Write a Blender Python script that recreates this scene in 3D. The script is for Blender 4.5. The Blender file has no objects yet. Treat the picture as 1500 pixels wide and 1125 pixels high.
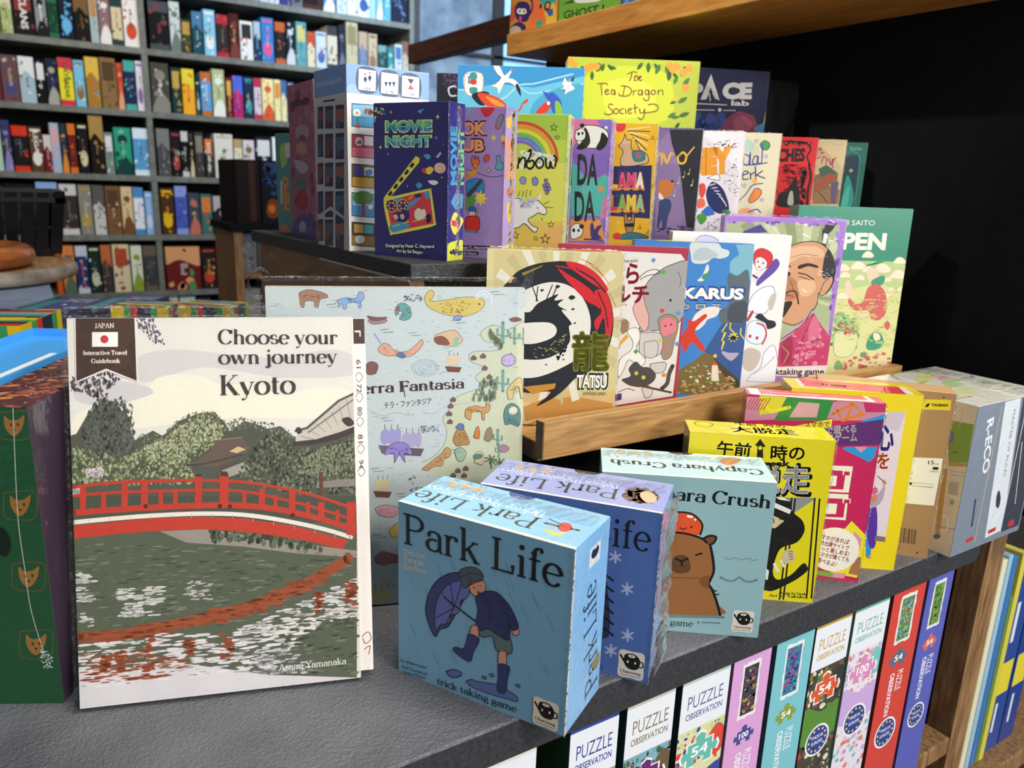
import bpy, bmesh, math, random
from mathutils import Matrix, Vector

# ------------------------------------------------------------------ camera, world, lights, exposure
scene = bpy.context.scene
COL = scene.collection
cam_data = bpy.data.cameras.new('camera')
cam = bpy.data.objects.new('camera', cam_data)
COL.objects.link(cam)
cam_data.sensor_fit = 'HORIZONTAL'
cam_data.sensor_width = 36.0
cam_data.lens = 27.12
cam_data.clip_start = 0.01
cam_data.clip_end = 60
Rv = Vector((0.84560528, -0.53269166, 0.03451519))
Uv = Vector((0.10549748, 0.23015171, 0.96741949))
Fv = Vector((0.52328003, 0.81441377, -0.25081513))
m = Matrix.Identity(4)
for i in range(3):
    m[i][0], m[i][1], m[i][2] = Rv[i], Uv[i], -Fv[i]
m.translation = Vector((-0.23054571, -0.35881285, 0.33831066))
cam.matrix_world = m
cam_data.dof.use_dof = True
cam_data.dof.focus_distance = 0.62
cam_data.dof.aperture_fstop = 10.0
scene.camera = cam

world = bpy.data.worlds.new('shop_ambience')
scene.world = world
world.use_nodes = True
world.node_tree.nodes['Background'].inputs[0].default_value = (0.86, 0.93, 1.0, 1)
world.node_tree.nodes['Background'].inputs[1].default_value = 0.17

def area(name, loc, target, size, power, color, size_y=None):
    d = bpy.data.lights.new(name, 'AREA')
    d.energy = power
    d.color = color
    d.shape = 'RECTANGLE'
    d.size = size
    d.size_y = size_y or size
    o = bpy.data.objects.new(name, d)
    COL.objects.link(o)
    o.location = loc
    o.rotation_euler = (Vector(target) - Vector(loc)).to_track_quat('-Z', 'Y').to_euler()
    return o

# ceiling lamps over display, shop front daylight, back shelf strips, plus added fill lights
area('ceiling_lamp', (0.25, 0.05, 2.1), (0.2, 0.2, 0), 0.45, 19, (1.0, 0.95, 0.87))
area('ceiling_lamp', (0.55, -1.7, 1.65), (0.1, 0.2, 0.15), 0.6, 30, (1.0, 0.955, 0.88))
area('shop_front_daylight', (2.2, -2.6, 1.0), (0.2, 0.2, 0.1), 1.6, 32, (0.72, 0.86, 1.0))
area('added_front_fill', (0.3, -2.0, 0.75), (0.4, 0.25, 0.3), 0.6, 17, (1.0, 0.97, 0.93))  # added low fill that reaches the boxes under the high shelf
area('shelf_strip_lamp', (0.0, 2.7, 2.0), (0.3, 4.6, 0.3), 2.6, 25, (1.0, 0.96, 0.9), 0.4)
area('added_window_fill', (2.1, 3.2, 1.6), (2.6, 4.8, 1.1), 0.8, 34, (0.62, 0.8, 1.0))  # added cool fill shining from indoors onto the window panes
sd = bpy.data.lights.new('added_spot', 'SPOT')  # added unseen spot making the bright patch on the counter before the guidebook
sd.energy = 26; sd.spot_size = 0.3; sd.spot_blend = 0.8; sd.shadow_soft_size = 0.03; sd.color = (1.0, 0.96, 0.9)
so = bpy.data.objects.new('added_spot', sd)
COL.objects.link(so)
so.location = (-0.15, -0.35, 2.2)
so.rotation_euler = (Vector((-0.17, 0.03, 0)) - Vector(so.location)).to_track_quat('-Z', 'Y').to_euler()

s2 = bpy.data.lights.new('added_spot', 'SPOT')  # second added unseen spot, brightens the high wooden shelf
s2.energy = 85; s2.spot_size = 0.42; s2.spot_blend = 0.7; s2.shadow_soft_size = 0.04; s2.color = (1.0, 0.93, 0.82)
so = bpy.data.objects.new('added_spot', s2)
COL.objects.link(so)
so.location = (-1.3, 0.5, 1.7)
so.rotation_euler = (Vector((0.5, 0.5, 0.6)) - Vector(so.location)).to_track_quat('-Z', 'Y').to_euler()

scene.view_settings.view_transform = 'Standard'
scene.view_settings.look = 'None'
scene.view_settings.gamma = 1.0
scene.view_settings.use_curve_mapping = False
scene.view_settings.exposure = 0.34

# ------------------------------------------------------------------ materials
def lin(c):
    c /= 255.0
    return c / 12.92 if c <= 0.04045 else ((c + 0.055) / 1.055) ** 2.4
def rgb(h):
    h = h.lstrip('#')
    if len(h) == 3: h = ''.join(a + a for a in h)
    return tuple(lin(int(h[i:i + 2], 16)) for i in (0, 2, 4)) + (1.0,)

def new_mat(name):
    mt = bpy.data.materials.new(name)
    mt.use_nodes = True
    nt = mt.node_tree
    return mt, nt, nt.nodes['Principled BSDF']
def node(nt, kind, **kw):
    n = nt.nodes.new(kind)
    for k, v in kw.items():
        if k in n.inputs: n.inputs[k].default_value = v
        else: setattr(n, k, v)
    return n

def print_mat(name, rough, coat=0.0, coat_rough=0.1, wrinkle=0.0, wscale=60.0, stretch=(1, 1, 1)):
    """printed paper or board: ink colour comes from the 'Col' attribute of the mesh"""
    mt, nt, p = new_mat(name)
    at = node(nt, 'ShaderNodeAttribute', attribute_name='Col')
    tc = node(nt, 'ShaderNodeTexCoord')
    gr = node(nt, 'ShaderNodeTexNoise', Scale=900.0, Detail=2.0)
    nt.links.new(tc.outputs['Object'], gr.inputs['Vector'])
    mr = node(nt, 'ShaderNodeMapRange')
    mr.inputs['To Min'].default_value = 0.9
    mr.inputs['To Max'].default_value = 1.08
    nt.links.new(gr.outputs[0], mr.inputs['Value'])
    mx = node(nt, 'ShaderNodeVectorMath', operation='SCALE')
    nt.links.new(at.outputs['Color'], mx.inputs[0])
    nt.links.new(mr.outputs[0], mx.inputs['Scale'])
    nt.links.new(mx.outputs[0], p.inputs['Base Color'])
    p.inputs['Roughness'].default_value = rough
    p.inputs['Specular IOR Level'].default_value = 0.35
    if coat:
        p.inputs['Coat Weight'].default_value = coat
        p.inputs['Coat Roughness'].default_value = coat_rough
    if wrinkle:
        mp = node(nt, 'ShaderNodeMapping')
        mp.inputs['Scale'].default_value = stretch
        nt.links.new(tc.outputs['Object'], mp.inputs['Vector'])
        wn = node(nt, 'ShaderNodeTexNoise', Scale=wscale, Detail=3.0, Distortion=1.2)
        nt.links.new(mp.outputs[0], wn.inputs['Vector'])
        bp = node(nt, 'ShaderNodeBump', Strength=wrinkle, Distance=0.004)
        nt.links.new(wn.outputs[0], bp.inputs['Height'])
        nt.links.new(bp.outputs[0], p.inputs['Coat Normal'])
    return mt

M = {}
M['matte'] = print_mat('printed_paper', 0.62)
M['gloss'] = print_mat('varnished_print', 0.42, 0.25, 0.18)
M['wrap'] = print_mat('shrink_wrapped_print', 0.45, 0.8, 0.09, 0.35, 55.0, (1, 1, 0.5))
M['spine'] = print_mat('dull_printed_board', 0.65)
M['spine'].node_tree.nodes['Principled BSDF'].inputs['Specular IOR Level'].default_value = 0.12
M['wrapside'] = print_mat('crinkled_wrapped_print', 0.4, 1.0, 0.08, 0.3, 70.0, (1, 1, 0.25))

def film_mat(name, whiteness, rough, gloss):
    """thin clear film: mostly see-through, with a sharp sheen and a little milky scatter in its creases"""
    mt, nt, p = new_mat(name)
    nt.nodes.remove(p)
    out = nt.nodes['Material Output']
    tr = node(nt, 'ShaderNodeBsdfTransparent', Color=(0.96, 0.97, 0.98, 1))
    gl = node(nt, 'ShaderNodeBsdfGlossy', Roughness=rough, Color=(1, 1, 1, 1))
    df = node(nt, 'ShaderNodeBsdfTranslucent', Color=(0.9, 0.92, 0.95, 1))
    d2 = node(nt, 'ShaderNodeBsdfDiffuse', Color=(0.9, 0.92, 0.95, 1))
    tc = node(nt, 'ShaderNodeTexCoord')
    ns = node(nt, 'ShaderNodeTexNoise', Scale=260.0, Detail=3.0, Distortion=1.5)
    nt.links.new(tc.outputs['Object'], ns.inputs['Vector'])
    bp = node(nt, 'ShaderNodeBump', Strength=0.3, Distance=0.002)
    nt.links.new(ns.outputs[0], bp.inputs['Height'])
    nt.links.new(bp.outputs[0], gl.inputs['Normal'])
    ad = node(nt, 'ShaderNodeMixShader', Fac=0.5)
    nt.links.new(df.outputs[0], ad.inputs[1]); nt.links.new(d2.outputs[0], ad.inputs[2])
    m1 = node(nt, 'ShaderNodeMixShader')
    cr = node(nt, 'ShaderNodeMapRange')
    cr.inputs['From Min'].default_value = 0.52; cr.inputs['From Max'].default_value = 0.68
    cr.inputs['To Min'].default_value = whiteness * 0.15; cr.inputs['To Max'].default_value = whiteness
    nt.links.new(ns.outputs[0], cr.inputs['Value'])
    nt.links.new(cr.outputs[0], m1.inputs[0])
    nt.links.new(tr.outputs[0], m1.inputs[1]); nt.links.new(ad.outputs[0], m1.inputs[2])
    m2 = node(nt, 'ShaderNodeMixShader')
    lw = node(nt, 'ShaderNodeLayerWeight', Blend=gloss)
    nt.links.new(lw.outputs['Fresnel'], m2.inputs[0])
    nt.links.new(m1.outputs[0], m2.inputs[1]); nt.links.new(gl.outputs[0], m2.inputs[2])
    nt.links.new(m2.outputs[0], out.inputs['Surface'])
    return mt
M['film'] = film_mat('clear_film', 0.16, 0.08, 0.14)
M['seam'] = film_mat('crumpled_film', 0.45, 0.15, 0.22)
M['bag'] = film_mat('clear_plastic_sleeve', 0.03, 0.05, 0.09)

def noise_mat(name, c1, c2, scale, rough, bump=0.0, stretch=(1, 1, 1), detail=4.0, lo=0.35, hi=0.7, spec=0.5, dist=0.0):
    mt, nt, p = new_mat(name)
    tc = node(nt, 'ShaderNodeTexCoord')
    mp = node(nt, 'ShaderNodeMapping')
    mp.inputs['Scale'].default_value = stretch
    nt.links.new(tc.outputs['Object'], mp.inputs['Vector'])
    ns = node(nt, 'ShaderNodeTexNoise', Scale=scale, Detail=detail, Distortion=dist)
    nt.links.new(mp.outputs[0], ns.inputs['Vector'])
    cr = node(nt, 'ShaderNodeValToRGB')
    cr.color_ramp.elements[0].position = lo; cr.color_ramp.elements[0].color = rgb(c1)
    cr.color_ramp.elements[1].position = hi; cr.color_ramp.elements[1].color = rgb(c2)
    nt.links.new(ns.outputs[0], cr.inputs[0])
    nt.links.new(cr.outputs[0], p.inputs['Base Color'])
    p.inputs['Roughness'].default_value = rough
    p.inputs['Specular IOR Level'].default_value = spec
    if bump:
        bp = node(nt, 'ShaderNodeBump', Strength=bump, Distance=0.002)
        nt.links.new(ns.outputs[0], bp.inputs['Height'])
        nt.links.new(bp.outputs[0], p.inputs['Normal'])
    return mt

def flat(name, c, rough=0.5, metal=0.0, spec=0.5):
    return noise_mat(name, c, c, 40.0, rough, 0.05, spec=spec)

def counter_mat():
    mt, nt, p = new_mat('black_grained_laminate')
    tc = node(nt, 'ShaderNodeTexCoord')
    big = node(nt, 'ShaderNodeTexNoise', Scale=9.0, Detail=5.0)
    fine = node(nt, 'ShaderNodeTexNoise', Scale=850.0, Detail=2.0)
    mid = node(nt, 'ShaderNodeTexVoronoi', Scale=420.0)
    for n in (big, fine, mid): nt.links.new(tc.outputs['Object'], n.inputs['Vector'])
    cr = node(nt, 'ShaderNodeValToRGB')
    cr.color_ramp.elements[0].position = 0.38; cr.color_ramp.elements[0].color = rgb('#4a4b50')
    cr.color_ramp.elements[1].position = 0.68; cr.color_ramp.elements[1].color = rgb('#66676c')
    nt.links.new(big.outputs[0], cr.inputs[0])
    nt.links.new(cr.outputs[0], p.inputs['Base Color'])
    rr = node(nt, 'ShaderNodeMapRange')
    rr.inputs['To Min'].default_value = 0.3; rr.inputs['To Max'].default_value = 0.55
    nt.links.new(big.outputs[0], rr.inputs['Value'])
    nt.links.new(rr.outputs[0], p.inputs['Roughness'])
    ad = node(nt, 'ShaderNodeMath', operation='ADD')
    nt.links.new(fine.outputs[0], ad.inputs[0]); nt.links.new(mid.outputs['Distance'], ad.inputs[1])
    bp = node(nt, 'ShaderNodeBump', Strength=0.55, Distance=0.0012)
    nt.links.new(ad.outputs[0], bp.inputs['Height'])
    nt.links.new(bp.outputs[0], p.inputs['Normal'])
    return mt
M['counter'] = counter_mat()
M['edge'] = noise_mat('black_edge_band', '#2b2b2e', '#3c3c40', 300.0, 0.5, 0.1)
M['slab'] = noise_mat('black_speckled_slab', '#1d1e20', '#45474b', 700.0, 0.55, 0.3, lo=0.42, hi=0.66)
M['oak'] = noise_mat('oak', '#8a6238', '#c99a5c', 16.0, 0.45, 0.12, (1, 9, 9), 6.0, 0.3, 0.72, 0.4, 1.2)
M['oakend'] = noise_mat('oak_end_grain', '#3a2a1e', '#6b4f36', 90.0, 0.6, 0.15)
M['walnut'] = noise_mat('walnut_veneer', '#74563d', '#a8835f', 14.0, 0.45, 0.06, (6, 1, 6), 5.0, 0.3, 0.75, 0.35, 1.0)
M['shelfwood'] = noise_mat('honey_stained_wood', '#b0702e', '#dc9e50', 14.0, 0.42, 0.06, (8, 1, 8), 5.0, 0.3, 0.75, 0.4, 0.8)
M['darkwood'] = noise_mat('dark_stained_wood', '#2a1712', '#4a2a1e', 14.0, 0.5, 0.06, (9, 9, 1), 5.0, 0.3, 0.75, 0.3, 0.8)
M['beamwood'] = noise_mat('red_brown_wood', '#452416', '#6b3c24', 12.0, 0.5, 0.05, (8, 1, 8), 5.0, 0.3, 0.75, 0.3, 0.8)
M['edgewood'] = noise_mat('worn_wood_edge', '#6a4a2e', '#a57f55', 20.0, 0.55, 0.1, (9, 9, 1), 5.0, 0.3, 0.72, 0.3, 0.6)
M['black'] = noise_mat('matt_black_paint', '#07080b', '#0c0e13', 30.0, 0.75, 0.02, spec=0.15)
M['blackplastic'] = noise_mat('black_plastic', '#040507', '#090b0e', 30.0, 0.35, 0.02, spec=0.2)
M['steel'] = noise_mat('grey_painted_shelving', '#5b5d55', '#74766c', 30.0, 0.5, 0.02)
M['shelfback'] = noise_mat('dark_shelf_back', '#060607', '#0a0a0c', 30.0, 0.8)
M['floor'] = noise_mat('dark_timber_floor', '#2e241d', '#46372c', 6.0, 0.5, 0.05, (1, 8, 1))
M['wallgrey'] = noise_mat('mottled_blue_grey_panel', '#4f6276', '#94a3b0', 5.0, 0.6, 0.05, detail=7.0)
M['ceiling'] = flat('white_ceiling_paint', '#d8d5cf', 0.8)
M['terracotta'] = noise_mat('polished_turned_wood', '#8a4a1e', '#b5692f', 14.0, 0.22, 0.03, (1, 1, 5))
M['stone'] = noise_mat('worn_grey_wood_rim', '#6d6358', '#a3978a', 30.0, 0.6, 0.05)
M['pinewood'] = noise_mat('blond_table_wood', '#8d6a45', '#b89264', 12.0, 0.45, 0.04, (8, 1, 1))
M['tabletop'] = noise_mat('blue_grey_table_top', '#6f7f9c', '#8797b2', 12.0, 0.45)
def glow_mat(name, c, s):
    mt, nt, p = new_mat(name)
    p.inputs['Base Color'].default_value = rgb(c)
    p.inputs['Emission Color'].default_value = rgb(c)
    p.inputs['Emission Strength'].default_value = s
    p.inputs['Roughness'].default_value = 0.3
    return mt
M['daywindow'] = glow_mat('daylit_window_glass', '#8fc4f0', 0.75)

# ------------------------------------------------------------------ mesh helpers
def link(name, me, parent=None, loc=None):
    o = bpy.data.objects.new(name, me)
    COL.objects.link(o)
    if parent is not None: o.parent = parent
    if loc is not None: o.location = loc
    return o
def tag(o, label=None, category=None, group=None, kind=None):
    if label: o['label'] = label
    if category: o['category'] = category
    if group: o['group'] = group
    if kind: o['kind'] = kind
    return o
def empty(name, loc=(0, 0, 0), rz=0.0):
    o = bpy.data.objects.new(name, None)
    COL.objects.link(o)
    o.empty_display_size = 0.02
    o.location = loc
    o.rotation_euler = (0, 0, rz)
    return o

class MB:
    """collects shapes into one mesh"""
    def __init__(s): s.v, s.f, s.m = [], [], []
    def quadbox(s, x0, y0, z0, x1, y1, z1, mi=0):
        b = len(s.v)
        s.v += [(x0, y0, z0), (x1, y0, z0), (x1, y1, z0), (x0, y1, z0), (x0, y0, z1), (x1, y0, z1), (x1, y1, z1), (x0, y1, z1)]
        for q in ((0, 3, 2, 1), (4, 5, 6, 7), (0, 1, 5, 4), (1, 2, 6, 5), (2, 3, 7, 6), (3, 0, 4, 7)):
            s.f.append([b + i for i in q]); s.m.append(mi)
        return s
    def prism(s, pts, z0, z1, mi=0):
        b = len(s.v); n = len(pts)
        s.v += [(x, y, z0) for x, y in pts] + [(x, y, z1) for x, y in pts]
        s.f.append([b + i for i in range(n)][::-1]); s.f.append([b + n + i for i in range(n)]); s.m += [mi, mi]
        for i in range(n):
            j = (i + 1) % n
            s.f.append([b + i, b + j, b + n + j, b + n + i]); s.m.append(mi)
        return s
    def lathe(s, prof, seg=48, mi=0):
        b = len(s.v)
        for r, z in prof:
            for k in range(seg):
                a = 2 * math.pi * k / seg
                s.v.append((r * math.cos(a), r * math.sin(a), z))
        for i in range(len(prof) - 1):
            for k in range(seg):
                k2 = (k + 1) % seg
                s.f.append([b + i * seg + k, b + i * seg + k2, b + (i + 1) * seg + k2, b + (i + 1) * seg + k]); s.m.append(mi)
        return s
    def build(s, name, mats, parent=None, loc=None, bevel=0.0, smooth=False, segs=2):
        me = bpy.data.meshes.new(name)
        me.from_pydata(s.v, [], s.f)
        if not isinstance(mats, (list, tuple)): mats = [mats]
        for mt in mats: me.materials.append(mt)
        me.polygons.foreach_set('material_index', s.m)
        if bevel:
            bm = bmesh.new(); bm.from_mesh(me)
            bmesh.ops.recalc_face_normals(bm, faces=bm.faces)
            bmesh.ops.bevel(bm, geom=list(bm.edges), offset=bevel, segments=segs, profile=0.5, affect='EDGES', clamp_overlap=True)
            bm.to_mesh(me); bm.free()
        if smooth:
            me.polygons.foreach_set('use_smooth', [True] * len(me.polygons))
        me.update()
        return link(name, me, parent, loc)

# ------------------------------------------------------------------ lettering
def arc(cx, cy, rx, ry, a0, a1, n=10):
    return [(cx + rx * math.cos(math.radians(a0 + (a1 - a0) * i / n)), cy + ry * math.sin(math.radians(a0 + (a1 - a0) * i / n))) for i in range(n + 1)]
# a small stroke alphabet with serifs: (advance, [strokes]); 'B' = ball terminal, 'H' = serif bar (centre x, y, half length)
def serif_alphabet():
    A = arc
    H = lambda x, y, w=95: ('H', x, y, w)
    B = lambda x, y, r=45: ('B', x, y, r)
    g = {}
    bowl = A(270, 225, 210, 235, 0, 360, 28)
    g['a'] = (480, [A(235, 340, 150, 110, 160, 0, 8) + [(385, 60)] + A(450, 60, 65, 60, 180, 280, 4), A(225, 135, 165, 135, 60, 330, 14), B(105, 355)])
    g['b'] = (540, [[(110, 720), (110, 10)], H(80, 715, 60), A(270, 225, 180, 235, 150, -150, 20)])
    g['c'] = (460, [A(265, 225, 205, 235, 40, 320, 22), B(390, 350)])
    g['d'] = (550, [[(420, 720), (420, 0)], H(390, 715, 60), H(450, 0, 60), A(260, 225, 180, 235, 30, 330, 20)])
    g['e'] = (480, [[(65, 245), (420, 245)], A(250, 225, 190, 235, 5, 320, 24)])
    g['f'] = (330, [[(150, 0)] + [(150, 560)] + A(270, 560, 120, 150, 180, 60, 8), H(150, 0), [(40, 440), (290, 440)], B(315, 660)])
    g['g'] = (500, [A(235, 290, 150, 165, 0, 360, 22), A(240, -70, 195, 115, 0, 360, 22), [(150, 150), (110, 70), (180, 40), (330, 40), (420, 0)], [(350, 410), (470, 430)]])
    g['h'] = (560, [[(120, 720), (120, 0)], H(120, 0), H(90, 715, 60), A(270, 290, 150, 165, 165, 0, 10) + [(420, 0)], H(420, 0)])
    g['i'] = (270, [[(140, 445), (140, 0)], H(140, 0), H(105, 442, 60), B(135, 640, 62)])
    g['j'] = (270, [[(150, 445), (150, -110)] + A(60, -110, 90, 105, 0, -110, 7), H(115, 442, 60), B(145, 640, 62), B(20, -180)])
    g['k'] = (540, [[(120, 720), (120, 0)], H(120, 0), H(90, 715, 60), ('T', [(120, 190), (390, 440)]), ('K', [(230, 290), (440, 0)]), H(400, 440, 80), H(450, 0, 80)])
    g['l'] = (270, [[(140, 720), (140, 0)], H(140, 0), H(105, 715, 60)])
    g['m'] = (830, [[(120, 445), (120, 0)], H(120, 0), H(90, 442, 60), A(265, 290, 145, 165, 165, 0, 10) + [(410, 0)], H(410, 0), A(555, 290, 145, 165, 165, 0, 10) + [(700, 0)], H(700, 0)])
    g['n'] = (560, [[(120, 445), (120, 0)], H(120, 0), H(90, 442, 60), A(270, 290, 150, 165, 165, 0, 10) + [(420, 0)], H(420, 0)])
    g['o'] = (540, [bowl])
    g['p'] = (550, [[(120, 445), (120, -220)], H(120, -220), H(90, 442, 60), A(280, 225, 180, 235, 150, -150, 20)])
    g['q'] = (550, [[(420, 450), (420, -220)], H(420, -220), A(260, 225, 180, 235, 30, 330, 20)])
    g['r'] = (400, [[(120, 445), (120, 0)], H(120, 0), H(90, 442, 60), A(260, 300, 140, 150, 170, 60, 7), B(335, 400, 52)])
    g['s'] = (410, [A(205, 340, 130, 110, 50, 250, 12) + A(205, 120, 150, 115, 80, -140, 12), B(300, 375, 35), B(85, 85, 35)])
    g['t'] = (340, [[(150, 600), (150, 90)] + A(240, 90, 90, 85, 180, 300, 7), [(40, 440), (300, 440)]])
    g['u'] = (560, [[(120, 445)] + [(120, 150)] + A(270, 150, 150, 155, 180, 345, 10), H(90, 442, 60), [(420, 445), (420, 0)], H(390, 442, 60), H(450, 0, 60)])
    g['v'] = (500, [('K', [(70, 440), (250, 0)]), ('T', [(420, 440), (250, 0)]), H(80, 440, 80), H(415, 440, 75)])
    g['w'] = (760, [('K', [(70, 440), (230, 0)]), ('T', [(380, 440), (230, 0)]), ('K', [(370, 440), (530, 0)]), ('T', [(680, 440), (530, 0)]), H(80, 440, 80), H(375, 440, 70), H(675, 440, 75)])
    g['x'] = (510, [('K', [(80, 440), (420, 0)]), ('T', [(410, 440), (80, 0)]), H(85, 440, 75), H(405, 440, 70), H(85, 0, 70), H(415, 0, 75)])
    g['y'] = (500, [('K', [(70, 440), (260, 0)]), ('T', [(430, 440), (260, 0), (190, -160), (110, -200)]), H(80, 440, 80), H(425, 440, 75), B(100, -175)])
    g['z'] = (450, [[(70, 430), (380, 430)], ('K', [(370, 430), (80, 10)]), [(70, 10), (390, 10)], [(70, 430), (70, 330)], [(390, 10), (390, 110)]])
    g['A'] = (700, [('T', [(60, 0), (330, 700)]), ('K', [(340, 700), (610, 0)]), [(170, 240), (500, 240)], H(80, 0, 90), H(600, 0, 110)])
    g['C'] = (680, [A(360, 350, 280, 355, 35, 325, 26), [(590, 690), (590, 500)]])
    g['D'] = (720, [[(140, 700), (140, 0)], H(110, 695, 90), H(110, 5, 90), [(130, 690), (280, 690)] + A(280, 350, 330, 340, 90, -90, 18) + [(130, 10)]])
    g['E'] = (600, [[(140, 700), (140, 0)], H(110, 695, 90), H(110, 5, 90), [(140, 692), (510, 692), (510, 560)], [(140, 360), (420, 360)], [(420, 430), (420, 290)], [(140, 8), (530, 8), (530, 150)]])
    g['F'] = (570, [[(140, 700), (140, 0)], H(110, 695, 90), H(140, 0, 110), [(140, 692), (510, 692), (510, 560)], [(140, 360), (420, 360)], [(420, 430), (420, 290)]])
    g['G'] = (730, [A(360, 350, 280, 355, 40, 340, 26), [(590, 690), (590, 520)], [(600, 290), (600, 60)], H(570, 290, 110)])
    g['H'] = (740, [[(150, 700), (150, 0)], [(590, 700), (590, 0)], [(150, 360), (590, 360)], H(150, 695), H(590, 695), H(150, 0), H(590, 0)])
    g['I'] = (310, [[(155, 700), (155, 0)], H(155, 695, 105), H(155, 0, 105)])
    g['J'] = (420, [[(270, 700), (270, 120)] + A(170, 120, 100, 130, 0, -140, 8), H(270, 695, 105), B(90, 60)])
    g['K'] = (690, [[(140, 700), (140, 0)], H(140, 695, 110), H(140, 0, 110), ('T', [(140, 250), (530, 695)]), ('K', [(280, 410), (570, 0)]), H(540, 695, 90), H(580, 0, 105)])
    g['L'] = (600, [[(140, 700), (140, 0)], H(140, 695, 110), H(110, 5, 90), [(140, 8), (530, 8), (530, 190)]])
    g['N'] = (760, [[(140, 700), (140, 0)], ('K', [(140, 700), (600, 0)]), [(600, 700), (600, 0)], H(130, 695, 100), H(600, 695, 100), H(140, 0, 100)])
    g['P'] = (600, [[(140, 700), (140, 0)], H(110, 695, 90), H(140, 0, 110), [(130, 690), (300, 690)] + A(300, 520, 230, 172, 90, -90, 16) + [(130, 348)]])
    g['S'] = (540, [A(270, 520, 190, 175, 50, 250, 14) + A(270, 175, 200, 175, 80, -140, 14), [(430, 680), (430, 540)], [(85, 20), (85, 170)]])
    g['T'] = (620, [[(310, 700), (310, 0)], H(310, 0, 110), [(70, 570), (70, 690), (550, 690), (550, 570)]])
    g['Y'] = (660, [('K', [(70, 700), (330, 330)]), ('T', [(590, 700), (330, 330)]), [(330, 340), (330, 0)], H(80, 695, 95), H(585, 695, 85), H(330, 0, 110)])
    g[' '] = (250, [])
    return g
SERIF = serif_alphabet()
def stroke_poly(pts, wf):
    """ribbon of quads along pts; wf(dx, dy) gives the width for a direction"""
    L, R = [], []
    n = len(pts)
    for i, p in enumerate(pts):
        a = pts[max(i - 1, 0)]; b = pts[min(i + 1, n - 1)]
        dx, dy = b[0] - a[0], b[1] - a[1]
        l = math.hypot(dx, dy) or 1.0
        dx /= l; dy /= l
        w = wf(dx, dy) / 2
        k = 1.0
        if 0 < i < n - 1:
            ax, ay = p[0] - a[0], p[1] - a[1]
            al = math.hypot(ax, ay) or 1.0
            k = 1.0 / max(0.5, abs((ax * dx + ay * dy) / al))
        L.append((p[0] - dy * w * k, p[1] + dx * w * k)); R.append((p[0] + dy * w * k, p[1] - dx * w * k))
    return [[L[i], R[i], R[i + 1], L[i + 1]] for i in range(n - 1)]
def serif_polys(text, thick, thin):
    out = []; x = 0
    for ch in text:
        if ch not in SERIF: x += 300; continue
        adv, st = SERIF[ch]
        for s in st:
            if s[0] == 'B': out.append([(x + a, b) for a, b in arc(s[1], s[2], s[3], s[3], 0, 340, 11)])
            elif s[0] == 'H': out += [[(x + s[1] - s[3], s[2] - thin / 2), (x + s[1] + s[3], s[2] - thin / 2), (x + s[1] + s[3], s[2] + thin / 2), (x + s[1] - s[3], s[2] + thin / 2)]]
            else:
                if s[0] == 'T': pts, wf = s[1], lambda dx, dy: thin
                elif s[0] == 'K': pts, wf = s[1], lambda dx, dy: thick
                else: pts, wf = s, lambda dx, dy: thin + (thick - thin) * abs(dy) ** 1.4
                out += stroke_poly([(x + a, b) for a, b in pts], wf)
        x += adv
    return out
STYLES = {'s': (100, 52), 'd': (134, 32), 'b': (150, 58), 'p': (98, 44)}
_fcache = {}
def sans_polys(text, bold):
    """flat outlines of the built-in sans face, in units of 1000 per em"""
    key = (text, bold)
    if key not in _fcache:
        cu = bpy.data.curves.new('lettering', 'FONT')
        cu.body = text; cu.size = 1000.0; cu.offset = bold; cu.resolution_u = 3
        o = bpy.data.objects.new('lettering', cu)
        COL.objects.link(o)
        bpy.context.view_layer.update()
        me = bpy.data.meshes.new_from_object(o.evaluated_get(bpy.context.evaluated_depsgraph_get()))
        vs = [(v.co.x, v.co.y) for v in me.vertices]
        _fcache[key] = [[vs[i] for i in p.vertices] for p in me.polygons]
        bpy.data.objects.remove(o); bpy.data.curves.remove(cu); bpy.data.meshes.remove(me)
    return _fcache[key]
def smooth_closed(p, k=4, closed=True):
    n = len(p); out = []
    rng = range(n) if closed else range(n - 1)
    for i in rng:
        if closed: a, b, c, d = p[i - 1], p[i], p[(i + 1) % n], p[(i + 2) % n]
        else: a, b, c, d = p[max(i - 1, 0)], p[i], p[i + 1], p[min(i + 2, n - 1)]
        for j in range(k):
            t = j / k
            out.append(tuple(0.5 * ((2 * b[q]) + (c[q] - a[q]) * t + (2 * a[q] - 5 * b[q] + 4 * c[q] - d[q]) * t * t + (3 * b[q] - a[q] - 3 * c[q] + d[q]) * t ** 3) for q in (0, 1)))
    if not closed: out.append(p[-1])
    return out

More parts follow.
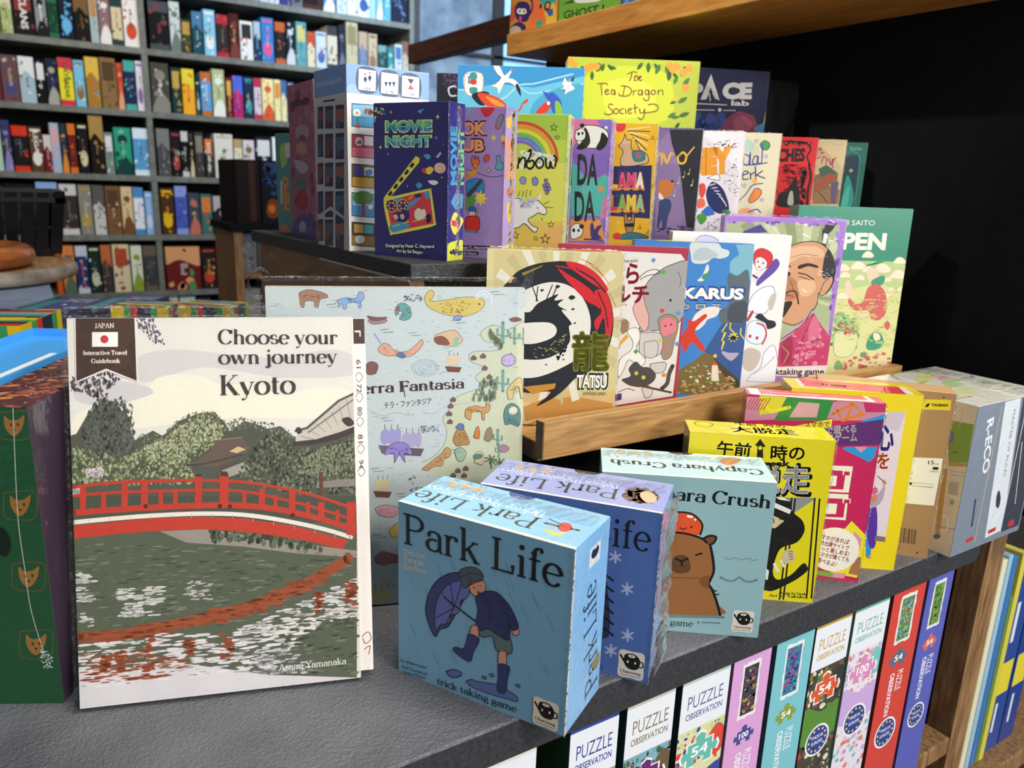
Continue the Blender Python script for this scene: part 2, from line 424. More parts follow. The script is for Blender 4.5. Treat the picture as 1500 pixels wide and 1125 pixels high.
# ------------------------------------------------------------------ printed artwork: layers of flat ink on one face, face units are 0.1 mm
class Art:
    STEP = 0.000003
    def __init__(s): s.v, s.f, s.c, s.z = [], [], [], 0.00003
    def poly(s, color, polys, step=True):
        c = rgb(color) if isinstance(color, str) else color
        if step: s.z += s.STEP
        for p in polys:
            b = len(s.v)
            s.v += [(x * 1e-4, y * 1e-4, s.z) for x, y in p]
            a = 0.0
            for i in range(len(p)): a += p[i - 1][0] * p[i][1] - p[i][0] * p[i - 1][1]
            ix = list(range(b, b + len(p)))
            s.f.append(ix if a > 0 else ix[::-1]); s.c.append(c)
    def line(s, color, w, pts, step=True):
        s.poly(color, stroke_poly(pts, lambda dx, dy: w), step)
        if w > 6:
            for q in (pts[0], pts[-1]): s.poly(color, [arc(q[0], q[1], w / 2, w / 2, 0, 324, 9)], False)
    def ell(s, color, cx, cy, rx, ry, rot=0):
        p = arc(cx, cy, rx, ry, 0, 345, 23)
        if rot:
            c, n = math.cos(rot), math.sin(rot)
            p = [(cx + (x - cx) * c - (y - cy) * n, cy + (x - cx) * n + (y - cy) * c) for x, y in p]
        s.poly(color, [p])
    def text(s, color, txt, font, x0, y0, x1, y1, cap, grow=0):
        if font in STYLES:
            th, tn = STYLES[font]
            P = serif_polys(txt, th + grow * 2, tn + grow * 2); ch = 700.0
        else:
            b = {'n': 0.0, 'k': 12.0, 'h': 26.0, 'r': 40.0}[font] + grow
            ch = 730.0
            if any(ord(c) > 255 for c in txt):      # heavy kana and kanji: the same outline printed several times, slightly shifted
                b *= 0.5
                P = []
                for dx, dy in ((0, 0), (b, 0), (-b, 0), (0, b), (0, -b), (b * .7, b * .7), (-b * .7, b * .7), (b * .7, -b * .7), (-b * .7, -b * .7)) if b else ((0, 0),):
                    P += [[(x + dx, y + dy) for x, y in p] for p in sans_polys(txt, 0.0)]
                grow = 0
            else: P = sans_polys(txt, b)
        if not P: return
        xs = [q[0] for p in P for q in p]
        lo, hi = min(xs) + grow, max(xs) - grow
        L = math.hypot(x1 - x0, y1 - y0)
        sx = L / (hi - lo); sy = cap / ch
        ca, sa = (x1 - x0) / L, (y1 - y0) / L
        T = lambda q: (x0 + (q[0] - lo) * sx * ca - q[1] * sy * sa, y0 + (q[0] - lo) * sx * sa + q[1] * sy * ca)
        s.poly(color, [[T(q) for q in p] for p in P])
    def ops(s, lst):
        for o in lst:
            k = o[0]
            if k == 'P': s.poly(o[1], [o[2]])
            elif k == 'S': s.poly(o[1], [smooth_closed(o[2])])
            elif k == 'L': s.line(o[1], o[2], o[3])
            elif k == 'C': s.line(o[1], o[2], smooth_closed(o[3], 4, False))
            elif k == 'E': s.ell(*o[1:])
            elif k == 'T': s.text(*o[1:])
            elif k == 'R': s.poly(o[1], [[(o[2], o[3]), (o[4], o[3]), (o[4], o[5]), (o[2], o[5])]])
        return s
    def build(s, name, mat, parent, mtx):
        me = bpy.data.meshes.new(name)
        me.from_pydata(s.v, [], s.f)
        at = me.color_attributes.new('Col', 'FLOAT_COLOR', 'CORNER')
        buf = []
        for f, c in zip(s.f, s.c): buf += list(c) * len(f)
        at.data.foreach_set('color', buf)
        me.materials.append(mat)
        o = link(name, me, parent)
        o.matrix_local = mtx
        return o
FACES = {
    'F': lambda w, d, h: Matrix(((1, 0, 0, 0), (0, 0, -1, 0), (0, 1, 0, 0), (0, 0, 0, 1))),
    'R': lambda w, d, h: Matrix(((0, 0, 1, w), (1, 0, 0, 0), (0, 1, 0, 0), (0, 0, 0, 1))),
    'L': lambda w, d, h: Matrix(((0, 0, -1, 0), (-1, 0, 0, d), (0, 1, 0, 0), (0, 0, 0, 1))),
    'T': lambda w, d, h: Matrix(((1, 0, 0, 0), (0, 1, 0, 0), (0, 0, 1, h), (0, 0, 0, 1))),
}
FACE_NAME = {'F': 'front_cover', 'R': 'side_panel', 'L': 'side_panel', 'T': 'top_panel'}

def box_mesh(name, w, d, h, cols, mat, bevel=0.0008):
    """closed carton with slightly rounded board edges; cols = front, right, left, top, back colours"""
    me = bpy.data.meshes.new(name)
    b = MB().quadbox(0, 0, 0, w, d, h)
    me.from_pydata(b.v, [], b.f)
    bm = bmesh.new(); bm.from_mesh(me)
    bmesh.ops.bevel(bm, geom=list(bm.edges), offset=bevel, segments=2, profile=0.5, affect='EDGES', clamp_overlap=True)
    lay = bm.loops.layers.float_color.new('Col')
    cc = [rgb(c) for c in cols]
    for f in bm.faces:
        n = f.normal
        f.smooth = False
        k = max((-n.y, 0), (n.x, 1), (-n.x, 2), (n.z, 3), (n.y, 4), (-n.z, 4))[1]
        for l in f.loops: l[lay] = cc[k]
    bm.to_mesh(me); bm.free()
    me.materials.append(mat)
    return me

def crumple(name, parent, p0, p1, wdir, ndir, width, seed, amp=0.0012, n=40, mat='seam'):
    """crumpled ridge of film along an edge from p0 to p1"""
    rnd = random.Random(seed)
    p0, p1, wd, nd = Vector(p0), Vector(p1), Vector(wdir), Vector(ndir)
    v, f = [], []
    rows = 4
    for i in range(n + 1):
        t = i / n
        base = p0.lerp(p1, t)
        ww = width * (0.55 + 0.6 * rnd.random())
        for j in range(rows):
            a = j / (rows - 1)
            v.append(base + wd * ww * (a - 0.35) + nd * (0.0006 + amp * rnd.random() * (0.4 + math.sin(a * math.pi))))
    for i in range(n):
        for j in range(rows - 1):
            k = i * rows + j
            f.append((k, k + rows, k + rows + 1, k + 1))
    me = bpy.data.meshes.new(name)
    me.from_pydata(v, [], f)
    me.materials.append(M[mat])
    return link(name, me, parent)

def pose(o, q):
    o.matrix_world = Matrix.Translation((q[0], q[1], q[2] + max(0.0, math.sin(q[4]) * q[6]))) @ Matrix.Rotation(q[3], 4, 'Z') @ Matrix.Rotation(-q[4], 4, 'X')


def parse(txt):
    """artwork notation, one ink shape per line: kind, colour, then kind-specific numbers and x,y points in 0.1 mm"""
    P = lambda a: [tuple(map(int, q.split(','))) for q in a]
    out = []
    for ln in txt.strip().splitlines():
        f = ln.split(' ')
        k = f[0]
        if k in 'PS': out.append((k, f[1], P(f[2:])))
        elif k in 'LC': out.append((k, f[1], int(f[2]), P(f[3:])))
        elif k in 'ER': out.append((k, f[1]) + tuple(int(v) for v in f[2:]))
        elif k == 'N': out.append((k, int(f[2]), int(f[3]), f[1].split('/'), P(f[8:]), float(f[4]), float(f[5]), float(f[6]), float(f[7])))
        elif k == 'T':
            (a, b), (c, d) = P(f[5:7])
            out.append((k, f[1], ' '.join(f[7:]), f[2], a, b, c, d, int(f[4]), int(f[3])))
    return out

def clip_poly(p, w, h):
    """keep the part of a polygon that lies on the face (0..w, 0..h)"""
    for ax, lim, sg in ((0, 0.0, 1), (0, w, -1), (1, 0.0, 1), (1, h, -1)):
        out = []
        for i in range(len(p)):
            a, b = p[i - 1], p[i]
            da, db = (a[ax] - lim) * sg, (b[ax] - lim) * sg
            if (da < 0) != (db < 0):
                t = da / (da - db)
                out.append((a[0] + (b[0] - a[0]) * t, a[1] + (b[1] - a[1]) * t))
            if db >= 0: out.append(b)
        p = out
        if len(p) < 3: return None
    return p

# ------------------------------------------------------------------ room shell and furniture
def structure(name, mb, mats, **k):
    return tag(mb.build(name, mats, **k), kind='structure')

structure('floor', MB().quadbox(-3, -3, -0.95, 4, 5.2, -0.85), M['floor'])
structure('ceiling', MB().quadbox(-3, -3, 2.5, 4, 5.2, 2.6), M['ceiling'])
structure('wall_back', MB().quadbox(-3, 4.98, -0.85, 2.1, 5.2, 2.5), M['shelfback'])
structure('wall_window_side', MB().quadbox(2.1, 4.8, -0.85, 4.0, 4.98, 0.3), M['wallgrey'])
# window beside the bookcase: dark frame, frosted panes, a strip of clear daylight
wf = MB()
for x0, x1, z0, z1 in ((2.1, 2.2, 0.3, 2.5), (2.78, 2.86, 0.3, 2.5), (3.3, 3.4, 0.3, 2.5), (2.1, 3.4, 1.2, 1.22), (2.1, 3.4, 0.3, 0.36)):
    wf.quadbox(x0, 4.72, z0, x1, 4.8, z1)
w1 = structure('window_1', wf, M['edge'])
tag(MB().quadbox(2.2, 4.76, 0.36, 2.78, 4.77, 2.5).build('pane', M['wallgrey'], w1), kind='structure')
tag(MB().quadbox(2.86, 4.76, 0.36, 3.3, 4.77, 2.5).build('pane', M['daywindow'], w1), kind='structure')

# display counter
ct = empty('display_counter', (0, 0, -0.85))
tag(ct, 'black-topped display counter holding the boxed games in front', 'counter')
MB().prism([(-1.3, 0), (0.585, 0), (0.602, 0.005), (0.607, 0.02), (0.607, 0.62), (-1.3, 0.62)], -0.0285, 0).build('countertop', M['counter'], ct, (0, 0, 0.85), bevel=0.0015)
MB().prism([(-1.3, -0.0006), (0.585, -0.0006), (0.6024, 0.0045), (0.6078, 0.02), (0.6078, 0.3), (0.6069, 0.3), (0.6069, 0.0205), (0.6016, 0.0054), (0.585, 0.0003), (-1.3, 0.0003)], -0.0282, -0.0016).build('edge_band', M['edge'], ct, (0, 0, 0.85))
MB().quadbox(-1.28, 0.24, -0.85, 0.6, 0.6, -0.0285).build('back_panel', M['black'], ct, (0, 0, 0.85))
MB().quadbox(-1.28, 0.02, -0.315, 0.66, 0.24, -0.291).build('lower_shelf', M['edgewood'], ct, (0, 0, 0.85), bevel=0.002)
MB().quadbox(-1.28, 0.04, -0.85, 0.6, 0.24, -0.7).build('plinth', M['black'], ct, (0, 0, 0.85))
# the two-step riser that stands on the counter
rs = empty('display_riser', (0.3, 0.42, 0))
tag(rs, 'raised black-topped step with walnut side, standing on the counter', 'display stand')
L0 = (-0.3, -0.42, 0)
MB().prism([(0.046, 0.235), (0.684, 0.235), (0.684, 0.66), (0.022, 0.66)], 0.2568, 0.2705).build('top_slab', M['slab'], rs, L0, bevel=0.0012)
MB().prism([(0.052, 0.25), (0.066, 0.25), (0.05, 0.65), (0.03, 0.65)], 0.0008, 0.2568).build('side_panel', M['walnut'], rs, L0)
MB().quadbox(0.068, 0.245, 0.0008, 0.684, 0.26, 0.2568).build('front_panel', M['black'], rs, L0)
MB().quadbox(0.06, 0.64, 0.0008, 0.684, 0.655, 0.2568).build('back_panel', M['black'], rs, L0)
MB().prism([(0.0505, 0.2495), (0.0525, 0.2495), (0.042, 0.45), (0.04, 0.45)], 0.2535, 0.2558).build('metal_trim', flat('pale_metal_trim', '#e6d9bf', 0.3), rs, L0)
# oak ledge in front of the riser
lg = empty('oak_ledge', (0.35, 0.17, 0))
tag(lg, 'oak ledge with a raised front rail, holding leaning boxed games before the riser', 'ledge')
L0 = (-0.35, -0.17, 0)
MB().quadbox(0.109, 0.12, 0.1235, 0.60, 0.131, 0.1555).build('front_rail', M['oak'], lg, L0, bevel=0.0009)
MB().quadbox(0.112, 0.131, 0.1185, 0.60, 0.2345, 0.1349).build('shelf_board', M['oak'], lg, L0, bevel=0.0008)
MB().quadbox(0.118, 0.16, 0.0005, 0.60, 0.234, 0.1185).build('support', M['black'], lg, L0)
MB().quadbox(0.1083, 0.1206, 0.1241, 0.1091, 0.1304, 0.1549).build('end_grain', M['oakend'], lg, L0)
MB().quadbox(0.1112, 0.1316, 0.1191, 0.1121, 0.234, 0.1343).build('end_grain', M['oakend'], lg, L0)
# upright partition at the end of the counter
pt = empty('partition', (0.7, 0.5, -0.85))
tag(pt, 'black partition with a worn wooden front edge at the far end of the counter', 'partition')
L0 = (-0.7, -0.5, 0.85)
MB().quadbox(0.686, 0.06, -0.85, 0.72, 0.985, 0.0).build('lower_panel', M['darkwood'], pt, L0)
MB().quadbox(0.686, -0.02, 0.0, 0.72, 0.985, 1.6).build('upper_panel', M['black'], pt, L0)
MB().quadbox(0.684, 0.03, -0.85, 0.722, 0.06, 0.0).build('wood_edge', M['edgewood'], pt, L0)
MB().quadbox(0.684, -0.05, 0.0, 0.722, -0.02, 1.6).build('wood_edge', M['edgewood'], pt, L0)
# high shelf on the partition
hs = tag(MB().quadbox(0.5, 0.05, 0.5465, 0.6855, 0.833, 0.5805).build('wall_shelf', M['shelfwood'], bevel=0.0015), 'honey-brown wooden shelf fixed high on the black partition', 'shelf')
bm_ = tag(MB().quadbox(1.0, 0.9, 0.735, 1.045, 2.31, 0.797).build('wall_shelf', M['beamwood'], bevel=0.002), 'dark red-brown wooden shelf beyond the partition, reaching the back bookcase', 'shelf')
tag(MB().quadbox(1.0455, 0.92, -0.85, 1.085, 1.0, 1.6).build('post', M['black']), 'black post behind the partition carrying the red-brown shelf', 'post')
bm_.location = (0, 0, 0)

# back bookcase
SHELF_Z = [1.3172, 0.9916, 0.6633, 0.3148, -0.0155, -0.3422, -0.6822]
bc = empty('bookcase', (0.5, 4.75, -0.85))
tag(bc, 'tall grey steel bookcase full of boxed games along the back wall', 'bookcase')
L0 = (-0.5, -4.75, 0.85)
for z in SHELF_Z + [1.645, 1.98]:
    MB().quadbox(-1.1, 4.585, z - 0.034, 2.09, 4.96, z - 0.002).build('shelf', M['steel'], bc, L0)
for x in (-1.1, 0.455, 2.065):
    MB().quadbox(x, 4.588, -0.85, x + 0.03, 4.96, 2.3).build('upright', M['steel'], bc, L0)
MB().quadbox(-1.1, 4.96, -0.85, 2.09, 4.97, 2.3).build('back', M['shelfback'], bc, L0)

# narrow wooden case in front of it, seen past the riser
cs = empty('side_case', (0.5, 2.25, -0.85))
tag(cs, 'narrow brown wooden case with a black top, seen behind the left end of the riser', 'bookcase')
L0 = (-0.5, -2.25, 0.85)
MB().quadbox(0.325, 2.12, 0.168, 0.8, 2.42, 0.19).build('top', M['black'], cs, L0)
MB().quadbox(0.335, 2.13, -0.85, 0.36, 2.4, 0.168).build('side', M['edgewood'], cs, L0)
MB().quadbox(0.78, 2.13, -0.85, 0.8, 2.4, 0.168).build('side', M['edgewood'], cs, L0)
MB().quadbox(0.36, 2.15, 0.02, 0.78, 2.4, 0.035).build('shelf', M['edgewood'], cs, L0)
MB().quadbox(0.36, 2.15, -0.2, 0.78, 2.4, -0.185).build('shelf', M['edgewood'], cs, L0)
MB().quadbox(0.36, 2.39, -0.85, 0.78, 2.4, 0.168).build('back', M['black'], cs, L0)

# side table with plinth, pedestal and basket at the far left
tb = tag(MB().quadbox(-1.3, 0.68, -0.04, 0.02, 1.98, -0.001).build('side_table', M['pinewood']), 'low table behind the counter carrying the striped and navy game boxes', 'table')
MB().quadbox(-1.2, 0.75, -0.85, 0.0, 1.9, -0.04).build('base', M['walnut'], tb)
tag(MB().prism([(-0.95, 0.85), (-0.34, 0.85), (-0.225, 1.17), (-0.185, 1.24), (-0.185, 1.95), (-0.95, 1.95)], 0.0, 0.118).build('plinth_block', M['tabletop'], bevel=0.002),
    'pale blue-grey plinth block under the round pedestal', 'plinth')
pd = empty('round_pedestal', (-0.36, 1.53, 0.1185))
tag(pd, 'round wooden pedestal with a grey rim and a polished brown ring', 'pedestal')
MB().lathe([(0.0, 0.0), (0.215, 0.0), (0.232, 0.006), (0.235, 0.016), (0.233, 0.026), (0.226, 0.031)], 64).build('rim', M['stone'], pd, smooth=True)
MB().lathe([(0.226, 0.031), (0.12, 0.033), (0.0, 0.033)], 64).build('top', M['pinewood'], pd)
ring = []
for i in range(13):
    a = math.pi * 2 * i / 12
    ring.append((0.12 + 0.024 * math.cos(a), 0.0545 + 0.021 * math.sin(a)))
MB().lathe(ring, 64).build('ring', M['terracotta'], pd, (0.015, -0.095, 0), smooth=True)
# shopping basket
bk = empty('shopping_basket', (-0.36, 1.71, 0.156))
tag(bk, 'black plastic basket with slotted sides on the round pedestal', 'basket')
def basket():
    hw0, hw1, hd0, hd1, hh = 0.2, 0.216, 0.085, 0.1, 0.13
    w = MB(); n = 15
    def bar(p0, p1, t=0.0045):
        b = len(w.v)
        for (x, y, z) in (p0, p1):
            w.v += [(x - t, y - t, z), (x + t, y - t, z), (x + t, y + t, z), (x - t, y + t, z)]
        for q in ((0, 1, 5, 4), (1, 2, 6, 5), (2, 3, 7, 6), (3, 0, 4, 7)):
            w.f.append([b + i for i in q]); w.m.append(0)
    for i in range(n + 1):
        u = -1 + 2 * i / n
        for s in (-1, 1):
            bar((u * hw0, s * hd0, 0), (u * hw1, s * hd1, hh), 0.0112)
            if i % 2: bar((s * hw0, u * hd0, 0), (s * hw1, u * hd1, hh), 0.0075)
    for k, t in ((0.05, 0.03), (0.42, 0.035), (0.85, 0.16)):
        z = hh * k; a = hw0 + (hw1 - hw0) * k; d = hd0 + (hd1 - hd0) * k; e = 0.003
        for s in (-1, 1):
            w.quadbox(-a - e, s * d - e, z, a + e, s * d + e, z + hh * t)
            w.quadbox(s * a - e, -d - e, z, s * a + e, d + e, z + hh * t)
    w.build('slotted_wall', M['blackplastic'], bk)
    MB().quadbox(-hw0, -hd0, -0.003, hw0, hd0, 0.003).build('bottom', M['blackplastic'], bk)
    r = MB()
    for s in (-1, 1):
        r.quadbox(-hw1 - 0.012, s * hd1 - 0.01, hh - 0.022, hw1 + 0.012, s * hd1 + 0.01, hh + 0.004)
        r.quadbox(s * hw1 - 0.01, -hd1 - 0.01, hh - 0.022, s * hw1 + 0.012, hd1 + 0.01, hh + 0.004)
    r.build('rim', M['blackplastic'], bk, bevel=0.002)
basket()

# ------------------------------------------------------------------ boxed games and books of the display
_poly0 = Art.poly
def _clipped(s, color, polys, step=True):
    if getattr(s, 'lim', None):
        polys = [p for p in (clip_poly(list(q), *s.lim) for q in polys) if p]
    _poly0(s, color, polys, step)
Art.poly = _clipped
def inside(x, y, p):
    r = False
    for i in range(len(p)):
        (x1, y1), (x2, y2) = p[i - 1], p[i]
        if (y1 > y) != (y2 > y) and x < (x2 - x1) * (y - y1) / (y2 - y1) + x1: r = not r
    return r
def scatter(s, seed, n, cols, region, r0, r1, asp, rot):
    """printed dabs (leaves, ripples, dots) strewn over a region of the picture"""
    rnd = random.Random(seed)
    xs = [p[0] for p in region]; ys = [p[1] for p in region]
    groups = {c: [] for c in cols}
    k = 0
    for _ in range(n * 6):
        if k >= n: break
        x, y = rnd.uniform(min(xs), max(xs)), rnd.uniform(min(ys), max(ys))
        if not inside(x, y, region): continue
        k += 1
        r = rnd.uniform(r0, r1); a0 = rnd.uniform(-rot, rot) if rot else 0
        m_ = 7 if asp > 0.3 else 6
        pts = []
        for i in range(m_):
            a = 2 * math.pi * i / m_
            j = rnd.uniform(0.7, 1.15)
            u, v = r * j * math.cos(a), r * j * asp * math.sin(a)
            pts.append((x + u * math.cos(a0) - v * math.sin(a0), y + u * math.sin(a0) + v * math.cos(a0)))
        groups[rnd.choice(cols)].append(pts)
    for c, g in groups.items():
        if g: s.poly(c, g)
_ops0 = Art.ops
def _ops(s, lst):
    for o in lst:
        if o[0] == 'N': scatter(s, *o[1:])
        else: _ops0(s, [o])
    return s
Art.ops = _ops
_face_size = {'F': lambda w, d, h: (w, h), 'R': lambda w, d, h: (d, h), 'L': lambda w, d, h: (d, h), 'T': lambda w, d, h: (w, d)}
def game_box(name, label, category, group, q, cols, arts, finish='wrap', seams=''):
    """q = x, y, z, yaw, lean, width, depth, height"""
    w, d, h = q[5:8]
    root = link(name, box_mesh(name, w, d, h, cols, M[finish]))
    pose(root, q)
    tag(root, label, category, group)
    for fc, lst in arts.items():
        if not lst.strip(): continue
        mt = M['wrapside'] if finish == 'wrap' and fc in 'RT' else M[finish]
        a = Art()
        sz = _face_size[fc](w, d, h)
        a.lim = (sz[0] * 1e4 - 3, sz[1] * 1e4 - 3)
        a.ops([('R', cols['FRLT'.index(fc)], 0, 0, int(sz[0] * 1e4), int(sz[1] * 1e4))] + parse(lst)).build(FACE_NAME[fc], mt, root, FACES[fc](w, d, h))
    sd = sum(ord(ch) for ch in label)
    if 'r' in seams: crumple('shrink_wrap_seam', root, (w, d * 0.55, 0.004), (w, d * 0.55, h - 0.002), (0, 1, 0), (1, 0, 0), d * 0.3, sd, 0.0008)
    if 'e' in seams: crumple('shrink_wrap_edge', root, (w + 0.0003, 0.0, 0.0), (w + 0.0003, 0.0, h), (1, 0.3, 0), (0, -1, 0), 0.0013, sd + 1, 0.0007, 70)
    if 't' in seams: crumple('shrink_wrap_top', root, (0.002, d * 0.7, h), (w - 0.002, d * 0.7, h), (0, 1, 0), (0, 0, 1), d * 0.3, sd + 2, 0.0012)
    if 'f' in seams: crumple('shrink_wrap_flap', root, (w + 0.0012, d * 0.5, 0.001), (w + 0.0012, d * 0.5, h - 0.001), (0, 1, 0), (1, 0, 0), d * 0.95, sd + 3, 0.004, 26, 'film')
    BUILT[label] = root
    return root
BUILT = {}
game_box('card_game_box', 'light blue square game box, boy under an umbrella on its front, nearest the counter edge', 'game box', 'small boxed games along the counter edge', (-0.0327,0.0849,0,-1.0667,0,0.13,0.0562,0.13), ['70a0bc','86b9e4','7fb0d0','97cbe8','7fb0d0'], {  # shade put into the darker front colour, light into top and right
'F': '''
L 5f90b0 4 346,535 387,459
L 5f90b0 3 755,593 783,541
L 5f90b0 3 79,158 117,87
L 5f90b0 3 348,98 393,15
L 5f90b0 3 990,804 1037,717
L 5f90b0 3 245,414 304,304
L 5f90b0 3 671,458 721,365
L 5f90b0 4 141,259 191,166
L 5f90b0 3 411,1028 468,923
L 5f90b0 3 615,460 673,353
L 5f90b0 3 881,365 921,292
L 5f90b0 3 953,820 1011,715
L 5f90b0 3 1018,1139 1047,1085
L 5f90b0 3 327,120 371,39
L 5f90b0 3 769,890 812,810
L 5f90b0 3 511,767 558,679
L 5f90b0 3 742,331 793,237
L 5f90b0 3 1098,503 1158,394
L 5f90b0 3 811,1024 866,923
L 5f90b0 3 1136,473 1181,390
L 5f90b0 3 857,995 910,896
L 5f90b0 3 713,888 741,836
L 5f90b0 3 1028,356 1057,303
L 5f90b0 3 952,850 982,794
L 5f90b0 3 414,343 473,234
L 5f90b0 4 116,391 146,337
L 5f90b0 3 865,893 921,790
L 5f90b0 3 1134,825 1193,717
L 5f90b0 3 421,989 469,901
L 5f90b0 3 100,786 143,708
L 5f90b0 3 748,1012 775,962
L 5f90b0 3 1015,954 1073,848
L 5f90b0 3 1047,908 1087,833
L 5f90b0 3 665,547 712,459
L 5f90b0 3 707,582 766,473
L 5f90b0 3 645,735 697,640
L 5f90b0 4 343,762 405,647
L 5f90b0 3 664,634 690,585
L 5f90b0 3 548,567 575,516
L 5f90b0 4 767,592 796,540
L 5f90b0 3 775,744 824,653
L 5f90b0 3 480,425 534,326
L 5f90b0 3 89,911 141,815
L 5f90b0 2 1107,1035 1147,961
L 5f90b0 3 734,863 772,792
L 5f90b0 3 429,725 477,636
L 5f90b0 4 415,713 470,612
L 5f90b0 4 95,429 151,326
L 5f90b0 3 424,858 479,756
L 5f90b0 4 342,866 385,788
L 5f90b0 3 837,1084 873,1017
L 5f90b0 3 461,297 504,217
L 5f90b0 3 998,1072 1034,1006
L 5f90b0 3 812,374 854,296
L 5f90b0 3 326,923 372,838
L 5f90b0 3 294,264 353,156
L 5f90b0 3 280,764 337,660
L 5f90b0 3 801,443 839,372
L 5f90b0 4 217,732 274,628
L 5f90b0 3 382,731 424,654
T 14171b p 0 214 47,1010 1238,1026 Park Life
T d6cdbd s 0 41 47,925 223,940 Deluxe
T d6cdbd s 0 41 47,871 213,881 People
T d6cdbd s 0 41 47,816 231,832 Edition
S 31366b 539,927 426,891 324,807 257,690 231,569 251,476 310,382 350,451 408,486 445,550 547,756 595,846
C 17181c 8 539,927 426,891 324,807 257,690 231,569 251,476 310,382 350,451 408,486 445,550 547,756 595,846 539,927
S 5b64a6 540,875 440,828 358,736 313,621 308,525 316,428 353,488 399,507 432,542 432,584 481,610 508,659 507,713 551,746 574,806
C 17181c 6 540,875 440,828 358,736 313,621 308,525 316,428 353,488 399,507 432,542 432,584 481,610 508,659 507,713 551,746 574,806 540,875
L 14171b 7 457,647 358,727
L 14171b 7 457,647 427,819
L 14171b 7 457,647 515,845
L 14171b 7 457,647 319,528
L 14171b 7 457,647 399,515
L 14171b 14 380,700 660,589
P c8502e 584,880 673,929 683,887 597,847
S cf8f76 573,847 674,911 699,863 665,807 618,785 582,805
C 17181c 6 573,847 674,911 699,863 665,807 618,785 582,805 573,847
S 44525c 504,872 497,926 546,968 625,987 673,955 666,916 588,874 545,820 517,830
C 17181c 6 504,872 497,926 546,968 625,987 673,955 666,916 588,874 545,820 517,830 504,872
C 14171b 5 562,967 567,922 588,882
C 14171b 5 504,885 583,936 669,946
E 14171b 609 841 6 6
E 14171b 656 868 5 5
E 7a2a22 645 818 15 9
S cf8f76 903,658 940,663 950,618 920,597 900,624
C 17181c 5 903,658 940,663 950,618 920,597 900,624 903,658
S 262c5c 790,857 863,807 914,740 944,665 904,629 872,671 813,764
C 17181c 6 790,857 863,807 914,740 944,665 904,629 872,671 813,764 790,857
S 55686b 637,555 731,579 791,560 883,576 903,462 795,443 760,535 682,504
C 17181c 6 637,555 731,579 791,560 883,576 903,462 795,443 760,535 682,504 637,555
S 262c5c 622,779 703,845 792,857 844,792 887,563 791,557 731,582 665,545 632,584 645,688
C 17181c 6 622,779 703,845 792,857 844,792 887,563 791,557 731,582 665,545 632,584 645,688 622,779
L 14171b 6 688,828 722,763 738,665
L 14171b 6 769,622 835,636
E 14171b 725 660 9 7
S cf8f76 596,557 644,573 651,478 586,475
C 17181c 6 596,557 644,573 651,478 586,475 596,557
S 2b3268 577,492 659,481 617,369 587,287 466,323 477,359 543,370
C 17181c 7 577,492 659,481 617,369 587,287 466,323 477,359 543,370 577,492
S cf8f76 810,445 864,456 862,351 810,344
C 17181c 6 810,445 864,456 862,351 810,344 810,445
S 56669e 566,126 612,160 655,160 803,192 894,180 957,157 955,125 889,118 766,103 628,102
C 17181c 6 566,126 612,160 655,160 803,192 894,180 957,157 955,125 889,118 766,103 628,102 566,126
S 56669e 405,144 468,183 527,181 515,148 448,115
C 17181c 7 405,144 468,183 527,181 515,148 448,115 405,144
E 14171b 707 209 19 13
E 56669e 707 209 13 7
E 14171b 762 248 18 14
E 56669e 762 248 12 8
E 14171b 961 244 18 13
E 56669e 961 244 13 7
S 2b3268 810,351 891,358 880,253 875,168 837,138 805,153 813,247
C 17181c 5 810,351 891,358 880,253 875,168 837,138 805,153 813,247 810,351
T 10141c s 0 52 334,20 960,40 trick taking game
T 10141c s 0 21 21,87 241,104 by dylan coyle
T 10141c s 0 21 28,39 248,53 Asil Castula E
T 10141c s 0 21 35,-1 237,19 Andrei Ebreo
S d8cfc0 1080,19 1165,16 1249,19 1253,114 1249,209 1165,213 1080,209 1077,114
S 17181b 1112,169 1133,193 1179,199 1214,177 1228,142 1214,94 1182,81 1143,86 1119,114
L 17181b 15 1121,124 1087,173
C 17181b 10 1221,149 1244,146 1244,114 1217,106
E d8cfc0 1165 179 26 11
E 17181b 1165 181 7 3
E e8e2d0 1140 134 6 9
E e8e2d0 1193 134 6 9
T 17181b b 0 21 1091,49 1238,49 Charming
T 17181b k 0 11 1094,27 1235,27 Games Collection
''',
'T': '''
R f1e7d6 0 0 1300 28
S 3d5590 560,562 580,500 650,478 720,500 740,562
T 3c3d3f p 0 168 939,278 10,246 Park Life
T f6f8f8 s 0 99 927,386 7,384 Deluxe People Edition
S e3d44a 1017,161 1075,110 1142,119 1155,189 1126,152 1072,152
S d8453a 1076,227 1074,300 1129,308 1167,241 1147,183 1110,186
L 8a6a5a 26 986,233 1078,237
L 8a6a5a 25 1158,244 1209,251
L 5d4a3a 11 979,304 1111,259
S e3c07a 92,464 112,502 170,481 167,431 134,421
S e3c07a 196,474 216,512 273,491 269,442 236,432
S e3c07a 297,472 318,509 373,489 369,440 337,430
T 6a6f74 n 0 37 370,544 324,542 1-4
T 6a6f74 n 0 43 260,547 213,545 30'
T 6a6f74 n 0 37 142,552 103,550 8+
''',
'R': '''
R f1e7d6 0 0 18 1300
T 2a3a4a p 0 199 521,93 366,956 Park Life
R dfe2e4 240 1063 414 1197
E 17181b 327 1146 62 40
E dfe2e4 327 1177 26 8
S 7d7a4a 394,271 454,316 511,323 543,245 494,202
''',
}, 'wrap', 'et')
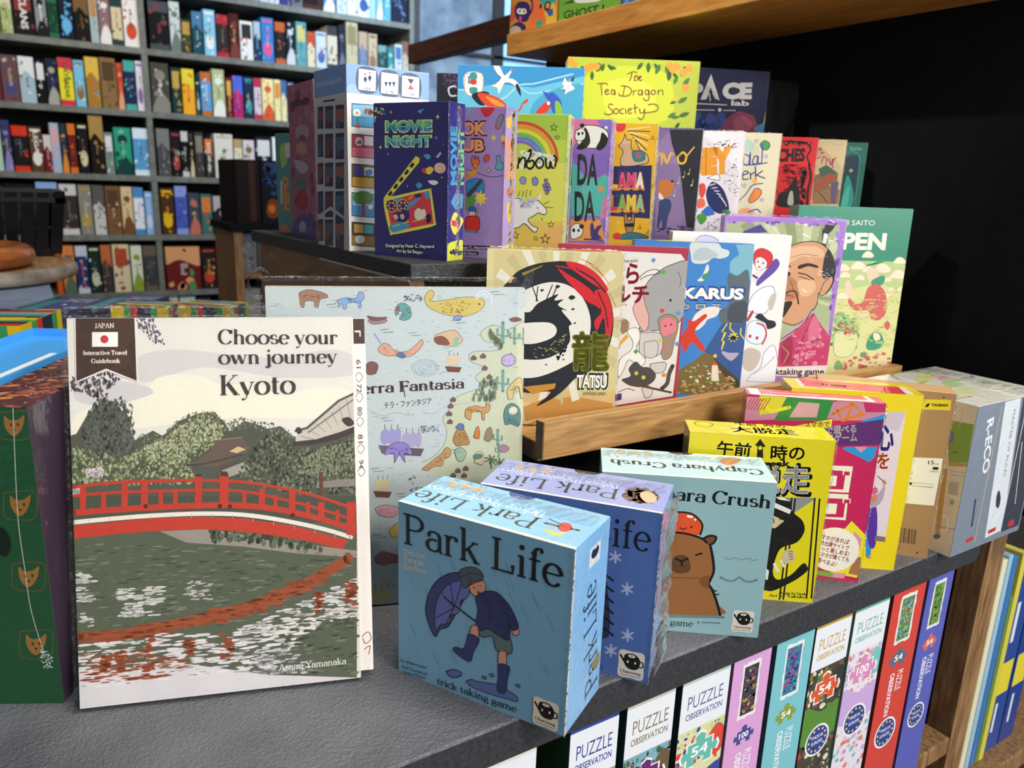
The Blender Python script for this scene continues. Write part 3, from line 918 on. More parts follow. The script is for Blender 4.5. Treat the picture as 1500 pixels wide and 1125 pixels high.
game_box('card_game_box', 'periwinkle blue square game box with snowflakes, hedgehog on its top flap, behind the umbrella box', 'game box', 'small boxed games along the counter edge', (0.0317,0.0866,0,-0.8958,0,0.13,0.0562,0.13), ['4c68a6','9fb2e2','5474b4','a3aee2','5474b4'], {  # front colour darkened as shade, top and right lightened as if lit
'F': '''
T 131722 p 0 199 257,997 1242,1012 Park Life
L a9b4d6 15 1010,883 1004,968
L a9b4d6 15 972,899 1041,952
L a9b4d6 15 973,943 1041,909
L a9b4d6 16 1107,661 1101,747
L a9b4d6 15 1070,676 1139,731
L a9b4d6 16 1070,721 1138,687
L a9b4d6 16 1137,304 1131,393
L a9b4d6 15 1099,319 1169,378
L a9b4d6 16 1099,365 1168,332
L a9b4d6 16 1028,155 1022,246
L a9b4d6 16 989,171 1060,231
L a9b4d6 16 990,217 1060,184
L a9b4d6 16 666,584 661,673
L a9b4d6 16 627,600 701,657
L a9b4d6 16 628,646 699,612
L a9b4d6 16 794,363 789,454
L a9b4d6 16 755,379 828,438
L a9b4d6 16 756,425 827,392
L a9b4d6 17 559,393 555,484
L a9b4d6 17 519,409 595,468
L a9b4d6 16 521,456 593,422
S 2a2f45 945,730 965,694 997,498 1004,334 974,285 803,201 569,186 481,379 589,571 775,694
L 10141c 15 937,788 1003,746
L 10141c 16 942,705 1008,663
L 10141c 16 948,621 1014,579
L 10141c 15 954,537 1020,495
L 10141c 16 959,452 1026,410
L 10141c 16 965,366 1031,324
T 131722 s 0 48 418,-26 977,36 trick taking game
S d8cfc0 1089,21 1175,17 1260,21 1264,122 1260,223 1175,228 1089,223 1086,122
S 17181b 1121,181 1142,206 1189,213 1224,190 1239,152 1224,101 1192,86 1153,92 1128,122
L 17181b 16 1130,133 1096,185
C 17181b 10 1231,160 1255,156 1255,122 1228,114
E d8cfc0 1175 192 26 12
E 17181b 1175 194 7 4
E e8e2d0 1150 143 6 10
E e8e2d0 1203 143 6 10
T 17181b b 0 23 1100,52 1249,52 Charming
T 17181b k 0 12 1103,29 1246,29 Games Collection
''',
'T': '''
R f1e9e0 0 0 1300 26
S 14161c 560,562 580,512 650,496 720,512 740,562
T 3c3d46 p 0 182 954,300 50,241 Park Life
T eef0fa s 0 104 932,409 38,390 Deluxe Hedgehog Edition
N 6a4a3c/8a6450 4 60 19 28 2.2 1 986,262 1034,357 1124,376 1211,299 1228,187 1169,112 1078,121 1013,172
S e3c79a 1100,302 1146,359 1214,280 1222,184 1174,144 1120,209
S e0c492 120,427 142,474 185,445 174,379
S e0c492 225,437 248,484 290,454 278,389
S e0c492 330,447 353,493 395,464 381,399
T 5a5f7a n 0 39 430,543 379,545 1-8
T 5a5f7a n 0 41 307,549 265,549 30'
T 5a5f7a n 0 44 186,545 149,540 8+
''',
'R': '''
R e8eaf4 0 0 16 1300
''',
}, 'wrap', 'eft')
game_box('card_game_box', 'pale teal square game box with a capybara wearing an orange fruit on its head', 'game box', 'small boxed games along the counter edge', (0.1258,0.0651,0,-0.6542,0,0.13,0.0562,0.13), ['8eb2b5','a6c8d0','97bcc0','c4e0e2','97bcc0'], {  # face colours carry light: shaded front, paler lit top
'F': '''
T 14181a b 0 99 95,1123 1264,1096 Capybara Crush
S d9542c 466,822 483,918 522,984 598,1014 697,1007 764,958 785,905 774,843 648,822
C 191b1c 15 493,937 522,984 598,1014 697,1007 764,954 785,905 774,843
S 6a9a3c 518,1029 557,1018 580,989 562,968 526,972
C 191b1c 12 518,1029 557,1018 580,989 562,968
P f2ede4 662,995 705,991 705,973 662,977
E f2ede4 724 962 8 9
E 191b1c 583 901 8 9
E 191b1c 702 899 8 9
C 191b1c 9 619,887 643,876 665,889
S 6e4a30 794,806 844,838 894,831 882,782 833,745
C 191b1c 18 794,806 844,838 894,831 882,782 851,762
S 96633a 301,110 309,347 332,500 337,650 402,784 514,834 646,844 780,814 844,765 886,658 905,548 881,453 872,414 905,380 959,271 993,172
C 191b1c 18 402,784 514,834 646,844 780,814 830,778
C 191b1c 21 861,748 886,658 905,548 884,462 877,430 908,387 955,280 990,172
L 191b1c 11 908,384 942,377
L 191b1c 11 925,347 962,351
S 7a4f30 868,508 798,453 868,388 878,423
L 6f4a2e 9 566,460 796,476
S 5e4128 583,577 590,634 637,662 697,646 727,571 711,521 649,504 594,522
L 191b1c 16 607,628 653,609 698,635
L 191b1c 15 653,609 660,573
L 191b1c 15 758,670 801,688
L 191b1c 16 493,685 551,671
C 69878c 7 976,669 1010,653 1051,671 1101,657 1148,676 1184,660 1222,671
C 69878c 18 963,497 1012,475 1062,476 1102,509 1144,483 1194,480 1235,498
L 69878c 24 522,124 1015,157
L 69878c 14 862,97 993,103
E 69878c 830 94 12 13
T 14181a s 0 54 400,47 791,52 board game
S d8cfc0 1093,46 1169,43 1245,46 1249,133 1245,220 1169,224 1093,220 1090,133
S 17181b 1121,184 1140,205 1182,211 1214,191 1226,158 1214,115 1185,102 1150,108 1128,133
L 17181b 14 1129,142 1099,187
C 17181b 9 1220,166 1241,162 1241,133 1217,126
E d8cfc0 1169 193 23 10
E 17181b 1169 195 6 3
E e8e2d0 1147 151 5 9
E e8e2d0 1194 151 5 9
T 17181b b 0 19 1102,73 1236,73 Charming
T 17181b k 0 10 1105,53 1233,53 Games Collection
''',
'T': '''
R f4f2ec 0 0 1300 30
S 4a3a34 560,562 580,520 650,505 720,520 740,562
T 4a4d4e b 0 118 1242,269 69,287 Capybara Crush
T f8faf8 s 0 114 858,385 84,425 Deluxe Edition
S d89a5c 942,421 1016,507 1120,506 1082,396 983,318
C f4efd8 24 852,394 951,537 1108,535 1190,467
S dcc08a 127,497 164,532 198,500 160,439
S dcc08a 234,498 271,532 305,501 266,440
S dcc08a 340,499 378,533 411,502 371,441
''',
'R': '''
''',
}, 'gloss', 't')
game_box('card_game_box', 'yellow game box with a striped-cap prisoner gripping cell bars', 'game box', 'small boxed games along the counter edge', (0.2207,0.0704,0,-0.6598,0,0.1168,0.035,0.1463), ['dccb14','e6d92a','8c8a80','efe41a','d8cc20'], {
'F': '''
P 8a8a84 354,916 1079,963 756,674 480,572
P dccb14 1079,963 888,764 766,595 818,-15 1181,8 1138,940
L 15140f 15 878,940 889,12
L 15140f 15 906,938 921,15
L 15140f 15 1062,954 1111,43
L 15140f 15 1101,953 1151,47
T 15140f r 8 98 227,1290 503,1282 午前
T 15140f r 8 101 665,1275 936,1290 時の
P 15140f 531,1383 566,1442 619,1377 595,1372 609,1278 556,1278 552,1377
E e6d800 575 1363 15 17
T 15140f r 6 53 431,1193 836,1222 Jailbreak
T 15140f r 50 220 296,955 1036,998 大脱走
T dedcd4 r 14 190 309,971 1009,1016 大脱走
S 15140f 487,673 592,859 692,926 777,952 869,920 902,824 988,752 1017,656 968,552 866,503 823,439 803,274 849,196 952,246 1037,360 1074,349 1086,299 1010,214 910,139 825,86 761,84 659,96 559,335
P c9b48c 716,790 800,757 842,737 775,664 730,672
L 15140f 9 802,746 829,756
L 15140f 8 746,761 762,719 745,709
P dedcd4 745,895 888,839 877,803 735,855
P dedcd4 746,946 813,947 870,916 780,925
S c9b48c 858,422 880,468 931,488 964,439 962,386 912,349 880,363
L 15140f 6 904,458 946,469
L 15140f 6 912,436 949,445
L 15140f 6 920,415 952,421
L 15140f 6 928,393 955,397
P dedcd4 795,339 816,353 857,279 837,261
P dedcd4 844,384 867,378 902,324 889,310
P dedcd4 747,290 771,271 770,185 751,191
T 15140f b 0 24 879,62 1111,70 Design by Sasaki
T 15140f b 0 25 795,29 1111,41 Art by Takako
''',
'T': '''
T 3b3a10 r 0 67 415,283 837,284 午前  時の
T f4f2e4 r 14 125 357,89 896,105 大脱走
C 8a8210 11 66,254 111,321 201,302 220,243 164,169 85,190 66,254
''',
}, 'wrap', 'e')
game_box('party_game_box', 'magenta party game box with a round cream sticker and white square letters', 'game box', 'small boxed games along the counter edge', (0.2948,0.0782,0,-0.7249,0,0.115,0.0225,0.1681), ['c2205c','d8407a','b8607a','d83a72','c2205c'], {
'F': '''
P c98aa0 -23,1656 1147,1675 1150,1535 697,1517 -9,1437
P d8cf30 104,1676 350,1685 275,1541 124,1498
P 2f8a3c 332,1680 721,1680 682,1496 248,1459
P d6a0a8 437,1643 609,1643 598,1518 372,1499
P c98aa0 747,1687 1049,1682 1019,1524 736,1500
P c22a66 961,1679 1152,1679 1148,1609 991,1596
P 2d93d6 874,1273 1132,1296 1119,1195 1081,1151 850,1251
P d795ac 946,1280 1052,1289 1003,1229
P 2d93d6 984,1521 1150,1594 1150,1476 939,1458
L eadf2e 31 121,1638 212,1536 362,1588
L e0802c 23 728,1559 874,1665 975,1579 807,1506 758,1600
L e0802c 23 874,1665 842,1509
L c05a5a 10 -5,1538 39,1641
L c05a5a 10 21,1540 65,1643
L c05a5a 10 46,1542 91,1645
L c05a5a 10 72,1544 116,1647
L c05a5a 10 98,1546 142,1649
L c05a5a 9 124,1548 167,1651
L c05a5a 10 149,1551 193,1653
P eadf2e 383,1410 730,1515 729,1440 387,1375
T b0243c r 10 39 513,1422 717,1447 スマホで
P 5c2a70 725,1440 1157,1551 1159,1319 731,1260 404,1231 386,1381
T efe6ea r 16 60 500,1348 941,1415 スマホで遊べる
T efe6ea r 16 64 582,1279 959,1337 ボードゲーム
P e9ead9 570,1083 956,1099 954,853 582,837
P e9ead9 584,820 956,837 964,591 595,581
P c2205c 686,1041 904,1054 906,877 709,866
P e9ead9 692,992 838,1000 840,904 705,894
P e9ead9 877,1055 944,1057 946,1013 883,1011
P c2205c 890,1048 938,1049 939,1012 892,1012
P c2205c 720,780 940,794 942,614 743,601
P e9ead9 726,730 873,739 875,641 739,631
P e9ead9 912,795 979,798 982,753 918,750
P c2205c 926,788 973,789 975,752 927,751
P eadf2e 1016,589 1162,457 1161,265 1136,45 1040,55 889,59 1082,299 946,475
P d795ac 1034,506 1123,431 1122,303 1003,332 981,437
L eadf2e 20 1029,548 1084,82
P a8744a 1088,256 1164,244 1151,69 1056,79
P 7aa83c 772,77 924,74 931,24 778,34
P d795ac 924,74 1037,77 1025,27 931,24
E f1ece2 904 299 215 215
T c2205c r 10 38 739,397 1021,364 スマホがあれば
T c2205c r 10 38 746,340 1028,307 この出題サイトで
T c2205c r 10 39 754,282 1036,250 もっと楽しめる!
T c2205c r 10 39 761,224 1044,193 スマホが無くても
T c2205c r 10 38 768,167 939,135 遊べるよ!
''',
'T': '''
P f4e8ea 21,305 1038,294 1079,42 33,-40
P e2465a 114,285 1002,299 1022,97 118,37
L f0c8cc 24 222,113 670,140
''',
}, 'wrap', 'e')
game_box('party_game_box', 'tall yellow drawing game box showing a painter, between magenta and kraft boxes', 'game box', 'small boxed games along the counter edge', (0.3426,0.0695,0,-0.6627,0,0.1139,0.039,0.1704), ['e8d410','e4d020','c9b410','ecd82a','d8c410'], {
'F': '''
P dcd6d6 494,1522 1008,1541 1015,339 657,343
P c9c2c6 1008,1541 971,1359 778,1387 494,1522
P e0d9da 494,1522 778,1387 777,605 657,343
T 4a3fae r 30 197 637,1180 951,1196 絵心
T e8752a r 26 128 835,1003 941,1011 を
P 2f8fd0 831,368 894,362 909,130 866,126
S 53309a 783,627 892,614 938,253 876,243
S a8a4ae 800,715 873,742 912,809 929,885 940,747 915,659 854,611 803,628
E c9855a 859 708 25 42
S d65a86 820,776 843,815 874,802 878,764 835,739
S d8b08a 902,883 927,900 942,850 917,835
L 5a6a3a 10 858,922 937,858
P 77706e 925,340 1016,330 1016,282 921,287
P 7a7a80 854,136 927,113 889,101
''',
'T': '''
P e2404e 147,380 1018,272 987,-13 134,96
P f4ecd8 118,407 147,380 138,97 93,86
P f4ecd8 1018,272 1075,269 1056,-27 987,-13
T f0b0b4 k 0 71 532,206 227,231 絵心
''',
}, 'wrap', 'e')
game_box('card_game_box', 'plain brown kraft game box with a white sticker and barcode', 'game box', 'small boxed games along the counter edge', (0.4078,0.0905,0,-0.8871,0,0.12,0.03,0.1662), ['a8845a','c29a68','a8845a','c9a374','a8824f'], {
'F': '''
P e2cc2c 869,1573 1160,1600 1169,1501 884,1477
T 2a2616 r 14 25 1006,1522 1142,1535 TANSAN
S 2a2616 956,1512 973,1543 992,1541 978,1510
E 2a2616 1096 1617 7 8
P ece8da 805,994 1181,1032 1177,554 873,534
T 26241e k 6 39 1066,958 1114,963 15
T 26241e k 0 15 1121,962 1157,968 min
P 26241e 1110,938 1158,943 1158,915 1111,910
T 26241e n 0 15 1096,884 1166,892 88832
P 26241e 935,756 958,758 960,729 939,728
L 26241e 3 958,755 1140,767 1141,736 959,724
P 3a2c1c 932,284 938,285 949,129 943,130
P 3a2c1c 946,284 949,284 960,129 957,131
P 3a2c1c 959,284 967,285 978,130 970,131
P 3a2c1c 973,284 977,285 989,130 984,131
P 3a2c1c 986,284 989,285 1001,130 997,131
P 3a2c1c 1000,284 1009,286 1020,131 1011,132
P 3a2c1c 1013,285 1016,285 1027,130 1024,132
P 3a2c1c 1026,285 1032,286 1044,131 1038,132
P 3a2c1c 1040,285 1044,286 1056,131 1051,132
P 3a2c1c 1053,285 1061,286 1072,132 1064,133
P 3a2c1c 1067,285 1069,286 1081,131 1078,133
L a17f52 6 952,516 1176,536
L a88658 6 903,324 1185,353
E 2a1c10 1109 51 8 9
C d9c49a 6 1182,976 1202,670 1207,357
''',
}, 'gloss', 'e')
game_box('game_set_box', 'large cream boxed set with a map on top, furthest along the counter', 'game box', None, (0.5077,0.106,0,-1.5734,0,0.1178,0.1334,0.1534), ['d9d3c2','808a98','d9d3c2','e3e1d4','d9d3c2'], {
'F': '''
P 79a348 910,1335 1164,1359 1177,982 1003,933
E 5a72b0 980 1179 29 60
L 31461e 6 1018,1040 1070,1052
P b99a55 1003,933 1178,978 1176,942 1006,893
P b99a55 954,849 1006,866 1048,194 1001,186
P d8d2c4 1024,884 1176,920 1182,749 1041,721
L 9a948a 5 1033,813 1177,845
L 9a948a 4 1022,849 1175,880
P b5b0a6 1045,745 1133,767 1140,640 1050,620
L ece8de 10 1043,608 1200,604
P 7fb05a 1084,573 1116,581 1121,533 1088,525
L 8a90b4 9 983,261 1188,300
C f4f0e6 13 1037,376 1086,391 1104,265 1058,231 1044,239
S 55639a 988,155 1022,188 1059,180 1036,137 1002,128
L c9c2b2 6 1044,1493 1042,1298
''',
'R': '''
P 808a98 -1,1503 438,1517 606,41 112,84
P dfe3e8 485,1522 783,1528 970,81 631,64
P 39414f 827,1523 851,1529 1291,111 979,79
R 39414f 930 60 1310 1490
R c6ccd4 925 60 940 1490
R b9a98a 425 60 440 1490
T e9edf2 k 14 118 211,1373 318,807 R-ECO
L 3a4658 34 281,547 311,274
T 6a7586 n 0 50 674,1417 753,702 MASTER OF RULES
S 39404c 692,525 728,565 794,458 786,364 721,401
L c6ccd6 14 996,1035 1127,343
P c8343e 246,133 388,143 395,99 260,92
P c8343e 663,139 813,150 822,104 679,97
P c8343e 1071,153 1181,159 1198,91 1083,86
''',
'T': '''
C c9b98a 42 180,327 27,452 27,819 258,848 397,364 446,50 719,47 892,46 933,319
S dfe08c 203,609 263,837 370,612 309,433
S e6a0ac 290,897 440,904 443,730 350,750
S b6d89a 409,834 603,816 647,529 521,550
S dfe0a0 687,576 819,658 876,387 768,348
S 8fa6d8 410,1308 489,1246 496,1144
S e4e6a8 102,862 119,1002 195,829 172,728
S d6dcc4 578,1209 738,1158 749,920
R f6f5f0 0 0 1178 16
R f6f5f0 1162 0 1178 1334
''',
}, 'wrap', 't')
game_box('travel_guidebook', 'large guidebook with a red bridge and pond on its cover, standing at the counter front', 'book', None, (-0.2278,0.1446,0,-0.3286,0.2355,0.1773,0.011,0.2507), ['e6e0d5','d9d0c4','2a2622','e9e4da','cfc7bb'], {
'F': '''
S d6d0cb 407,2251 655,2297 969,2258 1294,2236 1630,2282 1786,2227 1783,2104 1290,2098 808,2177 433,2085
S f0e9d4 37,1884 218,1976 431,2019 526,2116 744,2131 932,2056 1126,2076 1287,1978 1538,2023 1779,1981 1776,1823 957,1834 641,1812 393,1789 33,1754
S d3cdca 43,2079 222,2107 432,2069 492,2017 368,1971 187,1944 40,1981
N 4c4650/6a5a62 1 170 4 11 1.6 0 23,2144 284,2171 297,2105 220,2041 247,1942 216,1910 86,2029 5,2031
N 4c4650/7a6a80 2 70 4 9 1.6 0 400,2506 506,2498 578,2331 502,2349 413,2449
C 4c4650 4 132,2093 189,2010 261,1925 305,1874
C 4c4650 3 404,2490 458,2432 502,2365
P 56584a -11,1756 33,1770 96,1882 142,1929 188,1969 248,1975 306,1907 342,1857 360,1707 422,1738 485,1772 545,1733 641,1829 768,1875 847,1876 925,1819 955,1750 1054,1814 1118,1794 1199,1757 1281,1771 1362,1699 1512,1658 1779,1752 1766,1223 -25,1333
N 4b4c46/5f6156/3c3b3a/6e6e62 3 520 3 11 1.7 0 59,1753 96,1882 140,1954 188,1990 247,1967 293,1993 337,1923 370,1806 374,1657 296,1594 88,1621
N 6e6e66/55564e 33 120 2 4 4 0.5 232,1943 294,2007 367,1938 377,1740 303,1809
N 76805a/8d9368/5f6a48/47503a/a3a579/b4b58c 4 1500 3 10 1.4 0 -6,1690 89,1670 297,1611 420,1671 545,1716 704,1827 799,1865 924,1802 938,1716 856,1652 696,1558 756,1454 754,1403 -6,1446
N 9da077/8a9068/b6b48e/c4c2a0 5 520 2 8 1.4 0 420,1655 545,1733 672,1820 799,1874 909,1819 890,1718 729,1624 633,1544 448,1570
P cfc4b6 1379,1698 1447,1747 1672,1931 1785,1995 1779,1752 1666,1712 1512,1675 1378,1655
L 9b9389 6 1412,1697 1496,1672
L 9b9389 5 1464,1736 1537,1695
L 9b9389 5 1515,1776 1578,1718
L 9b9389 5 1567,1816 1619,1741
L 9b9389 5 1619,1856 1661,1764
L 9b9389 5 1671,1896 1702,1787
L 9b9389 5 1723,1937 1744,1810
L 5f5650 16 1380,1733 1456,1751 1672,1931 1786,1981
L 8b8076 11 1463,1721 1784,1946
S 463f3c 1380,1747 1406,1759 1423,1727 1396,1711
S 463f3c 1686,1800 1737,1815 1771,1770 1727,1751
P 453b36 1361,1661 1512,1672 1683,1717 1781,1752 1780,1710 1665,1669 1511,1637 1360,1630
P 6d5a50 687,1538 775,1575 832,1619 874,1694 1026,1713 1089,1628 1031,1584 958,1554 868,1512
L 4b3d38 11 687,1533 790,1540 886,1557 1031,1590
L 8a7a6c 8 889,1693 1034,1704
P d8c08a 951,1614 1008,1645 1056,1623 999,1601
P 5b4f48 884,1515 1046,1549 1060,1455 867,1448
P a9a096 900,1489 1046,1541 1085,1488 947,1444
N 59604a/6d7358/474d3c/85876a/3c4034 6 1700 3 11 1.4 0 1097,1607 1181,1706 1264,1737 1377,1611 1544,1604 1769,1682 1768,1293 1435,1295 1107,1383 995,1458
N 9a9c7a/7f8665 7 340 3 9 1.4 0 1374,1525 1528,1605 1768,1647 1767,1470 1573,1410 1405,1436
N 5a5c4c/6c6e58/8a8a70 34 260 3 8 1.3 0 360,1694 423,1754 546,1746 641,1843 768,1892 847,1889 941,1818 1054,1840 1118,1805 1265,1786 1363,1716 1362,1681 1117,1757 939,1750 846,1845 640,1796 544,1699 421,1696
P 8c857c 1513,1382 1765,1389 1763,1336 1504,1337
P 6a4034 1527,1447 1554,1446 1549,1254 1522,1255
N efe6e2/d8c8c8 8 60 6 13 1.2 0 85,1539 175,1541 191,1501 128,1488 84,1498
N efe6e2 9 50 6 13 1.2 0 0,1413 37,1419 48,1377 6,1380
N efe6e2 10 50 7 13 1.2 0 -4,1299 37,1309 35,1255 2,1249
P 4c5142 0,1372 1776,1266 1771,1056 -6,1179
P 59604c -5,1204 1772,1084 1738,-263 -44,-37
P 9b9184 504,1112 819,1104 1194,1004 1767,887 1766,840 1367,899 1020,972 666,1025
N 4b5540/67705a/3c4432 11 90 11 21 1.5 0 786,1106 1023,1090 1370,1010 1545,904 1368,936 1020,999 817,1023
N 6b705a/3f4638/7d806c 12 420 17 43 0.14 0 7,1074 1766,869 1754,361 -10,536
N d9d4cc/c9c3bb 13 70 20 44 0.22 0 250,757 510,752 520,555 260,562
N d9d4cc 14 60 15 37 0.2 0 8,882 103,875 92,526 5,534
N c9c3bb 15 40 14 28 0.2 0 659,775 809,762 806,636 655,649
P d9d2d2 -3,256 660,217 1169,87 1745,2 1738,-263 -12,-41
N dcd4d2/e6dedb 16 330 24 67 0.16 0 3,465 1004,398 1534,457 1170,124 657,127 -7,134
N e2dad6 17 150 21 60 0.18 0 935,405 1762,699 1756,436 1176,344
C 9c4d2c 73 3,465 257,453 535,482 837,524 1095,573 1360,659 1541,746 1707,836
N a5522f/8b4325 18 170 23 57 0.2 0 4,499 536,517 1096,618 1542,774 1613,712 1181,528 566,425 2,412
N 9c4d2c/8b4325 564 26 15 34 0.35 0 381,426 439,420 431,153 373,160
N 9c4d2c/8b4325 854 26 16 35 0.35 0 850,414 936,405 931,224 845,233
N 9c4d2c/8b4325 719 26 16 35 0.35 0 638,381 690,376 687,277 636,283
N 9c4d2c/8b4325 469 26 15 34 0.35 0 235,353 273,349 269,207 230,212
N 9c4d2c/8b4325 409 26 15 34 0.35 0 137,346 179,341 175,218 133,223
N 9c4d2c/8b4325 1199 26 17 37 0.35 0 1481,630 1524,626 1520,477 1477,481
N 9c4d2c/8b4325 1319 26 17 37 0.35 0 1693,687 1750,682 1746,512 1689,518
N 9c4d2c 40 110 20 57 0.14 0 16,359 302,345 694,249 591,153 167,139 10,184
N 59604a/767a5f/474d3a 41 120 18 43 0.3 0 1213,414 1756,474 1745,21 1434,75 1243,226
N c9c0c6/8c8a88 42 90 14 32 0.3 0 966,274 1314,256 1452,73 1082,97
P c33f2c -6,1182 457,1200 754,1191 1025,1162 1371,1084 1710,963 1665,906 1458,974 1195,1037 937,1085 752,1108 455,1115 197,1109 0,1098
C efe5d6 28 -2,1204 200,1212 458,1217 755,1211 1026,1186 1285,1130 1549,1053 1729,984
L b9a894 3 90,1219 89,1193
L b9a894 3 210,1221 209,1195
L b9a894 3 332,1222 331,1196
L b9a894 3 455,1222 454,1196
L b9a894 3 579,1219 578,1193
L b9a894 4 705,1214 704,1187
L b9a894 3 832,1205 831,1178
L b9a894 3 961,1193 960,1166
L b9a894 4 1090,1162 1090,1135
L b9a894 4 1221,1128 1221,1101
L b9a894 3 1354,1092 1353,1065
L b9a894 4 1488,1056 1488,1028
L b9a894 4 1624,1019 1623,991
C c33f2c 39 0,1265 202,1269 459,1270 790,1264 993,1251 1234,1212 1515,1130 1767,1028
C c33f2c 19 3,1372 205,1381 463,1376 793,1364 1030,1343 1288,1273 1553,1183 1768,1094
C c33f2c 21 5,1429 207,1444 465,1443 761,1431 997,1410 1203,1370 1466,1296 1734,1190 1774,1176
P c33f2c 44,1427 79,1425 73,1251 39,1254
P c33f2c 165,1376 194,1375 191,1266 162,1268
P c33f2c 287,1436 325,1433 320,1265 282,1268
P c33f2c 403,1450 445,1448 439,1254 397,1257
P c33f2c 508,1374 534,1372 531,1266 505,1268
P c33f2c 597,1372 623,1371 620,1264 594,1266
P c33f2c 732,1468 776,1466 769,1242 726,1245
P c33f2c 885,1471 943,1468 936,1237 879,1240
P c33f2c 1025,1344 1052,1342 1049,1233 1022,1235
P c33f2c 1130,1356 1172,1353 1168,1211 1126,1214
P c33f2c 1224,1305 1249,1303 1246,1193 1221,1195
P c33f2c 1325,1326 1367,1324 1363,1167 1321,1170
P c33f2c 1434,1246 1459,1244 1457,1143 1432,1144
P c33f2c 1515,1241 1558,1238 1554,1108 1511,1111
P c33f2c 1630,1178 1655,1176 1653,1074 1627,1076
P c33f2c 1706,1229 1764,1226 1759,997 1700,1001
P 4a3a34 897,1484 935,1482 941,1450 890,1452
P 4a3a34 739,1475 773,1473 775,1455 735,1457
E 5d2018 427 1281 13 14
E 5d2018 882 1253 14 15
E 5d2018 945 1247 14 14
E 5d2018 1347 1163 14 15
T efe8e2 s 0 44 1226,108 1674,108 Asami Yamanaka
T 463a38 d 0 94 901,2330 1673,2321 Choose your
T 463a38 d 0 93 899,2197 1670,2192 own journey
T 463a38 d 0 129 906,1992 1390,1989 Kyoto
P e9e2d6 44,2504 406,2511 407,2086 219,2168 39,2092
P 4b352d 52,2517 397,2515 398,2098 220,2181 44,2103
T efe6d2 s 0 29 162,2441 274,2442 JAPAN
P f0ebe0 145,2415 296,2414 293,2320 142,2322
E c23a44 216 2369 24 26
T efe6d2 b 0 26 90,2271 345,2269 Interactive Travel
T efe6d2 b 0 26 134,2218 303,2217 Guidebook
''',
}, 'matte', '')
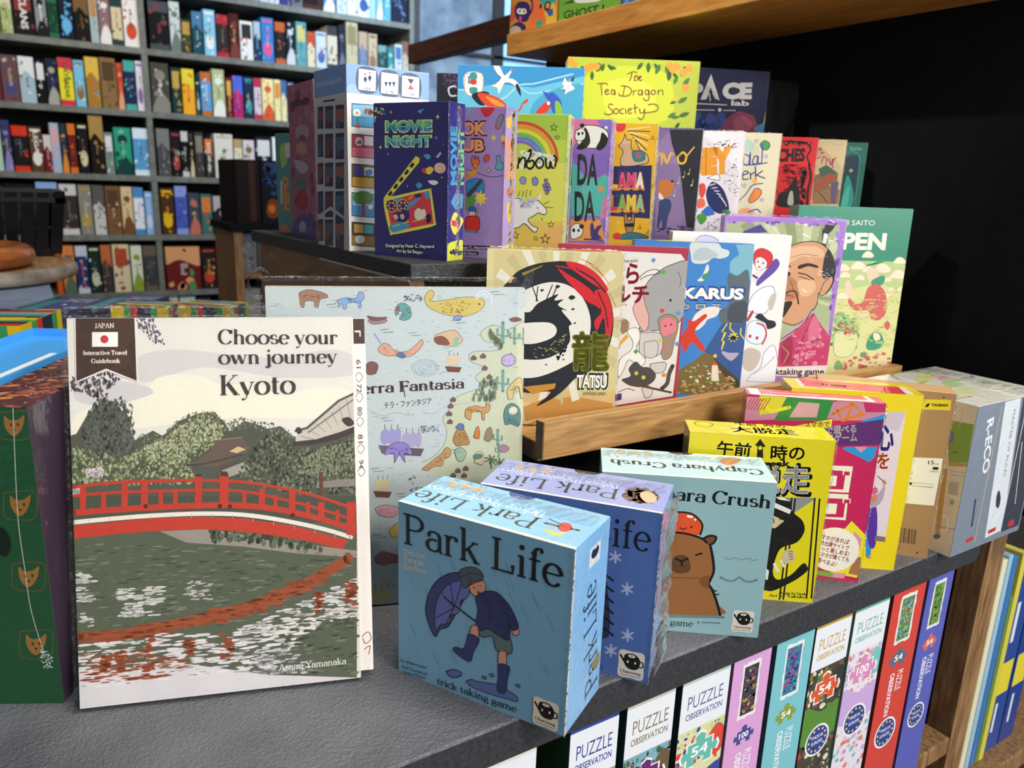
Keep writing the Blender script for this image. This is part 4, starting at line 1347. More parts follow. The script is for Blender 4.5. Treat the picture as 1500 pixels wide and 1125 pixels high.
game_box('picture_map_book', 'pale blue book covered with tiny sea monsters and ships, behind the guidebook', 'book', None, (-0.0863,0.1995,0,-0.3406,0.09,0.1988,0.011,0.2586), ['cbd2d0','d5dcdc','c9d5db','f0e6d4','c4ced2'], {
'F': '''
N 8396a4/96a6b0 50 520 11 30 0.1 0 46,2545 1979,2552 2006,1037 1412,85 683,-126 -24,209
S cfd1b4 1991,2325 1919,2287 1841,2250 1738,2288 1636,2238 1662,2162 1791,2136 1766,2085 1560,2075 1548,1999 1664,1946 1587,1871 1639,1792 1511,1744 1409,1695 1383,1619 1327,1543 1358,1438 1338,1334 1256,1233 1154,1185 1255,1075 1410,1067 1567,1006 2015,983 2003,1679
C 7f8c8c 5 1991,2325 1919,2287 1841,2250 1738,2288 1636,2238 1662,2162 1791,2136 1766,2085 1560,2075 1548,1999 1664,1946 1587,1871 1639,1792 1511,1744 1409,1695 1383,1619 1327,1543 1358,1438 1338,1334 1256,1233 1154,1185
S a8806a 243,2541 308,2564 388,2551 445,2527 449,2503 398,2489 378,2432 355,2437 347,2475 287,2475 277,2432 254,2437 246,2489
C 5c5a5e 4 243,2541 308,2564 388,2551 445,2527 449,2503 398,2489 378,2432 355,2437 347,2475 287,2475 277,2432 254,2437 246,2489 243,2541
S 8fb0dc 526,2485 585,2504 660,2499 685,2547 715,2538 722,2499 697,2470 701,2432 682,2427 669,2466 596,2461 588,2422 564,2422 556,2461 532,2432
C 5c5a5e 4 526,2485 585,2504 660,2499 685,2547 715,2538 722,2499 697,2470 701,2432 682,2427 669,2466 596,2461 588,2422 564,2422 556,2461 532,2432 526,2485
L b98a5a 7 526,2489 504,2456
L b98a5a 4 713,2542 746,2566
S 6fa3a0 952,2403 977,2451 1026,2463 1074,2422 1076,2353 1032,2329 988,2341 1013,2390 984,2398 964,2364
C 5c5a5e 4 952,2403 977,2451 1026,2463 1074,2422 1076,2353 1032,2329 988,2341 1013,2390 984,2398 964,2364 952,2403
N c97a80 51 20 5 7 1 0 960,2427 989,2432 989,2403 965,2398
S d8c06a 1258,2476 1357,2488 1507,2511 1634,2501 1659,2451 1596,2389 1483,2357 1358,2372 1258,2407 1197,2451 1185,2512 1222,2561 1258,2549 1249,2505 1221,2486
C 5c5a5e 4 1258,2476 1357,2488 1507,2511 1634,2501 1659,2451 1596,2389 1483,2357 1358,2372 1258,2407 1197,2451 1185,2512 1222,2561 1258,2549 1249,2505 1221,2486 1258,2476
N 8f7a3a 52 60 5 10 0.5 0 1283,2464 1507,2491 1558,2451 1483,2377 1333,2392
S 8fa0d8 1483,2364 1458,2327 1408,2337 1438,2367
C 5c5a5e 4 1483,2364 1458,2327 1408,2337 1438,2367 1483,2364
C dfe6ea 10 1583,2501 1620,2551 1671,2556 1710,2514 1715,2451
C dfe6ea 10 1596,2496 1646,2536 1689,2501
E 2a2622 1616 2456 8 7
S e0a890 821,2110 865,2153 913,2133 961,2083 1059,2094 1121,2143 1159,2180 1171,2143 1121,2081 1059,2044 961,2053 888,2054 830,2085
C 5c5a5e 4 821,2110 865,2153 913,2133 961,2083 1059,2094 1121,2143 1159,2180 1171,2143 1121,2081 1059,2044 961,2053 888,2054 830,2085 821,2110
L 8a7ad0 7 841,2154 794,2228
S 5c7ab0 961,2053 998,2083 1035,2052 1010,2033
C 5c5a5e 4 961,2053 998,2083 1035,2052 1010,2033 961,2053
S e0b898 1270,2216 1408,2253 1458,2215 1484,2164 1408,2122 1308,2141 1258,2167
C 5c5a5e 4 1270,2216 1408,2253 1458,2215 1484,2164 1408,2122 1308,2141 1258,2167 1270,2216
S 8a5a48 1258,2192 1333,2203 1383,2138 1283,2139
P 9ac0a0 1408,2190 1458,2202 1446,2114 1408,2122
S b0848c 747,2330 807,2349 891,2335 867,2310 783,2301
C 5c5a5e 4 747,2330 807,2349 891,2335 867,2310 783,2301 747,2330
S 8a5a58 743,2367 819,2354 896,2354 843,2330 771,2330
C 5c5a5e 4 743,2367 819,2354 896,2354 843,2330 771,2330 743,2367
S 8a5a58 730,1988 766,2012 819,1986 801,1917 736,1913
C 5c5a5e 4 730,1988 766,2012 819,1986 801,1917 736,1913 730,1988
S 8a5a50 1861,2338 1918,2351 1965,2330 1918,2315 1877,2318
C 5c5a5e 4 1861,2338 1918,2351 1965,2330 1918,2315 1877,2318 1861,2338
P 7a4a3c 1343,1965 1479,1954 1459,1912 1363,1919
L 5a4238 4 1378,1964 1378,2075
S e0c8a8 1363,1974 1358,2030 1390,2050 1393,1979
L 5a4238 3 1413,1963 1413,2075
S e0c8a8 1398,1974 1393,2029 1426,2049 1429,1978
L 5a4238 4 1446,1963 1446,2074
S e0c8a8 1431,1973 1426,2029 1459,2049 1462,1978
P 7a4a3c 768,969 916,953 894,905 789,916
L 5a4238 3 806,967 808,1094
S e0cf9c 790,980 786,1043 821,1064 823,984
L 5a4238 3 845,965 846,1092
S e0cf9c 829,978 824,1041 860,1062 862,982
L 5a4238 3 881,963 882,1090
S e0cf9c 864,976 860,1039 895,1060 897,980
P 8a6a50 715,8 922,-23 890,-91 745,-69
L 5a4238 4 769,4 771,184
S e0cf9c 746,22 740,113 790,142 792,26
L 5a4238 4 822,-1 825,180
S e0cf9c 799,17 793,108 843,137 846,21
L 5a4238 4 872,-6 874,175
S e0cf9c 849,13 843,104 893,133 896,17
C 9fb4c4 5 1215,1954 1207,1942 1187,1937 1168,1943 1160,1955 1168,1967 1187,1972 1207,1967 1215,1954
C 9fb4c4 5 1242,1954 1226,1929 1187,1919 1149,1930 1133,1956 1149,1980 1187,1990 1226,1979 1242,1954
C 9fb4c4 5 1270,1953 1246,1916 1187,1902 1129,1918 1105,1956 1129,1993 1187,2007 1246,1991 1270,1953
C 9fb4c4 5 1292,1953 1261,1906 1187,1888 1114,1909 1084,1956 1114,2003 1187,2021 1261,2001 1292,1953
T 4c3033 b 0 80 598,1757 1498,1785 Terra Fantasia
L 4c3033 7 1008,1845 1027,1726
T 5a4a50 n 4 45 866,1637 1239,1664 テラ・ファンタジア
C aab6bc 5 760,1612 858,1579 957,1601 1056,1577 1043,1603
C aab6bc 5 1156,1600 1257,1584 1333,1633 1511,1661 1640,1689 1665,1766
P 7a6478 813,1343 1014,1323 983,1258 841,1272
L 5a4238 4 865,1341 867,1510
S a79fd0 842,1357 836,1442 885,1471 887,1363
L 5a4238 3 917,1339 918,1508
S a79fd0 894,1355 888,1440 937,1469 939,1361
L 5a4238 4 965,1337 967,1506
S a79fd0 943,1353 936,1438 985,1467 988,1359
P 6a5a66 986,1318 1176,1299 1147,1238 1013,1251
L 5a4238 3 1035,1316 1036,1475
S b4a8cc 1014,1331 1007,1411 1053,1438 1056,1337
L 5a4238 3 1084,1314 1085,1473
S b4a8cc 1063,1329 1056,1409 1102,1436 1105,1335
L 5a4238 3 1130,1312 1131,1471
S b4a8cc 1109,1327 1102,1407 1148,1434 1151,1333
S 9a86cc 879,1315 929,1351 991,1361 1054,1325 1078,1254 1016,1270 1023,1192 978,1259 940,1195 933,1273 866,1263
C 5c5a5e 5 879,1315 929,1351 991,1361 1054,1325 1078,1254 1016,1270 1023,1192 978,1259 940,1195 933,1273 866,1263 879,1315
S e0a8b0 778,824 848,847 936,833 986,799 948,753 872,747 810,770
C 5c5a5e 4 778,824 848,847 936,833 986,799 948,753 872,747 810,770 778,824
S e0c26a 889,632 927,669 968,688 967,581 908,577
C 5c5a5e 5 889,632 927,669 968,688 967,581 908,577 889,632
S b87a78 772,412 831,456 919,428 996,408 1047,445 1021,352 918,352 842,339 786,362
C 5c5a5e 5 772,412 831,456 919,428 996,408 1047,445 1021,352 918,352 842,339 786,362 772,412
S c9b0d8 1805,2021 1844,2051 1902,2040 1913,1980 1858,1955 1809,1974
C 5c5a5e 5 1805,2021 1844,2051 1902,2040 1913,1980 1858,1955 1809,1974 1805,2021
N 8a70b0 53 24 5 10 0.3 0 1792,2072 1922,2070 1937,1941 1793,1944
L 7fa698 24 1812,2144 1810,2309
L 7fa698 16 1767,2256 1767,2210 1811,2203
L 7fa698 16 1854,2242 1855,2203 1811,2197
L 7fa698 18 1908,2137 1906,2264
L 7fa698 13 1873,2224 1873,2188 1907,2183
L 7fa698 12 1941,2213 1941,2183 1907,2178
L 7fa698 23 1817,1752 1815,1921
L 7fa698 17 1771,1868 1772,1821 1816,1813
L 7fa698 17 1860,1853 1860,1812 1816,1806
L 7fa698 19 1780,1301 1779,1433
L 7fa698 13 1745,1392 1745,1355 1780,1348
L 7fa698 13 1814,1379 1814,1347 1780,1343
L 7fa698 18 1987,2131 1984,2259
L 7fa698 12 1951,2218 1952,2183 1986,2177
L 7fa698 13 2019,2207 2020,2177 1986,2172
L 7fa698 15 1789,1207 1788,1314
L 7fa698 10 1761,1281 1761,1251 1789,1246
L 7fa698 10 1816,1270 1816,1245 1789,1242
S d9c084 1862,1683 1853,1761 1900,1825 1952,1863 1974,1824 1986,1706 1968,1693 1948,1785 1914,1760 1897,1687
C 5c5a5e 4 1862,1683 1853,1761 1900,1825 1952,1863 1974,1824 1986,1706 1968,1693 1948,1785 1914,1760 1897,1687 1862,1683
S d09a60 1507,1550 1517,1615 1589,1638 1667,1623 1682,1657 1714,1635 1698,1583 1667,1571 1668,1519 1647,1527 1636,1585 1563,1582 1551,1522
C 5c5a5e 4 1507,1550 1517,1615 1589,1638 1667,1623 1682,1657 1714,1635 1698,1583 1667,1571 1668,1519 1647,1527 1636,1585 1563,1582 1551,1522 1507,1550
L a87ac0 5 1698,1651 1729,1692
S 5f8a86 1839,1473 1825,1553 1845,1626 1897,1650 1951,1615 1968,1535 1953,1456 1892,1477
C 5c5a5e 4 1839,1473 1825,1553 1845,1626 1897,1650 1951,1615 1968,1535 1953,1456 1892,1477 1839,1473
E ecdcc4 1903 1587 35 34
S b98a54 1410,1358 1435,1435 1481,1460 1513,1419 1544,1326 1487,1315 1441,1309
C 5c5a5e 4 1410,1358 1435,1435 1481,1460 1513,1419 1544,1326 1487,1315 1441,1309 1410,1358
S 6a7aa0 1430,1461 1461,1497 1499,1480 1487,1439
C 5c5a5e 4 1430,1461 1461,1497 1499,1480 1487,1439 1430,1461
S d0803a 1578,1377 1595,1442 1616,1468 1627,1415 1622,1363
C 5c5a5e 4 1578,1377 1595,1442 1616,1468 1627,1415 1622,1363 1578,1377
S 9a8a6a 1664,1361 1689,1439 1721,1451 1735,1371 1701,1336
C 5c5a5e 4 1664,1361 1689,1439 1721,1451 1735,1371 1701,1336 1664,1361
S b08aa0 1775,1277 1828,1307 1876,1270 1834,1240
C 5c5a5e 4 1775,1277 1828,1307 1876,1270 1834,1240 1775,1277
S c89a68 1159,1133 1256,1207 1320,1257 1353,1302 1389,1280 1384,1227 1338,1203 1320,1151 1256,1149 1204,1117
C 5c5a5e 4 1159,1133 1256,1207 1320,1257 1353,1302 1389,1280 1384,1227 1338,1203 1320,1151 1256,1149 1204,1117 1159,1133
S e4c8a8 1587,1165 1597,1245 1644,1253 1665,1202 1655,1146 1618,1153
C 5c5a5e 4 1587,1165 1597,1245 1644,1253 1665,1202 1655,1146 1618,1153 1587,1165
S 5f8a7a 1581,1232 1644,1237 1649,1202 1587,1192
S a0b8a0 1423,1278 1474,1297 1519,1248 1488,1181 1441,1199
C 5c5a5e 4 1423,1278 1474,1297 1519,1248 1488,1181 1441,1199 1423,1278
P 7a5a58 1366,1645 1389,1667 1414,1646 1409,1623 1368,1624
P 7a5a58 1355,1581 1378,1603 1404,1582 1399,1559 1358,1560
P 7a5a58 1361,1516 1384,1538 1409,1517 1404,1494 1363,1495
P 7a5a58 1386,1696 1409,1718 1434,1697 1429,1674 1389,1675
P 7a5a58 1478,1064 1501,1087 1527,1064 1522,1040 1480,1043
P 7a5a58 1387,1069 1410,1091 1436,1069 1431,1045 1389,1047
P 7a5a58 1490,1122 1514,1145 1540,1122 1535,1099 1493,1101
P 7a5a58 1426,1107 1449,1129 1475,1107 1470,1083 1428,1085
P 7a5a58 1680,1874 1703,1897 1729,1875 1724,1852 1683,1853
P 7a5a58 1641,1946 1664,1969 1690,1948 1685,1925 1643,1926
P 7a5a58 1550,2030 1573,2052 1599,2031 1594,2009 1553,2009
P 7a5a58 1627,2044 1650,2066 1676,2045 1671,2023 1630,2023
N 8a9a80 54 70 5 13 2.6 0 1639,1844 1769,1841 1770,1685 1563,1691
N 9aa888 55 60 6 13 2.4 0 1712,2251 1817,2123 1792,2097 1687,2225
L 5c7a5a 10 1723,1186 1771,1184
L 5c7a5a 10 1723,1186 1753,1155
L 5c7a5a 10 1723,1186 1713,1150
L 5c7a5a 10 1723,1186 1681,1172
L 5c7a5a 10 1723,1186 1681,1204
L 5c7a5a 10 1723,1186 1713,1223
L 5c7a5a 10 1723,1186 1753,1213
L 6a5a4a 8 1723,1186 1727,1111
L 5c7a5a 9 1803,1155 1851,1153
L 5c7a5a 9 1803,1155 1833,1124
L 5c7a5a 9 1803,1155 1793,1119
L 5c7a5a 9 1803,1155 1760,1141
L 5c7a5a 9 1803,1155 1760,1174
L 5c7a5a 9 1803,1155 1793,1192
L 5c7a5a 9 1803,1155 1833,1183
L 6a5a4a 8 1803,1155 1807,1080
N 6a7a8a 56 26 7 12 0.5 0 1026,2536 1160,2537 1160,2476 1026,2476
N 6a7a8a 57 26 7 13 0.5 0 1155,1484 1294,1492 1294,1440 1155,1433
N 6a7a8a 58 16 7 13 0.5 0 1052,1085 1153,1080 1153,948 1051,954
N 7a5444 100 16 4 11 0.3 0.7 252,2531 445,2522 398,2489 287,2479
N 5a78a8 101 16 5 12 0.3 0.7 589,2494 707,2504 690,2466 596,2465
N b8745c 102 16 5 12 0.3 0.7 840,2129 1109,2081 1059,2052 864,2070
N 4a7874 103 16 4 12 0.3 0.7 965,2441 1062,2432 1066,2358 993,2349
N a06a34 104 16 6 13 0.3 0.7 1524,1620 1667,1610 1662,1584 1532,1588
N 7a5a30 105 16 5 13 0.3 0.7 1422,1436 1526,1406 1513,1322 1441,1320
N 8a5a34 106 16 6 13 0.3 0.7 1205,1136 1358,1268 1384,1233 1256,1154
N 3f625e 107 16 5 14 0.3 0.7 1845,1578 1951,1575 1953,1469 1878,1485
N 6a5aa0 108 16 5 13 0.3 0.7 892,1327 1066,1314 1053,1263 903,1270
N 9a7a3a 109 16 5 13 0.3 0.7 1869,1787 1969,1811 1967,1732 1888,1734
N c08090 110 16 5 12 0.3 0.7 798,815 974,813 935,762 822,769
N 8a5250 111 16 6 13 0.3 0.7 793,432 1034,419 1008,361 817,368
L 6a7f8e 4 444,2451 504,2458
L 7f93a0 3 462,2432 537,2437
L 6a7f8e 4 842,2257 905,2264
L 7f93a0 4 861,2237 939,2241
L 6a7f8e 3 1060,2230 1124,2237
L 7f93a0 4 1080,2211 1159,2215
L 6a7f8e 4 1157,1804 1222,1810
L 7f93a0 4 1177,1783 1257,1786
L 6a7f8e 4 833,1559 897,1565
L 7f93a0 4 852,1538 931,1541
L 6a7f8e 4 1384,1280 1451,1285
L 7f93a0 4 1405,1258 1487,1260
L 6a7f8e 4 753,1152 818,1157
L 7f93a0 4 773,1131 852,1132
L 6a7f8e 4 950,933 1015,937
L 7f93a0 4 970,911 1051,912
L 6a7f8e 5 770,600 835,603
L 7f93a0 4 790,577 870,577
L 6a7f8e 4 840,189 906,192
L 7f93a0 5 860,166 942,164
L 6a7f8e 4 1408,2327 1473,2335
L 7f93a0 4 1428,2307 1508,2312
L 6a7f8e 4 1709,2551 1776,2559
L 7f93a0 4 1730,2531 1812,2536
T 3a3434 n 6 28 914,-71 981,-71 Art
''',
'T': '''
R f2e6d0 10 8 1886 104
''',
}, 'matte', '')
game_box('boxed_game', 'cream game box with a black and red dragon swirl, leftmost on the oak ledge', 'game box', 'boxed games on the oak ledge', (0.0956,0.1935,0.1352,-0.5398,0.03,0.1141,0.028,0.1497), ['d6c78e','d8cfa0','cdbd86','d9cd98','c9bb86'], {
'F': '''
P d9b87a 8,470 341,335 575,374 833,268 1145,342 1126,129 354,-7 18,83
P c98f4a 348,157 770,266 1121,211 1129,97 354,-7
P e2c88c 49,116 346,206 619,115 370,-6
P c9bb86 597,927 1190,946 1192,858
P e9e2cf 597,927 1184,769 1168,685
P c9bb86 597,927 1142,600 1109,524
P e9e2cf 597,927 1067,449 1019,385
P c9bb86 597,927 962,327 902,280
P e9e2cf 597,927 834,241 766,213
P c9bb86 597,927 692,194 620,189
P e9e2cf 597,927 544,195 472,211
P c9bb86 597,927 398,240 332,277
P e9e2cf 597,927 266,325 209,381
P c9bb86 597,927 155,447 111,517
P e9e2cf 597,927 72,597 43,678
P c9bb86 597,927 20,765 9,851
P e9e2cf 597,927 5,940 10,1027
P c9bb86 597,927 23,1113 46,1194
P e9e2cf 597,927 77,1272 114,1344
P c9bb86 597,927 159,1410 210,1469
P e9e2cf 597,927 267,1520 327,1560
P c9bb86 597,927 394,1593 459,1615
P e9e2cf 597,927 531,1627 600,1630
P c9bb86 597,927 673,1622 740,1603
P e9e2cf 597,927 810,1574 874,1538
P c9bb86 597,927 936,1489 991,1436
P e9e2cf 597,927 1042,1371 1086,1301
P c9bb86 597,927 1125,1224 1153,1145
P e9e2cf 597,927 1176,1058 1188,973
P c98f4a 348,157 580,261 677,215 619,99 368,27
S 1f2228 178,1236 259,1322 378,1378 498,1405 650,1417 773,1376 915,1305 997,1201 1060,1065 1085,911 1071,754 1018,611 915,496 793,428 688,313 582,229 458,168 579,293 469,290 343,287 136,377 68,567 31,786 55,1003 98,1127
S e9e4d8 123,789 163,991 251,1117 385,1197 536,1240 675,1222 786,1149 861,1028 892,890 871,717 799,604 678,521 540,453 416,418 291,430 177,570
P d8a04a 178,1229 215,1283 230,1268 201,1222
P c9892f 341,335 622,375 609,327 422,273
P 8a7a3a 290,1308 469,1381 455,1366 306,1286
S d4222c 665,1418 803,1392 930,1313 1020,1202 998,1186 904,1229 777,1308 682,1373
S d4222c 592,1355 686,1305 812,1233 908,1153 969,1032 914,1061 850,1090 721,1208
S d4222c 907,1168 998,1186 1062,1035 1076,880 1036,690 992,673 1021,816 997,955 949,845 922,922 978,1016
L 1f2228 14 744,1360 901,1274 999,1171
L 1f2228 11 938,1169 1008,1033 1040,879
L d4222c 10 576,1376 609,1371
L d4222c 11 621,1371 655,1365
L d4222c 11 667,1367 701,1359
L d4222c 11 713,1362 747,1353
L d4222c 11 759,1357 793,1346
L d4222c 4 832,1423 976,1307
L d4222c 4 910,1380 1025,1248
L d4222c 4 1030,1172 1099,1051
L d4222c 4 770,1443 894,1395
S 1f2228 134,929 240,994 363,982 422,1046 467,1078 602,1143 574,1089 650,1099 606,1051 685,1007 639,1006 729,900 708,869 722,744 641,647 519,588 379,576 222,603 141,727
S e9e4d8 184,822 290,879 443,899 552,895 603,850 588,787 497,737 374,710 249,730
N 8c8a4a 60 30 9 19 0.4 0.6 407,656 590,740 709,837 728,775 596,614 441,594
N 1f2228 61 26 6 13 1 0 628,583 717,681 684,711 612,599
L 1f2228 9 385,1197 436,1077
L 1f2228 9 431,1199 421,1076
L 1f2228 9 498,1071 552,1218
L 1f2228 10 543,1080 584,1188
S 1f2228 575,1203 594,1220 618,1208 595,1190
S 1f2228 451,1169 465,1181 484,1173 466,1159
S 1f2228 691,1115 717,1138 751,1120 719,1097
S 1f2228 720,1018 733,1029 750,1022 734,1009
S 1f2228 658,622 668,631 681,626 669,615
S 1f2228 666,584 675,592 686,588 675,578
S 1f2228 519,536 528,543 540,539 529,529
S 1f2228 745,901 755,910 768,905 756,894
T 8b8c2c r 30 260 741,523 1076,529 龍
T 24241f h 50 132 791,335 1069,343 TATSU
T f4f2ec h 0 112 800,345 1059,349 TATSU
T 6a7a3a k 0 29 857,279 1060,279 JAPANESE SPIRIT
R ded19a 0 0 57 1497
''',
}, 'wrap', 'te')
game_box('boxed_game', 'crimson-edged white game box with a grey elephant and a black cat on its cover', 'game box', 'boxed games on the oak ledge', (0.1823,0.2145,0.1352,-0.6056,0.03,0.118,0.02,0.1521), ['b0344c','b83a50','a83248','c2485c','a03044'], {
'F': '''
P e6e1dc 427,1473 1125,1464 1178,1420 1151,146 518,10
P b0344c 1104,1470 1202,1519 1185,148 1143,146 1173,1387
S a5a3a4 775,745 829,926 786,1058 826,1193 917,1296 1027,1365 1204,1405 1224,1176 1208,975 1137,837 1057,783 876,750
C 3a3638 7 775,745 829,926 786,1058 826,1193 917,1296 1027,1365 1204,1405 1224,1176 1208,975 1137,837 1057,783 876,750 775,745
S e0b0a8 710,954 752,1073 781,1125 824,993 866,877 857,774 816,756 751,855
C 3a3638 5 710,954 752,1073 781,1125 824,993 866,877 857,774 816,756 751,855 710,954
C 3a3638 7 748,1239 818,1300 899,1319 934,1288 821,1259 758,1220
C 3a3638 5 1098,1303 1128,1238 1122,1172
E 18181a 1050 1044 10 14
S a08a78 958,659 975,762 951,863 1030,917 1116,887 1139,803 1117,666 1095,528 1030,490 989,592
C 3a3638 5 958,659 975,762 951,863 1030,917 1116,887 1139,803 1117,666 1095,528 1030,490 989,592 958,659
S e2808a 984,763 982,848 1033,884 1110,853 1117,768 1061,732 1029,714 995,726
E 2a2224 1022 807 8 9
E 2a2224 1074 821 9 8
S d86a70 955,591 977,634 1037,620 1031,585 991,566
S cfcac6 793,729 986,729 993,541 817,516
C 3a3638 5 793,729 986,729 993,541 817,516 793,729
S cfcac6 841,646 958,659 960,522 860,511
C 3a3638 5 841,646 958,659 960,522 860,511 841,646
S cfcac6 907,442 1049,465 1047,387 990,358 929,373
C 3a3638 6 907,442 1049,465 1047,387 990,358 929,373 907,442
S efece6 666,741 723,777 782,763 797,670 770,583 862,483 816,412 710,476 666,370 620,298 625,473 721,563 732,650
C 3a3638 5 666,741 723,777 782,763 797,670 770,583 862,483 816,412 710,476 666,370 620,298 625,473 721,563 732,650 666,741
P d8a83a 614,645 668,715 692,691 648,637 607,593
C 3a3638 5 601,832 633,858 686,818 675,733
S 9a7a5a 611,815 634,850 677,826 674,750 626,714
S 4c4746 655,282 738,321 716,390 775,458 833,412 901,407 955,365 968,314 929,259 847,220 727,233
C 3a3638 5 655,282 738,321 716,390 775,458 833,412 901,407 955,365 968,314 929,259 847,220 727,233 655,282
P 4c4746 775,458 817,403 767,392
P 4c4746 895,380 970,357 925,312
E d8c04a 787 349 18 19
E d8c04a 857 312 19 19
C 4c4746 38 1035,211 1082,266 1092,354 1119,434
S d8d0cc 848,203 897,232 950,208 939,136 889,116
C 3a3638 5 848,203 897,232 950,208 939,136 889,116 848,203
L 5c4a3c 21 725,250 1123,180
C 3a3638 7 629,158 712,197 781,182
P 4a3a7a 600,139 664,150 668,89 604,68
P 5a94d4 843,1399 863,1423 890,1408 873,1378
P 5ab03a 942,1296 961,1320 989,1305 972,1275
P d83a34 956,944 976,969 1004,953 986,922
P 5a94d4 1104,927 1124,951 1152,936 1134,905
P e0c23a 964,666 984,691 1012,675 995,644
P 5a94d4 1119,641 1139,665 1167,650 1150,618
P 4aa04a 743,552 764,577 792,561 774,529
P e8842a 1020,342 1040,368 1068,351 1051,319
T c03a54 r 30 157 630,1193 750,1193 ら
T c03a54 r 30 137 522,1014 852,1021 ルチ
T 55484a s 0 30 585,1371 730,1380 Hayashi
T c03a54 n 10 23 508,976 655,979 Who's
''',
}, 'wrap', '')
game_box('boxed_game', 'blue game box with a red winged figure flying over a mountain village', 'game box', 'boxed games on the oak ledge', (0.2679,0.2085,0.1352,-0.5926,0.03,0.1144,0.022,0.1549), ['3f86cc','6ab0cc','4a7ab0','5a9ad8','3a74b4'], {
'F': '''
P 3f86cc 158,1550 1146,1557 1130,133 188,222
P 3a5a94 918,799 1141,790 1135,172 757,495
P 7db8cc 931,1278 930,1379 1007,1448 964,1538 1147,1550 1141,1202 1029,1231
S 7db8cc 928,1312 945,1396 1010,1415 1059,1266 995,1230
S d4dde0 544,1548 779,1548 834,1500 903,1478 900,1428 827,1400 759,1406 696,1353 578,1349 547,1415
S b4c6cc 585,1466 666,1502 753,1472 807,1424 677,1378 576,1382
S 5c6a72 914,1193 933,1261 1010,1247 1106,1301 1140,1049 1139,808 902,781 874,901 952,973
S 46505a 945,869 986,974 1120,996 1133,807 987,791
S e6e2d8 627,1182 673,1234 706,1340 731,1304 707,1236 686,1184
S 3a9a6a 673,1234 713,1261 747,1254 718,1211 676,1197
T 2c4a94 h 70 122 442,998 1095,1013 IKARUS
T f4f4f2 h 20 102 451,1008 1083,1022 IKARUS
T 2c4a94 r 120 65 310,889 901,905 イ カ ロ ス
T f4f4f2 r 40 52 317,896 893,912 イ カ ロ ス
S ece4dc 599,717 638,857 752,931 863,926 845,848 763,810 733,757 669,702
S d2402c 521,626 579,751 548,819 627,787 724,860 752,836 666,737 655,667 733,565 765,495 731,494 628,578 584,497 548,504
L e6d83a 11 954,774 911,694 946,687 919,607 940,599 927,520
L e6d83a 10 988,784 984,732 1041,682
L e6d83a 11 1095,737 1092,684 1131,633
P e6d83a 1027,706 1035,670 1064,692 1048,659 1085,657 1051,642 1078,617 1042,628 1047,591 1027,622 1006,591 1011,628 975,617 1002,642 968,657 1005,659 989,692 1018,670
S 20242c 994,636 1025,664 1062,639 1030,612
S b4a8c4 929,502 1008,488 1094,491 1073,446 1024,409 950,459
S 7a6a3c 500,253 596,347 678,403 758,477 848,446 944,343 1055,276 1122,208 1126,118 516,56
S 4a4430 848,446 942,361 1115,225 1124,145 1008,221 910,342
N d87a4a/e8dcc8/c9b48c/7a9a4a 62 70 8 21 0.7 0 568,274 732,388 875,340 1096,207 1104,135 548,93
P e8dcc8 846,357 901,359 930,200 853,196
P d8503a 846,357 869,402 903,359
P e6d83a 868,480 872,462 887,471 878,456 896,452 878,447 887,432 872,441 868,424 863,441 848,432 857,447 840,452 857,456 848,471 863,462
N a8905a/c0a470 63 50 15 29 0.4 0 526,147 1116,189 1118,81 535,39
''',
'T': '''
R efd64a 228 0 629 220
T d8502e r 20 447 373,-632 276,-572 FUN
''',
}, 'gloss', '')
game_box('boxed_game', 'plain white game box with a red-haired girl and a white-haired girl drawn on it', 'game box', 'boxed games on the oak ledge', (0.321,0.2137,0.1352,-0.5963,0.01,0.1178,0.022,0.163), ['efece8','e9e6e2','cfc8bc','eceae6','d9d6d2'], {
'F': '''
S d8d4e8 228,1551 276,1596 363,1599 453,1559 424,1506 321,1485 249,1508
C 5a4a9a 5 228,1551 276,1596 363,1599 453,1559 424,1506 321,1485 249,1508 228,1551
S 6a4aa4 879,1174 970,1300 1037,1399 1083,1348 1043,1268 949,1176 885,1121
C 4a3a8a 3 879,1174 970,1300 1037,1399 1083,1348 1043,1268 949,1176 885,1121 879,1174
S d8323a 817,1417 829,1469 895,1498 987,1458 1012,1389 985,1318 935,1299 863,1314 825,1347
C 5a3a7a 3 817,1417 829,1469 895,1498 987,1458 1012,1389 985,1318 935,1299 863,1314 825,1347 817,1417
S f4e4da 838,1383 887,1411 953,1369 951,1308 894,1276 850,1304
C 8a4a6a 4 838,1383 887,1411 953,1369 951,1308 894,1276 850,1304 838,1383
E 4a8ac4 867 1363 10 12
E 4a8ac4 920 1351 11 12
E c83a44 885 1311 12 9
S f0dcd0 826,1172 867,1279 904,1263 879,1174
L 4a3aa0 21 834,1225 876,1200
S f4f0f0 806,868 844,1013 939,1105 1043,1118 1072,1022 1018,876 951,838
C 6a5ab0 6 806,868 844,1013 939,1105 1043,1118 1072,1022 1018,876 951,838 806,868
S c8bfb4 1010,948 1043,1047 1088,1040 1080,950 1053,878
S b83a4a 816,778 859,870 879,853 835,761
S 2a2a38 902,800 950,847 1028,787 1101,771 1116,718 1040,687 1006,749
S e6ecf0 829,651 838,734 905,773 979,748 1025,659 1002,549 932,527 848,561
C 6a7a9a 6 829,651 838,734 905,773 979,748 1025,659 1002,549 932,527 848,561 829,651
E d8323a 870 607 16 18
E d8323a 943 592 16 18
C d8404a 16 926,746 1001,713 1033,623 1004,530
S cdbcae 817,431 883,489 996,438 975,307 910,239 833,283
S f2f0f4 885,135 931,212 1013,290 1032,440 1131,517 1201,224 1175,138
C 7a6ab4 5 885,135 931,212 1013,290 1032,440 1131,517 1201,224 1175,138 885,135
C 7a6ab4 5 949,213 1049,292 1143,407
''',
}, 'gloss', '')
